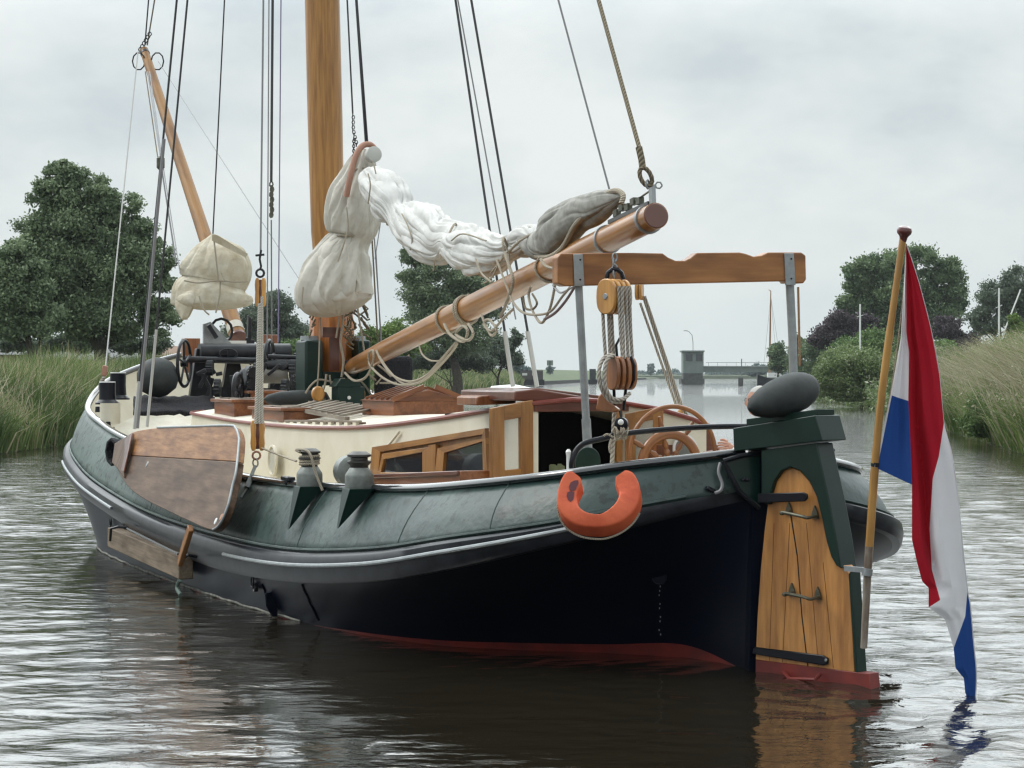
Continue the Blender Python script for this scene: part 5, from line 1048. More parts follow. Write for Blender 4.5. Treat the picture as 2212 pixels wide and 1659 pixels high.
for r_off, Y_o, rr_ in ((c0_, .0, .006) for c0_ in (23.5, 24.5)):
    pts = []
    for i, c in enumerate(C):
        if C[i][1] < 1070 and i < 40: continue
        if i > 75: continue
        a_ = C[max(i - 1, 0)]; b_ = C[min(i + 1, len(C) - 1)]; d = np.array([b_[0] - a_[0], b_[1] - a_[1]]); d /= np.linalg.norm(d); pts.append(W(c[0] - (-d[1]) * -r_off * (1) , c[1] - d[0] * -r_off, Yl(c[1]) - .06) + LRD * (.72 + Y_o * 6))
    mb = MB(); mb.tube([Vector(p) for p in pts], rr_, 6); mb.build('grab_line', M_rope2, lr)
mb = MB()
for (u, v, w_, h_) in ((1236, 1052, 8, 9), (1232, 1072, 8, 9), (1362, 1090, 4, 4)):
    pass
for (pp) in ([(1233, 1042), (1240, 1038), (1249, 1037), (1250, 1044), (1247, 1050), (1243, 1058), (1236, 1061), (1231, 1059), (1229, 1051)], [(1226, 1063), (1232, 1061), (1241, 1063), (1240, 1071), (1238, 1080), (1232, 1084), (1227, 1079), (1224, 1071)]):
    mb.prism([W(u, v, Yl(v) - .065) for u, v in pp], Vector((0, .003, 0)))
mb.build('worn_patch', M_stain, lr)

# ---------------------------------------------------------------- fenders
def blob(c, ax, prof, m, name, lab, grp='dark rubber fenders', n=28):
    mb = MB(); mb.lathe(c, ax, prof, n); o = mb.build(name, m); return tag(o, lab, 'fender', grp)
c0 = W(1626, 880, 16.2); c1 = W(1760, 832, 16.55); d = (c1 - c0); L_ = d.length
blob(c0 - d * .06, d, [(0, .0), (L_ * .02, .03), (L_ * .1, .075), (L_ * .25, .112), (L_ * .45, .137), (L_ * .65, .147), (L_ * .8, .14), (L_ * .92, .118), (L_ * 1.0, .09), (L_ * 1.04, .05), (L_ * 1.05, .0)], M_rub, 'rubber_fender', 'big dark grey teardrop fender lying on the rudder head')
c = ps(345, 815, 14.1); blob(c - ZU * .26, ZU + P2 * .1, [(0, .0), (.02, .10), (.10, .22), (.22, .27), (.34, .26), (.44, .20), (.5, .10), (.52, .0)], M_rub, 'rubber_fender', 'round dark ball fender standing at the bow beside the windlass handwheel')
c = ps(645, 862, 10.6); d = P2; blob(c + P2 * .42, -P2, [(0, .0), (.05, .05), (.2, .09), (.4, .10), (.6, .10), (.75, .08), (.8, .0)], M_rub, 'rubber_fender', 'long dark grey fender lying on the roof just before the mast')
for i, (u, v, lab) in enumerate(((689, 851, 'small round wooden block left of the green locker at the mast foot'), (777, 851, 'small round wooden block right of the green locker at the mast foot'))):
    c = ps(u, v, 10.2); mb = MB(); n = 16; mb.prism([c + P2 * (.075 * math.cos(2 * math.pi * k / n)) + ZU * (.09 * math.sin(2 * math.pi * k / n)) for k in range(n)], H2 * .08); tag(mb.build('wooden_block', M_block, bevel=.02), lab, 'block', 'blocks at the mast foot')

# ---------------------------------------------------------------- standing and running rigging
def line(u0, v0, Y0, u1, v1, Y1, r, m, name, label, cat='rope', vt=None, seg=None):
    a_ = W(u0, v0, Y0)
    if vt is not None: k = (vt - v0) / (v1 - v0); u1, v1 = u0 + (u1 - u0) * k, vt
    b_ = W(u1, v1, Y1); o = None
    if seg:
        root = thing(name, a_, label, cat); prev = 0
        for (k, rr, mm, nm) in seg:
            mb = MB(); mb.tube([a_.lerp(b_, prev), a_.lerp(b_, k)], rr, 7); mb.build(nm, mm, root); prev = k
        return root
    mb = MB(); mb.tube([a_, b_], r, 7); return tag(mb.build(name, m), label, cat)
VT = -1900
tb = ps(290, 925, 12.6); yb = tb.y
M_turn = mat('white_turnbuckle', (.5, .5, .48), .45, metal=.3)
line(291, 927, 27.6, 382, 0, 27.2, .013, M_wire, 'shroud', 'foremost-left black shroud rising from its white turnbuckle at the leeboard head', 'rigging wire', VT, [(.037, .024, M_turn, 'turnbuckle'), (1, .014, M_wire, 'wire')])
line(318, 922, 27.4, 405, 0, 27.2, .013, M_wire, 'shroud', 'second black shroud from the left with slender white turnbuckle', 'rigging wire', VT, [(.075, .018, M_turn, 'turnbuckle'), (1, .013, M_wire, 'wire')])
line(297, 925, 27.5, 352, 330, 27.3, .02, M_gwire, 'lashed_pole', 'grey rope running up beside the foremost-left shroud', 'rope', 300)
line(228, 792, 29.5, 298, 112, 36, .010, ropemat('pale_line', (.5, .5, .48), (.3, .3, .3)), 'bowsprit_stay', 'thin pale stay from the port bow rail up to the bowsprit tip', 'rope')
mb = MB(); mb.bar(W(228, 790, 29.5), W(224, 812, 29.5), .05, .07); tag(mb.build('stay_block', M_leather, bevel=.01), 'tiny pinkish wooden block at the foot of the bowsprit stay', 'block')
mb = cord([W(224, 812, 29.5), W(222, 825, 29.5), W(216, 838, 29.4), W(217, 826, 29.4), W(225, 815, 29.4)], .022, n=6); tag(mb.build('stay_lashing', M_rope), 'knotted grey rope tying the bowsprit stay block to the rail', 'rope')
line(460, 505, YJ, 485, 0, 29, .010, M_wire, 'jib_halyard', 'single dark halyard rising from the cream sail bag', 'rope', VT)
line(313, 98, 37, 321, 0, 36, .012, M_wire, 'forestay', 'left of two short wires above the bowsprit tip', 'rigging wire', -1200)
line(318, 98, 37, 334, 0, 36, .012, M_hemp, 'forestay', 'right of two short wires above the bowsprit tip', 'rigging wire', -1200)
line(342, 133, 36, 652, 612, 27.5, .006, M_gwire, 'downhaul', 'thin grey line slanting from the bowsprit tip down to the white sail', 'rope')
for i, (a0, b0_) in enumerate((((314, 155), (341, 342)), ((319, 155), (347, 342)), ((323, 155), (350, 342)))):
    line(*a0, 36, *b0_, 33.5, .009, M_gwire if i else M_hemp, 'bowsprit_fall', ('left', 'middle', 'right')[i] + ' of three close falls hanging below the bowsprit tip', 'rope')
c = W(347, 352, 33.4); mb = MB(); mb.lathe(c - ZU * .1, ZU, [(0, .03), (.03, .06), (.17, .06), (.2, .03)], 12); tag(mb.build('fall_block', M_bronze), 'small bronze block halfway down between bowsprit and left shrouds', 'block')
line(349, 362, 33.4, 381, 570, 31, .012, M_wire, 'bowsprit_tack', 'dark line from the small bronze block down to the sail bag\'s left side', 'rope'); line(353, 362, 33.4, 389, 590, 31, .008, M_gwire, 'bowsprit_tack', 'grey line from the small bronze block beside the dark one', 'rope')
line(563, 540, 22.2, 569, 0, 24, .010, M_gwire, 'hoist_pendant', 'grey wire straight above the leeboard hoist block', 'rope', VT)
line(577, 740, 24.5, 581, 0, 25, .007, M_gwire, 'halyard', 'thin grey halyard just left of the thick chained one', 'rope', VT)
line(586, 392, 24.3, 589, 0, 25, .015, M_wire, 'chained_halyard', 'thick dark halyard ending in a shackle left of the mast', 'rope', VT, [(1, .015, M_wire, 'wire')])
mb = MB()
for k in range(7): c = W(586 + (k % 2) * 1.5, 398 + k * 11, 24.3); mb.tube([c + Vector((.018 * math.cos(a_ * .9), .01 * math.sin(a_ * .9), .03 * math.sin(a_ * .9))) for a_ in range(7)], .009, 5, closed=True)
mb.tube([W(587, 400, 24.3), W(586, 470, 24.3)], .016, 6); tag(mb.build('halyard_shackle', M_bronze), 'dark chain and shackle on the thick halyard left of the mast', 'shackle')
line(586, 475, 24.3, 587, 740, 24.6, .008, M_gwire, 'halyard_tail', 'grey line below the halyard shackle', 'rope')
line(601, 740, 24.8, 607, 0, 25, .007, mat('violet_line', (.2, .18, .3), .6), 'halyard', 'thin violet halyard nearest the mast on its left', 'rope', VT)
line(762, 245, 26, 750, 0, 26.2, .010, M_wire, 'gaff_halyard', 'dark wire to the chain at the right of the mast', 'rope', VT)
mb = MB()
for k in range(13): c = W(762 + (k % 2) * 1.2 + (k > 6) * (k - 6) * 1.3, 248 + k * 5.4, 26); ax_ = Vector((1, 0, 0)) if k % 2 else Vector((0, 1, 0)); mb.tube([c + ax_ * (.016 * math.cos(a_ * 1.05)) + ZU * (.024 * math.sin(a_ * 1.05)) for a_ in range(6)], .006, 5, closed=True)
for k in range(10): c = W(764, 300 + k * 5.2, 25.9); ax_ = Vector((1, 0, 0)) if k % 2 else Vector((0, 1, 0)); mb.tube([c + ax_ * (.014 * math.cos(a_ * 1.05)) + ZU * (.022 * math.sin(a_ * 1.05)) for a_ in range(6)], .006, 5, closed=True)
tag(mb.build('gaff_chain', M_iron), 'short dark chain beside the mast above the gaff end', 'chain')
line(790, 308, 26, 769, 0, 26.2, .012, M_wire, 'peak_halyard', 'left of two close dark ropes going up right of the mast', 'rope', VT); line(794, 308, 26, 771, 0, 26.3, .010, M_wire, 'peak_halyard', 'right of two close dark ropes going up right of the mast', 'rope', VT)
for i, (a0, b0_, rr_, mm) in enumerate((((803, 505), (822, 840), .010, M_hemp), ((808, 505), (831, 840), .008, M_gwire), ((812, 540), (826, 800), .007, M_gwire), ((822, 480), (810, 560), .006, M_gwire))):
    line(*a0, 26.5, *b0_, 26.5, rr_, mm, 'fife_line', ('first', 'second', 'third', 'fourth')[i] + ' of the lines dropping from the sail just right of the mast', 'rope')
for i, (a0, b0_, rr_, mm) in enumerate((((1108, 835), (984, 0), .013, M_wire), ((1114, 690), (989, 0), .008, M_gwire), ((1160, 835), (1018, 0), .013, M_wire))):
    line(*a0, 23.0 if i != 1 else 24, *b0_, 25, rr_, mm, 'shroud', ('leftmost dark shroud', 'thin middle grey line', 'rightmost dark shroud')[i] + ' of the three between mast and boom end', 'rigging wire', VT, [(.04, .024, M_turn, 'turnbuckle'), (1, rr_, mm, 'wire')] if i != 1 else None)
line(1316, 408, 17.6, 1206, 0, 20, .008, M_gwire, 'topping_lift', 'thin grey wire meeting the boom sail left of the thick rope', 'rope', VT)
mb = MB(); a_ = W(1384, 330, 16.9); mb.tube([a_, W(1293, 0, 18)], .017, 10); mb.tube([W(1293, 0, 18), W(1293 - 91 * 5, -1650, 25)], .017, 8)
tl = thing('boom_lift_rope', a_, 'thick brown laid rope lifting the boom end', 'rope'); mb.build('rope', M_hemp, tl)
mb = MB(); mb.tube([W(1380, 318, 16.9), W(1386, 345, 16.88), W(1388, 362, 16.87)], .026, 10); mb.build('splice', M_hemp, tl)
mb = MB(); c = W(1395, 382, 16.86); mb.tube([c + Vector((.042 * math.cos(k * .524) + .02 * math.sin(k * .524) * -1, 0, .068 * math.sin(k * .524))) for k in range(12)], .017, 8, closed=True); mb.build('eye', M_hemp, tl)
mb = MB(); c = W(1399, 398, 16.84); mb.tube([c + Vector((.012 * math.cos(k * .785), .02 * math.cos(k * .785), .032 * math.sin(k * .785))) for k in range(8)], .008, 6, closed=True); mb.build('shackle', M_steel, tl)

# slack lines round the boom
def bl(pts, r, m, name, lab, dY=-.2, n=6):
    P = [W(u, v, YB(u)[0] + (-.42 + (d_[0] if d_ else dY))) for u, v, *d_ in pts]; o = cord(P, r, n=n, k=8).build(name, m); return tag(o, lab, 'rope')
bl([(745, 805), (765, 822), (790, 815), (806, 780), (806, 758), (798, 762), (796, 775)], .014, M_rope2, 'slack_line', 'loop of beige line round the boom\'s lower end beside the mast')
bl([(797, 772), (800, 790), (830, 818), (868, 832), (910, 824), (945, 795), (975, 762), (988, 742)], .013, M_rope2, 'slack_line', 'lowest sagging loop of beige line under the boom')
bl([(813, 757), (825, 782), (850, 812), (885, 824), (920, 812), (950, 780), (985, 740)], .013, M_rope2, 'slack_line', 'middle sagging loop of beige line under the boom')
bl([(820, 770), (840, 800), (870, 828), (900, 822), (935, 800), (965, 765)], .011, M_rope2, 'slack_line', 'upper sagging loop of beige line under the boom')
bl([(905, 745), (912, 765), (928, 778), (950, 780)], .009, M_rope2, 'slack_line', 'short thin line sagging below the boom left of the tree')
bl([(960, 700), (972, 722), (1000, 738), (1010, 715), (1000, 705), (985, 722), (1010, 735), (1022, 720), (1012, 700)], .015, M_rope2, 'rope_tangle', 'tangled knot of beige rope hanging under the boom middle')
bl([(1040, 680), (1050, 705), (1062, 725), (1072, 712), (1056, 690), (1045, 700), (1062, 715), (1085, 690), (1108, 668)], .012, M_rope2, 'rope_tangle', 'second rope tangle hanging under the boom, right of the knot')
bl([(1090, 545), (1100, 575), (1108, 610), (1092, 660), (1080, 685)], .016, M_rope2, 'clew_tie', 'beige tie hanging from the gathered sail across the boom')
bl([(1072, 560), (1080, 580), (1095, 620), (1110, 655), (1130, 675), (1160, 680), (1190, 672), (1215, 640), (1232, 620)], .011, M_rope2, 'slack_line', 'long sagging line under the boom beside the gallows beam')
bl([(1168, 560), (1180, 575), (1200, 580), (1214, 572)], .013, M_rope2, 'clew_line', 'beige line looping from the grey sail end to the gallows beam')
bl([(1200, 610), (1190, 660), (1176, 692), (1165, 695), (1150, 670), (1142, 640), (1146, 620)], .012, M_rope2, 'slack_line', 'steep loop of line hanging left of the gallows post')
bl([(1176, 690), (1200, 675), (1222, 650), (1240, 622)], .012, M_purp, 'slack_line', 'mauve line rising to the left end of the gallows beam')
bl([(1194, 616), (1210, 632), (1230, 624), (1244, 616)], .009, M_gwire, 'slack_line', 'small grey line loop under the left end of the gallows beam')
bl([(1130, 640), (1135, 665), (1150, 668), (1160, 655), (1150, 635)], .010, M_hemp, 'rope_coil', 'small dark rope coil under the boom')
bl([(1028, 560), (1040, 590), (1062, 610)], .010, M_rope2, 'clew_tie', 'thin tie dropping from the white sail to the boom')
tag(turns(YB(965)[1], 1, .55, .015, M_rope2, .05, 'boom_lashing'), 'single turn of beige rope round the boom, lower of the two lashings', 'rope')
tag(turns(YB(1003)[1], 2, .6, .017, M_rope2, .07, 'boom_lashing'), 'double turn of beige rope round the boom, upper of the two lashings', 'rope')
tag(turns(YB(1190)[1], 1, -.5, .012, M_rope2, .05, 'boom_lashing'), 'thin turn of rope round the boom just before the gallows beam', 'rope')
# rope tails at the mast
for i, (pts, rr_) in enumerate(((((742, 672), (740, 700), (736, 740), (742, 780), (738, 815)), .016), (((735, 672), (730, 705), (726, 730)), .012), (((692, 670), (690, 740), (688, 800), (684, 850)), .010), (((772, 660), (776, 690), (784, 740), (790, 780)), .012), (((752, 812), (760, 840), (768, 868)), .013), (((660, 850), (672, 832), (690, 820), (720, 826)), .012), (((705, 808), (702, 830), (694, 850), (676, 868), (666, 868)), .014), (((712, 810), (716, 830), (726, 822), (745, 818)), .012), (((776, 820), (790, 835), (800, 850)), .012))):
    tag(cord([ps(u, v, 10.4) for u, v in pts], rr_, n=6).build('mast_line', M_rope2), ('long beige rope hanging down the mast front', 'short rope end on the mast front', 'dark thin line down the left edge of the mast foot', 'rope down the right edge of the mast foot', 'rope end hanging over the green locker', 'line arching left from the mast foot', 'pale rope end curling onto the roof left of the mast', 'short line over the left block at the mast', 'short line over the right block at the mast')[i], 'rope')
mb = MB()
for k in range(26):
    c = ps(768 + random.uniform(-14, 14), 650 + k * 3.2, 10.5); mb.tube([c, c + Vector((random.uniform(-.12, .12), random.uniform(-.05, .05), random.uniform(-.1, .1))), c + Vector((random.uniform(-.12, .12), 0, random.uniform(-.16, .02)))], .012, 5)
tag(mb.build('coiled_halyards', M_hemp), 'tangle of dark coiled halyards at the right side of the mast foot', 'rope coil')
mb = MB()
for k in range(9):
    c = ps(672 + random.uniform(-4, 4), 672 + k * 5, 10.6); mb.tube([c, c + Vector((random.uniform(-.06, .06), 0, random.uniform(-.1, .1)))], .012, 5)
tag(mb.build('coiled_halyards', M_hemp), 'small dark rope coil at the left side of the mast foot', 'rope coil')
# wooden casks/black sail behind boom foot
mb = MB(); mb.box(ps(850, 825, 10.2), P2 * .22, ZU * .30, H2 * .1)
tag(mb.build('folded_black_cover', M_net, bevel=.06), 'black cover standing on the roof under the boom, right of the mast', 'cover')
mb = MB()
for k in range(16):
    c = ps(random.uniform(790, 865), random.uniform(800, 855), random.uniform(10, 10.8)); mb.tube([c, c + Vector((random.uniform(-.2, .2), 0, random.uniform(-.2, .2)))], .012, 5)
tag(mb.build('deck_ropes', M_rope2), 'loose rope ends piled on the roof right of the mast foot', 'rope')
# coil of rope at the stern quarter
tag(cord([ps(1556, 1000, .0), ps(1552, 1020, -.02), ps(1560, 1045, -.05), ps(1556, 1060, -.06), ps(1544, 1065, -.04)], .013, n=6).build('stern_line', M_gwire), 'grey line hanging over the bulwark near the stern', 'rope')
mb = MB(); mb.bar(ps(1525, 1053, -.02), ps(1544, 1062, -.02), .03, .05, up=H2); tag(mb.build('line_handle', M_navy, bevel=.008), 'small black handle at the end of the stern line', 'handle')

# ---------------------------------------------------------------- helmsman
man = thing('person', T(.85, -.62, .45), 'white-haired person in white shirt steering, mostly hidden behind the dark fender', 'person')
def skin(name, nodes, edges, m, par, sub=2):
    me = bpy.data.meshes.new(name); off = WLOC[par.name]; me.from_pydata([tuple(Vector(p) - off) for p, r in nodes], edges, []); me.materials.append(m); o = bpy.data.objects.new(name, me); COL.objects.link(o); o.parent = par
    s = o.modifiers.new('k', 'SKIN'); sv = me.skin_vertices[0].data if me.skin_vertices else None
    if sv is None: me.skin_vertices if False else None
    for i, (p, r) in enumerate(nodes):
        me.skin_vertices[0].data[i].radius = (r, r) if not isinstance(r, tuple) else r
    me.skin_vertices[0].data[0].use_root = True
    u = o.modifiers.new('s', 'SUBSURF'); u.levels = u.render_levels = sub
    o.modifiers['k'].use_smooth_shade = True; WLOC[o.name] = off; return o
Y0 = 17.7
hc = W(1640, 868, Y0)      # head centre; the face looks to port (left)
fw = Vector((-.93, -.30, 0)).normalized(); sd = ZU.cross(fw)
sh = hc - ZU * .30
try:
    mh = ps(1556, 966, SW - .03)       # hand on the rim
    el = sh + sd * .20 + fw * .12 - ZU * .30; wr = mh + Vector((.12, .04, -.015))
    # sd points to the far or near side: the near arm reaches to the wheel
    nodes = [(hc - ZU * .78, .15), (hc - ZU * .55, .15), (sh - ZU * .02, .16), (sh + ZU * .09, .06), (hc + ZU * -.06 + fw * -.01, .055),
             (sh + sd * .19, .065), (el, .05), (wr.lerp(el, .25), .042), (wr, .032), (sh - sd * .19, .065), (sh - sd * .24 - ZU * .3, .05), (sh - sd * .2 - ZU * .52 + fw * .1, .035),
             (hc - ZU * .85 + sd * .1, .10), (hc - ZU * 1.22 + sd * .12 + fw * .03, .07), (hc - ZU * 1.6 + sd * .12, .05), (hc - ZU * 1.62 + sd * .12 + fw * .16, .04),
             (hc - ZU * .85 - sd * .1, .10), (hc - ZU * 1.22 - sd * .12 + fw * .03, .07), (hc - ZU * 1.6 - sd * .12, .05), (hc - ZU * 1.62 - sd * .12 + fw * .16, .04)]
    edges = [(0, 1), (1, 2), (2, 3), (3, 4), (2, 5), (5, 6), (6, 7), (7, 8), (2, 9), (9, 10), (10, 11), (0, 12), (12, 13), (13, 14), (14, 15), (0, 16), (16, 17), (17, 18), (18, 19)]
    skin('body', nodes, edges, M_shirt, man)
except Exception as ex: print('skin failed', ex)
# head: shaped ellipsoid with nose, brow, chin; hair cap; ears
mb = MB(); rows = []; n1_, n2_ = 26, 32
for i in range(n1_ + 1):
    ph = math.pi * i / n1_; r_ = []
    for j in range(n2_):
        th = 2 * math.pi * j / n2_; f = math.cos(th) * math.sin(ph); s_ = math.sin(th) * math.sin(ph); z = math.cos(ph)
        F_ = f * .098; S_ = s_ * .075 * (1 - .15 * max(-z, 0)); Z_ = z * .118
        g = lambda a, b, sz: math.exp(-((s_ - a) / sz) ** 2 - ((z - b) / sz) ** 2) if f > 0 else 0
        F_ += .026 * math.exp(-(s_ / .13) ** 2 - ((z + .12) / .16) ** 2) * (f > 0) + .010 * g(0, .22, .3) - .012 * (g(.35, .08, .14) + g(-.35, .08, .14)) + .010 * math.exp(-(s_ / .25) ** 2 - ((z + .42) / .10) ** 2) * (f > 0) + .014 * math.exp(-(s_ / .3) ** 2 - ((z + .75) / .2) ** 2) * (f > 0)
        r_.append(hc + fw * F_ + sd * S_ + ZU * Z_)
    rows.append(r_)
mb.grid(rows, True, closeu=True); mb.build('head', M_skin, man)
mb = MB(); rows = []
for i in range(14):
    ph = math.pi * .62 * i / 13; r_ = []
    for j in range(n2_):
        th = 2 * math.pi * j / n2_; f = math.cos(th) * math.sin(ph); s_ = math.sin(th) * math.sin(ph); z = math.cos(ph); k = 1.07
        if f > .25 and z < .62: k = .9
        r_.append(hc + fw * (f * .098 * k - .006) + sd * s_ * .075 * k + ZU * z * .118 * k)
    rows.append(r_)
mb.grid(rows, True, closeu=True); mb.build('hair', M_hair, man)
for sg in (1, -1):
    mb = MB(); mb.lathe(hc + sd * .07 * sg - ZU * .005 - fw * .005, sd * sg, [(0, .02), (.008, .03), (.014, .022), (.012, .01)], 12); mb.build('ear', M_skin, man)
mb = MB(); ringc = hc + fw * .098 + ZU * .012
for sg in (1, -1): c = ringc + sd * .033 * sg; mb.tube([c + sd * (.02 * math.cos(k * .785)) + ZU * (.017 * math.sin(k * .785)) for k in range(8)], .0025, 5, closed=True)
mb.tube([ringc + sd * .054, hc + sd * .08 + ZU * .012], .0025, 5); mb.build('glasses', M_iron, man)
# hand gripping the rim: palm and five fingers grown as skinned chains
pc = mh + Vector((.045, .03, 0))
hn = [(wr, .028), (pc + Vector((.03, .03, 0)), .030)]; he = [(0, 1)]
k0 = pc
for i in range(4):
    z = .034 - .021 * i; L1 = (.040, .046, .043, .034)[i]
    b_ = len(hn); hn += [(k0 + Vector((.005, -.005, z)), .0115), (k0 + Vector((-.030, -.022, z + .004)), .0098), (k0 + Vector((-.030 - L1 * .6, .000 - .012, z + .002)), .0090), (k0 + Vector((-.030 - L1 * .7, .022, z - .002)), .0080)]
    he += [(1, b_), (b_, b_ + 1), (b_ + 1, b_ + 2), (b_ + 2, b_ + 3)]
b_ = len(hn); hn += [(k0 + Vector((.012, .01, .045)), .012), (k0 + Vector((-.018, .006, .060)), .0105), (k0 + Vector((-.044, .012, .058)), .009)]; he += [(1, b_), (b_, b_ + 1), (b_ + 1, b_ + 2)]
try: skin('hand', hn, he, M_skin, man, 2)
except Exception as ex: print('hand failed', ex)

# a loose white tender roof beyond the cabin
mb = MB(); q = [W(1055, 842, 24.2), W(1062, 836, 24.6), W(1110, 832, 24.6), W(1150, 840, 24.2)]; mb.prism([p - ZU * .02 for p in q], ZU * .03); mb.box(W(1085, 850, 24.3), Vector((.14, 0, 0)), Vector((0, .1, 0)), ZU * .05)
tag(mb.build('white_cover_board', M_white), 'small white flat cover beyond the cabin roof, on the starboard side', 'cover')

# ================================================================== SURROUNDINGS
# ---------------------------------------------------------------- water
mw = bpy.data.materials.new('canal_water'); mw.use_nodes = True; t = mw.node_tree; b = t.nodes['Principled BSDF']
b.inputs['Base Color'].default_value = (.016, .013, .008, 1); b.inputs['Roughness'].default_value = .02; b.inputs['IOR'].default_value = 1.65; b.inputs['Specular IOR Level'].default_value = .5
g_ = N(t, 'ShaderNodeNewGeometry'); mp1 = N(t, 'ShaderNodeMapping'); mp1.inputs['Scale'].default_value = (1.0, 1.5, 1); t.links.new(g_.outputs['Position'], mp1.inputs[0])
na = N(t, 'ShaderNodeTexNoise'); na.inputs['Scale'].default_value = 4.5; na.inputs['Detail'].default_value = 4; na.inputs['Distortion'].default_value = .4; t.links.new(mp1.outputs[0], na.inputs['Vector'])
nb_ = N(t, 'ShaderNodeTexNoise'); nb_.inputs['Scale'].default_value = .9; nb_.inputs['Detail'].default_value = 3; t.links.new(mp1.outputs[0], nb_.inputs['Vector'])
calm = N(t, 'ShaderNodeAttribute', attribute_name='rough_water')
m1 = N(t, 'ShaderNodeMath', operation='MULTIPLY'); m1.inputs[1].default_value = 1.0; t.links.new(na.outputs['Fac'], m1.inputs[0])
m2 = N(t, 'ShaderNodeMath', operation='MULTIPLY_ADD'); m2.inputs[1].default_value = 2.2; t.links.new(nb_.outputs['Fac'], m2.inputs[0]); t.links.new(m1.outputs[0], m2.inputs[2])
bp = N(t, 'ShaderNodeBump'); bp.inputs['Distance'].default_value = .022; t.links.new(calm.outputs['Fac'], bp.inputs['Strength']); t.links.new(m2.outputs[0], bp.inputs['Height']); t.links.new(bp.outputs[0], b.inputs['Normal'])
# near water: displaced grid
WAMP = .00175
Ya, Yb, KX = 6.0, 120.0, .245
ys = [Ya]
while ys[-1] < Yb: ys.append(ys[-1] + max(.022, .0030 * ys[-1]))
ys = np.array(ys); ys[-1] = Yb; rs_ = np.linspace(-KX, KX, 720); GX = rs_[None, :] * (ys[:, None] + 7); GY = np.repeat(ys[:, None], 720, 1)
Z = np.zeros_like(GX); rng = np.random.default_rng(5)
def groups(fx, fy, sd): return .5 + .5 * np.sin(GX * fx + 2.1 * np.sin(GY * fy * .7 + sd) + sd) * np.sin(GY * fy + 1.7 * np.sin(GX * fx * .8 + sd * 2))
for i in range(64):
    lam = .16 * (1.3 / .16) ** rng.random(); an = rng.normal(math.pi / 2 + .15, .62); k = 2 * math.pi / lam; ph = rng.random() * 6.28
    A_ = WAMP * lam ** 1.0; wx = GX + .10 * np.sin(GY * 1.3 + i); wy = GY + .10 * np.sin(GX * 1.1 + i * 2)
    px_ = GY * GY / (CH * 2278); att = np.clip((lam - 1.0 * px_) / (lam + 1e-6) * 1.3, 0, 1)
    sn_ = np.sin(k * (math.cos(an) * wx + math.sin(an) * wy) + ph); Z += A_ * att * (np.exp(1.0 * sn_) - 1.27) * (.35 + 1.0 * groups(.9 + .05 * i, .7 + .04 * i, i))
SX = (GX - O3.x) * H2.x + (GY - O3.y) * H2.y; TX = (GX - O3.x) * P2.x + (GY - O3.y) * P2.y
# calm glassy water in the lee of the port quarter, disturbed propeller wash behind the rudder
def sm_(x, a, b): k = np.clip((x - a) / (b - a), 0, 1); return k * k * (3 - 2 * k)
calmness = np.exp(-((SX + 1.0) / 5.2) ** 2) * sm_(-TX, -7.5, -3.0) * (1 - sm_(-TX, .2, 1.4)) * np.where(SX > -6, 1, 1)
nse = .5 + .5 * np.sin(GX * 1.7 + 2 * np.sin(GY * .9)) * np.sin(GY * 2.3 + 1.5 * np.sin(GX * .8))
rw = 1 - .86 * np.clip(calmness * (1.05 - .35 * nse), 0, 1)
rw *= 1 - .45 * np.exp(-((TX - 3.3) / 1.6) ** 2) * (SX > 1) * (SX < 16)
wash = np.exp(-((TX + .9 + .22 * SX) / .9) ** 2) * sm_(-SX, -.3, .8); rw = rw + .55 * wash
Z = Z * rw; ex = np.minimum((KX - np.abs(rs_))[None, :] * (GY + 7), np.minimum(GY - Ya + 2, (Yb - GY) * .3)); Z *= sm_(ex, 0, .8)
Z += .052 * np.exp(-((SX - .2) / 1.5) ** 2 - (TX / 1.5) ** 2)          # stern wave
rr_w = np.hypot(GX - 2.35, GY - 15.9); Z += .0055 * np.exp(-rr_w / 1.3) * np.sin(rr_w * 19 - 1.5 * np.sin(GX * 2.2)) * sm_(rr_w, .05, .4)
rr_w = np.hypot(GX - 1.2, GY - 16.6); Z += .003 * np.exp(-rr_w / .9) * np.sin(rr_w * 24 + GX * 2) * sm_(rr_w, .1, .5)
Z += .012 * wash * np.sin(SX * 9 + TX * 3 + 2 * np.sin(TX * 5))
ny_, nx_ = GX.shape; V = np.stack([GX, GY, Z], -1).reshape(-1, 3); idx = np.arange(nx_ * ny_).reshape(ny_, nx_)
Q = np.stack([idx[:-1, :-1], idx[:-1, 1:], idx[1:, 1:], idx[1:, :-1]], -1).reshape(-1, 4)
ext = np.array([(-9000, -200, 0), (9000, -200, 0), (9000, 9000, 0), (-9000, 9000, 0), (-KX * (Ya + 7), Ya, 0), (KX * (Ya + 7), Ya, 0), (KX * (Yb + 7), Yb, 0), (-KX * (Yb + 7), Yb, 0)], float); nv = len(V)
Q2 = np.array([(0, 1, 5, 4), (1, 2, 6, 5), (2, 3, 7, 6), (3, 0, 4, 7)]) + nv
def fastmesh(name, V, Q, m, attrs=None, smooth=False):
    me = bpy.data.meshes.new(name); k = Q.shape[1]; me.vertices.add(len(V)); me.vertices.foreach_set('co', V.astype(np.float32).ravel()); me.loops.add(Q.size); me.loops.foreach_set('vertex_index', Q.astype(np.int32).ravel())
    me.polygons.add(len(Q)); me.polygons.foreach_set('loop_start', np.arange(0, Q.size, k, dtype=np.int32)); me.polygons.foreach_set('loop_total', np.full(len(Q), k, dtype=np.int32))
    if smooth: me.polygons.foreach_set('use_smooth', np.ones(len(Q), bool))
    me.materials.append(m)
    for a_, val in (attrs or {}).items(): at = me.attributes.new(a_, 'FLOAT', 'POINT'); at.data.foreach_set('value', val.astype(np.float32).ravel())
    me.update(); me.validate(); o = bpy.data.objects.new(name, me); COL.objects.link(o); return o
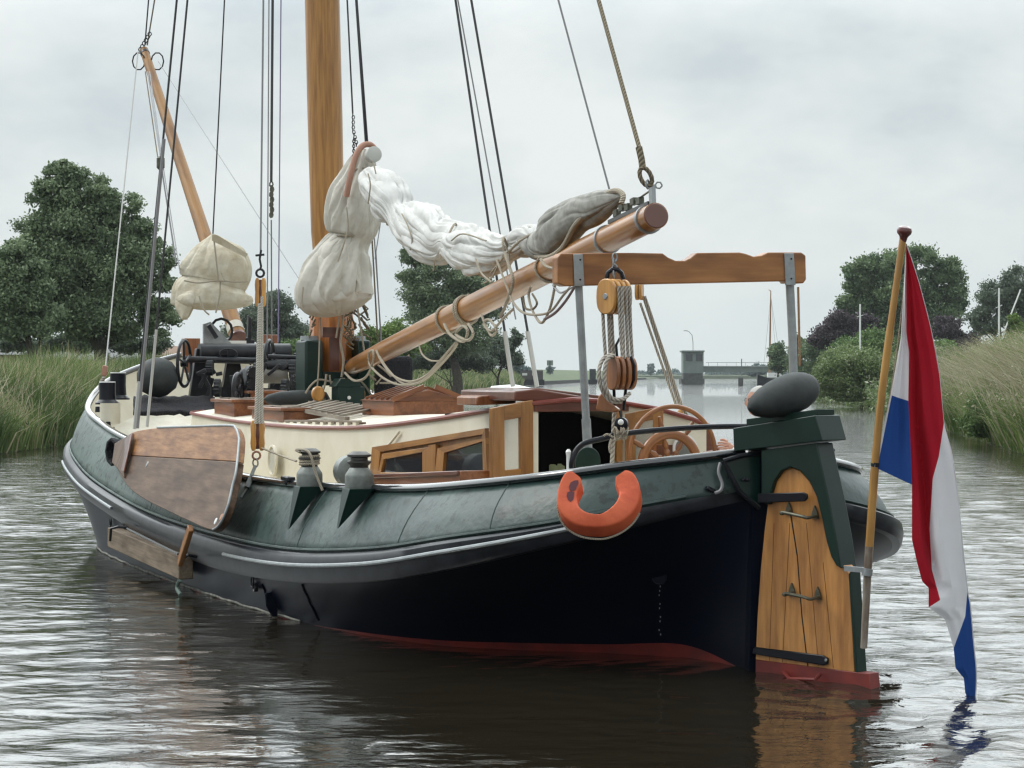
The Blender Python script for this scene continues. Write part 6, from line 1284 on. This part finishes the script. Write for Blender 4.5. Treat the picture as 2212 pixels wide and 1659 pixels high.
wo = fastmesh('water', np.vstack([V, ext]), np.vstack([Q, Q2]), mw, {'rough_water': np.concatenate([rw.ravel() * .8, np.full(8, .8)])}, True); tag(wo, 'rippled grey canal water', None, None, 'structure')

# ---------------------------------------------------------------- banks
def land(name, edge, out, z1, label, m=M_soil):
    # edge: water-edge points (X, Y); out: direction sign; sloping bank then flat land
    mb = MB(); rows = []
    for (x, y) in edge: rows.append([Vector((x, y, -.4)), Vector((x + out * .3, y, .25)), Vector((x + out * 2.2, y, z1 * .8)), Vector((x + out * 6, y, z1)), Vector((x + out * 60, y, z1)), Vector((out * 6000, y, z1))])
    if out > 0: rows = [r[::-1] for r in rows]
    mb.grid(rows, False); return tag(mb.build(name, m), label, None, None, 'structure')
LE = [(-20, -100), (-18, 20), (-14.3, 58), (-12.4, 100), (-10, 150), (-5.6, 250), (2.5, 433), (17.6, 601), (40, 800), (52, 900), (70, 1080)]
RE = [(30, -100), (16, 20), (13.4, 58), (15.2, 72.6), (16.7, 87), (22.9, 140), (26.3, 193), (36, 260), (52, 380), (95, 640), (150, 1090)]
land('canal_bank', LE, -1, .75, 'grassy left canal bank'); land('canal_bank', RE, 1, .8, 'grassy right canal bank')
mb = MB(); mb.grid([[Vector((-6000, 1100, -1)), Vector((-6000, 1101, 1.4)), Vector((-6000, 1115, 2.4)), Vector((-6000, 8000, 2.2))], [Vector((6000, 1100, -1)), Vector((6000, 1101, 1.4)), Vector((6000, 1115, 2.4)), Vector((6000, 8000, 2.2))]], False); tag(mb.build('meadow_bank', mat('far_meadow', (.06, .08, .045), .95, col2=(.09, .11, .06), nscale=.05)), 'low green far bank at the horizon', None, None, 'structure')
def ex_(e, y): return float(np.interp(y, [q[1] for q in e], [q[0] for q in e]))

# dyke and sheet piling on the left beyond the reeds
mb = MB(); pe = [(2.9, 433), (17.9, 601), (40.5, 800), (52.5, 900)]
mb.grid([[Vector((x + .6, y, -.3)), Vector((x + .6, y, .75)), Vector((x - .2, y, .75))] for x, y in pe], False); tag(mb.build('sheet_piling', M_sheet), 'dark sheet piling along the water edge far left', 'quay wall')
mb = MB(); mb.grid([[Vector((x - 1, y, .7)), Vector((x - 6, y, 2.4)), Vector((x - 12, y, 3.4)), Vector((x - 40, y, 3.2)), Vector((x - 60, y, .7))] for x, y in ((-2, 360),) + tuple(pe)], False); tag(mb.build('dyke', mat('dyke_grass', (.06, .09, .035), .95, col2=(.09, .12, .05), nscale=.3)), 'low grassy dyke behind the sheet piling', None, None, 'structure')

# ---------------------------------------------------------------- foliage
def leaves(name, P, size, m, par=None, label=None, cat=None, kind=None, lean=None, tint=None, asp=.55):
    n = len(P); r = np.random.default_rng(len(P)); d = r.normal(size=(n, 3)); d /= np.linalg.norm(d, axis=1)[:, None]; a_ = r.normal(size=(n, 3)); b_ = np.cross(d, a_); b_ /= np.linalg.norm(b_, axis=1)[:, None]
    s_ = (size * (.6 + .8 * r.random(n)))[:, None]; off = np.array(WLOC[par.name]) if par is not None else np.zeros(3); P = P - off
    V = np.stack([P - d * s_, P + b_ * s_ * asp, P + d * s_, P - b_ * s_ * asp], 1).reshape(-1, 3); Q = np.arange(4 * n).reshape(n, 4)
    ti = r.random(n) if tint is None else np.clip(tint + r.normal(0, .12, n), 0, 1); o = fastmesh(name, V, Q, m, {'tint': np.repeat(ti, 4)})
    if par is not None: o.parent = par; WLOC[o.name] = WLOC[par.name]
    return o
def crownpts(blobs, n, Y, dep=1.0, clump=.28, seed=0, hollow=.35):
    r = np.random.default_rng(seed); out = []; tints = []; area = np.array([b[2] * b[3] for b in blobs], float); area /= area.sum()
    for bb, fr in zip(blobs, area):
        u, v, ru, rv = bb[:4]; k = Y / F; c = np.array(W(u, v, Y)); R3 = np.array([ru * k, ru * k * dep, rv * k]); nc = max(int(58 * fr * len(blobs) * .6), 14)
        d = r.normal(size=(nc, 3)); d /= np.linalg.norm(d, axis=1)[:, None]; rad = (hollow + (1 - hollow) * r.random(nc)) ** .6; cc = c + d * rad[:, None] * R3 * .88; m_ = int(n * fr); w_ = r.integers(0, nc, m_)
        cs = clump * (R3.mean()) * (.7 + .7 * r.random(nc)); g = r.normal(size=(m_, 3)) * cs[w_][:, None] * np.array([1, 1, .75]); out.append(cc[w_] + g); tints.append((.5 + .5 * r.normal(0, .35, nc))[w_])
    return np.vstack(out), np.clip(np.concatenate(tints), 0, 1)
def tree(name, blobs, trunk_u, Y, n, size, m, label, cat='tree', group=None, tw_=.25, zg=.7, limbs=7, seed=0, dep=1.0, clump=.28, hollow=.35, trunk=True, kind=None):
    base = W(trunk_u, HV, Y); base.z = zg; t_ = thing(name, base, label, cat, group)
    P, ti = crownpts(blobs, int(n * 2.1), Y, dep, clump * .62, seed, hollow); size = size * .62; P = P[P[:, 2] > zg + .1] if True else P; ti = ti[:len(P)]; leaves('crown', P, size, m, t_, tint=ti)
    if trunk:
        mb = MB(); tops = [W(b[0], b[1], Y) for b in blobs]; fork = base.lerp(sum(tops, Vector((0, 0, 0))) / len(tops), .35); mb.tube([base - ZU * .5, base.lerp(fork, .5) + Vector((.1, 0, 0)), fork], [tw_ * 1.2, tw_, tw_ * .8], 9)
        for q in tops: mid = fork.lerp(q, .5) + Vector((random.uniform(-.3, .3), random.uniform(-.3, .3), .2)); mb.tube([fork, mid, q], [tw_ * .55, tw_ * .35, tw_ * .1], 6)
        for k in range(limbs): q = Vector(P[random.randrange(len(P))]); q0 = fork.lerp(random.choice(tops), random.uniform(.1, .7)); mb.tube([q0, q0.lerp(q, .5) + ZU * .15, q], [tw_ * .22, tw_ * .14, tw_ * .05], 5)
        mb.build('trunk', M_bark, t_)
    return t_
# left
tree('willow_tree', [(128, 372, 34, 40), (160, 385, 46, 44), (108, 425, 52, 50), (205, 418, 56, 50), (262, 455, 56, 50), (165, 480, 96, 80), (308, 505, 44, 56), (85, 500, 58, 60), (70, 570, 62, 60), (255, 570, 105, 90), (348, 590, 36, 66), (150, 590, 100, 85), (335, 675, 52, 60), (225, 680, 120, 62), (110, 670, 80, 60)], 228, 104, 62000, .13, L_willow, 'large dense willow with ragged top at the far left of the bank', tw_=.4, seed=1, clump=.22, hollow=.15, limbs=20)
tree('willow_tree', [(40, 570, 50, 60), (62, 620, 55, 60), (10, 600, 40, 60), (30, 660, 62, 60), (85, 700, 60, 45), (15, 705, 50, 40)], 93, 98, 20000, .13, L_willow, 'smaller willow with a thin bare trunk at the left edge, merging with the large one', tw_=.16, seed=2, clump=.24, hollow=.15, limbs=14)
tree('bushy_tree', [(560, 690, 42, 42), (600, 665, 45, 38), (640, 715, 42, 35), (520, 715, 40, 30), (585, 725, 50, 25)], 590, 170, 12000, .16, L_grey, 'pale grey-green tree between the sail bag and the mast', seed=3, clump=.26, limbs=16)
tree('leafy_tree', [(905, 590, 52, 48), (960, 580, 60, 40), (1010, 610, 62, 48), (915, 650, 62, 50), (990, 670, 85, 55), (1050, 655, 50, 45), (940, 715, 75, 45), (1010, 730, 75, 40), (885, 545, 28, 30)], 990, 165, 26000, .16, L_willow, 'dark open-crowned tree behind the boom, right of the mast', seed=4, clump=.24, hollow=.25, limbs=24, tw_=.35)
tree('leaning_bush', [(1080, 755, 42, 35), (1040, 765, 48, 28), (1105, 775, 30, 22), (1115, 730, 16, 22)], 1070, 175, 8000, .15, L_grey, 'sparse silvery bush below the middle tree, beside the starboard shrouds', 'bush', seed=5, clump=.28, limbs=10, tw_=.12)
tree('light_bush', [(800, 735, 32, 34), (850, 722, 40, 30), (880, 745, 45, 28), (830, 765, 55, 25)], 840, 140, 9000, .14, L_light, 'light green leafy bush right behind the mast foot', 'bush', seed=6, limbs=10, tw_=.12)
tree('hedge_tree', [(680, 745, 30, 25), (640, 755, 40, 20)], 660, 150, 4000, .14, L_mid, 'low green bush just left of the mast foot', 'bush', seed=7, limbs=6, tw_=.1)
# right
tree('round_tree', [(1860, 600, 48, 45), (1910, 575, 60, 38), (1980, 572, 60, 38), (2040, 600, 48, 45), (1850, 660, 50, 45), (1930, 640, 90, 60), (2030, 660, 62, 55), (1960, 700, 90, 40), (2060, 640, 30, 50)], 1985, 250, 36000, .27, L_dark, 'big round dark green tree behind the flag', seed=8, clump=.22, hollow=.3, tw_=.5, limbs=24)
tree('purple_tree', [(1815, 700, 42, 30), (1785, 730, 38, 26), (1850, 725, 40, 24), (1870, 700, 30, 26)], 1820, 235, 9000, .22, L_purple, 'dark purple-leaved tree left of the flagstaff', seed=9, clump=.25)
tree('purple_tree', [(2045, 710, 35, 26), (2080, 735, 40, 22)], 2050, 235, 6000, .22, L_purple, 'low purple-leaved tree just right of the red flag', seed=10, clump=.25)
tree('sparse_tree', [(2150, 640, 42, 40), (2195, 615, 40, 40), (2130, 690, 45, 40), (2200, 680, 40, 45), (2235, 650, 40, 60)], 2160, 215, 13000, .2, L_grey, 'open grey-green tree at the right picture edge', seed=11, clump=.24, limbs=22, tw_=.3)
tree('young_tree', [(2190, 690, 14, 14), (2200, 710, 16, 16), (2185, 728, 12, 12)], 2190, 150, 2500, .12, L_light, 'small bright green young tree at the far right above the reeds', seed=12, limbs=4, tw_=.08)
tree('dark_bush', [(1770, 755, 36, 30), (1800, 765, 42, 32), (1765, 795, 26, 30), (1758, 822, 16, 22)], 1780, 260, 12000, .2, L_dark, 'dark green bushes on the right bank beside the distant sailing boat', 'bush', seed=13, limbs=6, tw_=.12)
tree('green_bush', [(1840, 765, 48, 34), (1890, 750, 48, 36), (1935, 762, 42, 36), (1980, 770, 50, 34), (2030, 760, 48, 28)], 1900, 195, 18000, .2, L_mid, 'mid green bushes below the purple tree', 'bush', seed=14, limbs=6, tw_=.12)
tree('elder_bush', [(1815, 800, 42, 46), (1860, 795, 50, 50), (1915, 805, 52, 52), (1800, 840, 34, 34), (1845, 850, 48, 32), (1895, 862, 52, 34), (1945, 870, 50, 40), (1970, 830, 40, 50), (1785, 820, 26, 36)], 1875, 150, 30000, .13, L_elder, 'pale blossoming elder bush overhanging the water on the right bank', 'bush', seed=15, limbs=6, tw_=.1, zg=.3, clump=.30)
tree('bank_shrub', [(2010, 880, 50, 34), (2060, 905, 50, 34), (1985, 850, 45, 40), (2045, 860, 50, 40)], 2020, 95, 17000, .09, L_elder, 'low leafy shrub at the water edge behind the flag', 'bush', seed=16, limbs=4, tw_=.06, zg=.1)
tree('bank_shrub', [(2120, 920, 48, 34), (2180, 950, 48, 34), (2225, 940, 40, 50), (2150, 885, 60, 40)], 2150, 72, 15000, .075, L_mid, 'low leafy shrub with white blossom at the right picture edge', 'bush', seed=17, limbs=4, tw_=.05, zg=.1)
tree('bank_shrub', [(1985, 815, 50, 40), (2030, 825, 45, 45), (1960, 845, 40, 40)], 1990, 118, 15000, .10, L_mid, 'green shrub on the right bank directly behind the white flag part', 'bush', seed=25, limbs=4, tw_=.06, zg=.1)
tree('elder_bush', [(1800, 790, 34, 34), (1775, 815, 22, 36), (1825, 770, 40, 26)], 1800, 185, 12000, .14, L_elder, 'pale green bush where the right hedge meets the distant boat', 'bush', seed=26, limbs=4, tw_=.08, zg=.2)
tree('elder_bush', [(1960, 800, 46, 44), (2005, 790, 46, 44), (2050, 785, 40, 40), (1985, 845, 50, 36)], 1990, 135, 22000, .12, L_elder, 'pale green hedge bush behind the flagstaff', 'bush', seed=27, limbs=4, tw_=.08, zg=.2)
tree('hedge_bush', [(2085, 790, 44, 34), (2130, 775, 46, 34), (2180, 770, 46, 32), (2040, 800, 40, 36)], 2110, 120, 16000, .11, L_mid, 'green bushes rising behind the right bank reeds', 'bush', seed=28, limbs=4, tw_=.08, zg=.6)
tree('hedge_bush', [(930, 775, 50, 22), (985, 772, 50, 24), (1035, 782, 40, 18), (880, 778, 40, 18)], 980, 168, 15000, .13, L_grey, 'scrub round the foot of the middle tree', 'bush', seed=29, limbs=4, tw_=.08, zg=.6)
tree('hedge_bush', [(30, 742, 40, 20), (100, 745, 50, 18), (170, 740, 50, 22), (330, 745, 40, 20), (270, 745, 40, 18)], 150, 108, 15000, .1, L_grey, 'low scrub under the willows behind the left reeds', 'bush', seed=30, limbs=4, tw_=.06, zg=.7)
tree('conifer_tree', [(1678, 762, 18, 22), (1685, 785, 24, 20)], 1680, 330, 3500, .3, L_dark, 'dark tree behind the distant boat, left of the gallows post', seed=18, tw_=.2)
tree('conifer_tree', [(1722, 750, 20, 26), (1728, 785, 26, 24)], 1725, 320, 4000, .3, L_dark, 'dark tree just right of the gallows post', seed=19, tw_=.2)
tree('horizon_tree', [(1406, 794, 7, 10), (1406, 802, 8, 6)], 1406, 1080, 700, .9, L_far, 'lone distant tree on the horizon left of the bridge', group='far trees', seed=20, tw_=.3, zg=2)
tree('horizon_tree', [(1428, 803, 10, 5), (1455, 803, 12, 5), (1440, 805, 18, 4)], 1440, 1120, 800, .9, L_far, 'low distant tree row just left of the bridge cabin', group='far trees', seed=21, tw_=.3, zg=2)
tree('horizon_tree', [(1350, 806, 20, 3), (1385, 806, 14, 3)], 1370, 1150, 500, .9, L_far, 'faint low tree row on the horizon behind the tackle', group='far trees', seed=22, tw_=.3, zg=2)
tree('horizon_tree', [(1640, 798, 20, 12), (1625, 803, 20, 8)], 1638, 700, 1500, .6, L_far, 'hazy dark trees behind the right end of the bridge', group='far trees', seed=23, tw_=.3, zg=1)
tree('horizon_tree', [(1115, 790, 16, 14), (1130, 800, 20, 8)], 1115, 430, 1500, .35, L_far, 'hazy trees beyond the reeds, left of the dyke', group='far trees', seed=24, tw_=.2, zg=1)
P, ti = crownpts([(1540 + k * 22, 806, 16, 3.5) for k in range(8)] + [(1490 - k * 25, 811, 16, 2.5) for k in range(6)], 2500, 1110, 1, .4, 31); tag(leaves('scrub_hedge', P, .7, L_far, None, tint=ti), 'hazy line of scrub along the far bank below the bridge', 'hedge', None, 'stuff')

# reeds
def reeds(name, X, Y, Z0, Hh, lean, wd, m, label, seed, dry=.2):
    r = np.random.default_rng(seed); n = len(X); a_ = r.random(n) * 6.28; lx = lean[0] + r.normal(0, lean[2], n); ly = lean[1] + r.normal(0, lean[2], n)
    B = np.stack([X, Y, Z0], 1); W_ = np.stack([np.cos(a_) * wd, np.sin(a_) * wd * .5, np.zeros(n)], 1); M1 = B + np.stack([lx * Hh * .35, ly * Hh * .35, Hh * .6], 1); Tp = B + np.stack([lx * Hh * 1.0, ly * Hh * 1.0, Hh * (1 - .25 * np.abs(lx))], 1)
    V = np.stack([B - W_, B + W_, M1 + W_ * .9, M1 - W_ * .9, Tp, Tp + W_ * .15], 1).reshape(-1, 3); i0 = np.arange(n)[:, None] * 6
    Q = np.vstack([i0 + np.array([[0, 1, 2, 3]]), i0 + np.array([[3, 2, 5, 4]])]); pt_ = patch(X, Y, .5); tn = np.where(r.random(n) < dry * (1 + 1.5 * pt_), .95, np.clip(.4 + .9 * pt_ + .25 * r.normal(size=n), 0, .8)); o = fastmesh(name, V, Q, m, {'tint': np.repeat(tn, 6)}); return tag(o, label, 'reeds', None, 'stuff')
def bankpos(edge, y0, y1, n, dmax, out, rng_, p=1.6, near=1.0):
    Y = y0 * (y1 / y0) ** (rng_.random(n) ** near); d = dmax * rng_.random(n) ** p; X = np.interp(Y, [q[1] for q in edge], [q[0] for q in edge]) + out * d; Z0 = np.interp(d, [0, .3, 2.2, 6], [.0, .2, .6, .75]); return X, Y, Z0, d
rg = np.random.default_rng(77)
def patch(X, Y, s=.35): return np.array([mnoise.noise(Vector((x * s, y * s * .5, 3.3))) for x, y in zip(X, Y)])
X, Y, Z0, d = bankpos(LE, 54, 110, 46000, 7, -1, rg, 1.2); pk = patch(X, Y); reeds('reed_bed', X, Y, Z0, (1.3 + .9 * rg.random(len(X)) + .7 * pk) * np.clip(.65 + d * .25, 0, 1.05), (.10, 0, .30), .023, L_reed, 'tall green reeds and grasses on the left bank', 1, .16)
X, Y, Z0, d = bankpos(LE, 110, 430, 42000, 9, -1, rg, 1.3); reeds('reed_bed', X, Y, Z0, (1.6 + .8 * rg.random(len(X)) + .5 * patch(X, Y, .1)) * np.clip(.7 + d * .2, 0, 1.1), (.08, 0, .2), .05, L_reed, 'long reed bed receding behind the barge\'s cabin', 2, .22)
X, Y, Z0, d = bankpos(RE, 54, 105, 44000, 9, 1, rg, 1.0); pk = patch(X, Y); reeds('reed_bed', X, Y, Z0, (1.9 + 1.3 * rg.random(len(X)) + .7 * pk) * np.clip(.5 + d * .18, 0, 1.2), (-.34, 0, .34), .021, L_reed2, 'windswept pale reeds leaning left on the right bank', 3, .16)
X, Y, Z0, d = bankpos(RE, 100, 330, 26000, 9, 1, rg, 1.0); reeds('reed_bed', X, Y, Z0, (1.3 + 1.0 * rg.random(len(X))) * np.clip(.5 + d * .18, 0, 1.1), (-.2, 0, .2), .04, L_reed, 'farther reeds between the bushes of the right bank', 4, .2)
X, Y, Z0, d = bankpos(RE, 54, 100, 2300, 7, 1, rg, 1.0); reeds('dry_stems', X, Y, Z0, 2.4 + 1.2 * rg.random(len(X)), (-.62, 0, .22), .022, leafmat('straw_stems', (.30, .27, .17), (.46, .42, .30)), 'long bent straw-coloured stems among the right bank reeds', 5, .0)
X, Y, Z0, d = bankpos(LE, 54, 90, 2600, 6, -1, rg, 1.0); reeds('dry_stems', X, Y, Z0, 1.5 + 1.0 * rg.random(len(X)), (-.3, 0, .35), .016, bpy.data.materials['straw_stems'], 'straw-coloured stems among the left bank reeds', 6, .0)
n = 9000; X, Y, Z0, d = bankpos(RE, 54, 110, n, 9, 1, rg, .8); P = np.stack([X - .8, Y, Z0 + (2.1 + .9 * rg.random(n)) * np.clip(.5 + d * .18, 0, 1.1)], 1); tag(leaves('reed_plumes', P, .07, bpy.data.materials['straw_stems'], None, tint=rg.random(n), asp=.3), 'straw-coloured reed plumes on the right bank', 'reeds', None, 'stuff')
n = 16000; X, Y, Z0, d = bankpos(RE, 54, 115, n, 4, 1, rg, 1.0); P = np.stack([X, Y, Z0 + rg.random(n) * (.5 + 1.2 * np.abs(patch(X, Y)))], 1); tag(leaves('bank_herbs', P, .06, L_mid, None, tint=rg.random(n)), 'leafy green herbs at the foot of the right reeds', 'undergrowth', None, 'stuff')
n = 26000; X, Y, Z0, d = bankpos(RE, 108, 240, n, 5, 1, rg, 1.2); X = X - .6; P = np.stack([X, Y, Z0 * .6 + rg.random(n) * (1.0 + 2.2 * np.abs(patch(X, Y, .2)))], 1); tag(leaves('bank_herbs', P, .13, L_elder, None, tint=rg.random(n)), 'leafy bushes and herbs overhanging the water farther along the right bank', 'undergrowth', None, 'stuff')
# leafy undergrowth at the left water edge
n = 26000; X, Y, Z0, d = bankpos(LE, 54, 120, n, 3.5, -1, rg, 1.1); P = np.stack([X, Y, Z0 + rg.random(n) * (.5 + .6 * np.abs(patch(X, Y)))], 1); tag(leaves('bank_herbs', P, .055, L_mid, None, tint=rg.random(n)), 'leafy herbs at the foot of the left reeds', 'undergrowth', None, 'stuff')

# ---------------------------------------------------------------- houses, bridge and other far things
def house(u0, u1, vr, ve, Y, label, gable=None, m=M_slate, wallm=M_brick, name='farm_house', depth=8):
    a_ = W(u0, ve, Y); b_ = W(u1, ve, Y); zr = W(u0, vr, Y).z; ze = a_.z; h = thing(name, (a_.x, Y, .75), label, 'house', 'houses behind the left bank'); L_ = Vector((b_.x - a_.x, 0, 0)); dd = Vector((0, depth, 0)); g0 = Vector((a_.x, Y, .5))
    mb = MB(); mb.box(g0 + L_ / 2 + dd / 2 + ZU * (ze - .5) / 2, L_ * .485, dd * .47, ZU * (ze - .5) / 2); mb.build('wall', wallm, h)
    A_, B_ = Vector((a_.x, Y - .3, ze)), Vector((b_.x, Y - .3, ze)); mb = MB(); r0 = Vector((a_.x, Y + depth / 2, zr)); r1 = Vector((b_.x, Y + depth / 2, zr)); C_ = Vector((a_.x, Y + depth + .3, ze)); D_ = Vector((b_.x, Y + depth + .3, ze))
    mb.add([A_, B_, r1, r0, C_, D_], [(0, 1, 2, 3), (4, 3, 2, 5), (0, 3, 4), (1, 5, 2), (0, 4, 5, 1)]); mb.build('roof', m, h)
    for k in range(3): c = g0 + L_ * (.2 + .3 * k) + ZU * (ze - 1.6); mb = MB(); mb.box(c + Vector((0, .2, 0)), Vector((.5, 0, 0)), Vector((0, .03, 0)), ZU * .5); mb.build('window', M_glass, h)
    return h
house(-40, 50, 748, 766, 150, 'low grey-roofed farmhouse at the far left edge behind the reeds'); house(78, 190, 744, 775, 140, 'grey-roofed farmhouse behind the willow trunk'); house(165, 245, 750, 778, 135, 'second grey-roofed farmhouse right of the willow trunk')
house(240, 300, 756, 782, 130, 'pale-gabled shed between the willow and the bow', wallm=M_wallw); house(328, 445, 746, 772, 160, 'brown barn with orange ridge behind the bow', m=mat('brown_roof', (.16, .09, .05), .8)); house(540, 660, 745, 765, 175, 'brown barn with long roof behind the windlass', m=mat('brown_roof', (.16, .09, .05), .8))
br = thing('bascule_bridge', W(1498, 829, 520), 'grey-green bridge with square control cabin on a pier, in the distance', 'bridge')
YBr = 520
def bx(u0, u1, v0, v1, name, m, par, dep=6, Y=YBr): a_ = W(u0, v1, Y); b_ = W(u1, v0, Y); mb = MB(); mb.box(Vector(((a_.x + b_.x) / 2, Y + dep / 2, (a_.z + b_.z) / 2)), Vector(((b_.x - a_.x) / 2, 0, 0)), Vector((0, dep / 2, 0)), ZU * (b_.z - a_.z) / 2); return mb.build(name, m, par)
cb_ = bx(1476, 1520, 760, 806, 'control_cabin', M_bridge, br); bx(1473, 1522, 757, 760.5, 'cabin_roof', M_bridge, cb_, 7, YBr - .5)
bx(1481, 1496, 765, 780, 'window', M_glass, cb_, .2, YBr - .1); bx(1503, 1517, 765, 780, 'window', M_glass, cb_, .2, YBr - .1)
bx(1472, 1522, 818, 831, 'pier', M_pier, br, 8); bx(1476, 1518, 806, 818, 'pier_top', M_pier, br, 5); bx(1480, 1700, 793, 804, 'bridge_deck', M_bridge, br, 6, YBr + 1); bx(1522, 1690, 790.5, 793, 'deck_edge', mat('pale_edge', (.3, .33, .31), .6), br, 6.2, YBr + .8)
for k in range(8): bx(1530 + k * 20, 1530.6 + k * 20, 783, 791, 'rail_post', M_steel, br, .2)
bx(1525, 1690, 782.6, 783.6, 'railing', M_steel, br, .2); bx(1601, 1603, 775, 816, 'signal_mast', M_bridge, br, .3, YBr - 4)
pc_ = W(1600, 833, 430); mb = MB(); mb.tube([Vector((pc_.x, 430, -.5)), Vector((pc_.x, 430, 1.5))], .5, 10); tag(mb.build('mooring_pile', M_pier), 'dark mooring pile standing in the water before the bridge', 'pile')
lp = thing('street_lamp', W(1497, 757, 522), 'curved grey street lamp rising beside the bridge cabin', 'lamp'); mb = MB(); mb.tube([W(1497, 806, 527), W(1497, 740, 527), W(1495, 724, 527), W(1488, 716, 527), W(1480, 714, 527)], .09, 6); mb.build('pole', M_steel, lp); mb = MB(); mb.box(W(1481, 714.6, 527), Vector((.45, 0, 0)), Vector((0, .15, 0)), ZU * .08); mb.build('lamp_head', M_steel, lp)
# distant sailing boat
sb = thing('sailing_boat', W(1672, 832, 440), 'distant moored sailing boat with bare mast before the bridge, on the right', 'sailing boat')
mb = MB(); rows = []
for k in range(11):
    e_ = k / 10; x = -2.9 + 5.6 * e_; w_ = 1.7 * math.sin(math.pi * min(max(.12 + e_ * .82, 0), 1)); zt_ = 1.6 - .5 * math.sin(math.pi * e_) + .5 * (1 - e_); c = W(1668, HV, 440); rows.append([Vector((c.x + x, 440 - w_, zt_)), Vector((c.x + x, 440 - w_ * .8, .5)), Vector((c.x + x, 440, -.3)), Vector((c.x + x, 440 + w_ * .8, .5)), Vector((c.x + x, 440 + w_, zt_))])
mb.grid(rows); mb.add(rows[0], [tuple(range(5))]); mb.build('hull', M_navy, sb)
c = W(1668, HV, 440); mb = MB(); mb.box(Vector((c.x + .4, 440, 2.0)), Vector((1.3, 0, 0)), Vector((0, .9, 0)), ZU * .45); mb.build('cabin', M_white, sb)
mb = MB(); mb.tube([W(1662, 812, 440), W(1664, 700, 440), W(1665, 628, 440)], [.2, .16, .09], 8); mb.tube([W(1665, 628, 440), W(1660, 626, 440)], .07, 6); mb.build('mast', M_spr, sb)
mb = MB(); mb.tube([W(1664, 793, 440), W(1700, 800, 440)], .12, 6); mb.tube([W(1664, 790, 439.8), W(1700, 797, 439.8)], .2, 6); mb.build('boom', M_sail2, sb)
mb = MB()
for u in (1648, 1680, 1690): mb.tube([W(1665, 640, 440), W(u, 808, 440)], .025, 4)
mb.build('rigging', M_gwire, sb)
mb = MB(); mb.tube([W(1728, 790, 300), W(1724, 620, 300)], .16, 8); tag(mb.build('boat_mast', M_spr), 'reddish boat mast standing beyond the bushes, right of the gallows post', 'mast')
for i, (u, v0, v1, lab) in enumerate(((1858, 657, 735, 'white yacht mast rising from the bushes left of the flagstaff'), (2158, 622, 745, 'white yacht mast before the trees at the far right'))):
    mb = MB(); mb.tube([W(u, v1 + 20, 170), W(u, v0, 170)], .07, 6); mb.bar(W(u - 7, v0 + (v1 - v0) * .35, 170), W(u + 7, v0 + (v1 - v0) * .3, 170), .04, .05); tag(mb.build('yacht_mast', M_white), lab, 'mast', 'white masts behind the right bank')
mb = MB(); mb.tube([W(2160, 740, 168), W(2205, 625, 168)], .06, 6); tag(mb.build('derrick', M_white), 'thin pale spar leaning right at the far right edge', 'spar')
# boats moored at the quay
for i, (u0, u1, Yq, lab) in enumerate(((1122, 1176, 425, 'low dark moored houseboat at the end of the reed bank'), (1271, 1290, 520, 'dark wheelhouse of a moored boat seen beside the gallows post'))):
    q = thing('moored_boat', W((u0 + u1) / 2, 830, Yq), lab, 'boat', 'boats moored at the far quay'); bx(u0, u1, 820, 832, 'hull', M_navy, q, 4, Yq); bx(u0 + 3, u1 - 3, 800 if i == 0 else 797, 820, 'deckhouse', mat('brown_deckhouse', (.06, .05, .05), .7) if i == 0 else M_iron, q, 3, Yq + .5)
    for k in range(2): bx(u0 + 6 + k * (u1 - u0) * .4, u0 + 6 + k * (u1 - u0) * .4 + (u1 - u0) * .2, 806, 811, 'window', M_wallw if i == 0 else M_glass, q, .1, Yq + .4)
mk = thing('channel_marker', W(1188, 806, 560), 'dark square marker sign on a post above the dyke', 'sign'); mb = MB(); mb.box(W(1188, 784, 560), Vector((.75, 0, 0)), Vector((0, .05, 0)), ZU * .65); mb.build('sign_board', M_bridge, mk); mb = MB(); mb.tube([W(1188, 815, 560), W(1188, 780, 560)], .15, 6); mb.build('post', M_pier, mk)
P, ti = crownpts([(1188, 798, 5, 9)], 300, 562, 1, .4, 41); leaves('shrub', P, .35, L_far, None, tint=ti); o = bpy.data.objects['shrub']; tag(o, 'small shrub round the marker post on the dyke', 'shrub')

# ---------------------------------------------------------------- air
HZ = bpy.data.materials.new('thin_air'); HZ.use_nodes = True; t = HZ.node_tree; t.nodes.clear(); ho = N(t, 'ShaderNodeOutputMaterial'); hv = N(t, 'ShaderNodeVolumePrincipled')
hv.inputs['Color'].default_value = (.80, .86, .90, 1); hv.inputs['Density'].default_value = .00013; hv.inputs['Anisotropy'].default_value = .2; t.links.new(hv.outputs[0], ho.inputs['Volume'])
mb = MB(); mb.box(Vector((0, 700, 20)), Vector((1500, 0, 0)), Vector((0, 800, 0)), ZU * 22); hzo = mb.build('haze', HZ); tag(hzo, 'thin pale haze over the canal', None, None, 'stuff')
SC.cycles.volume_bounces = 0
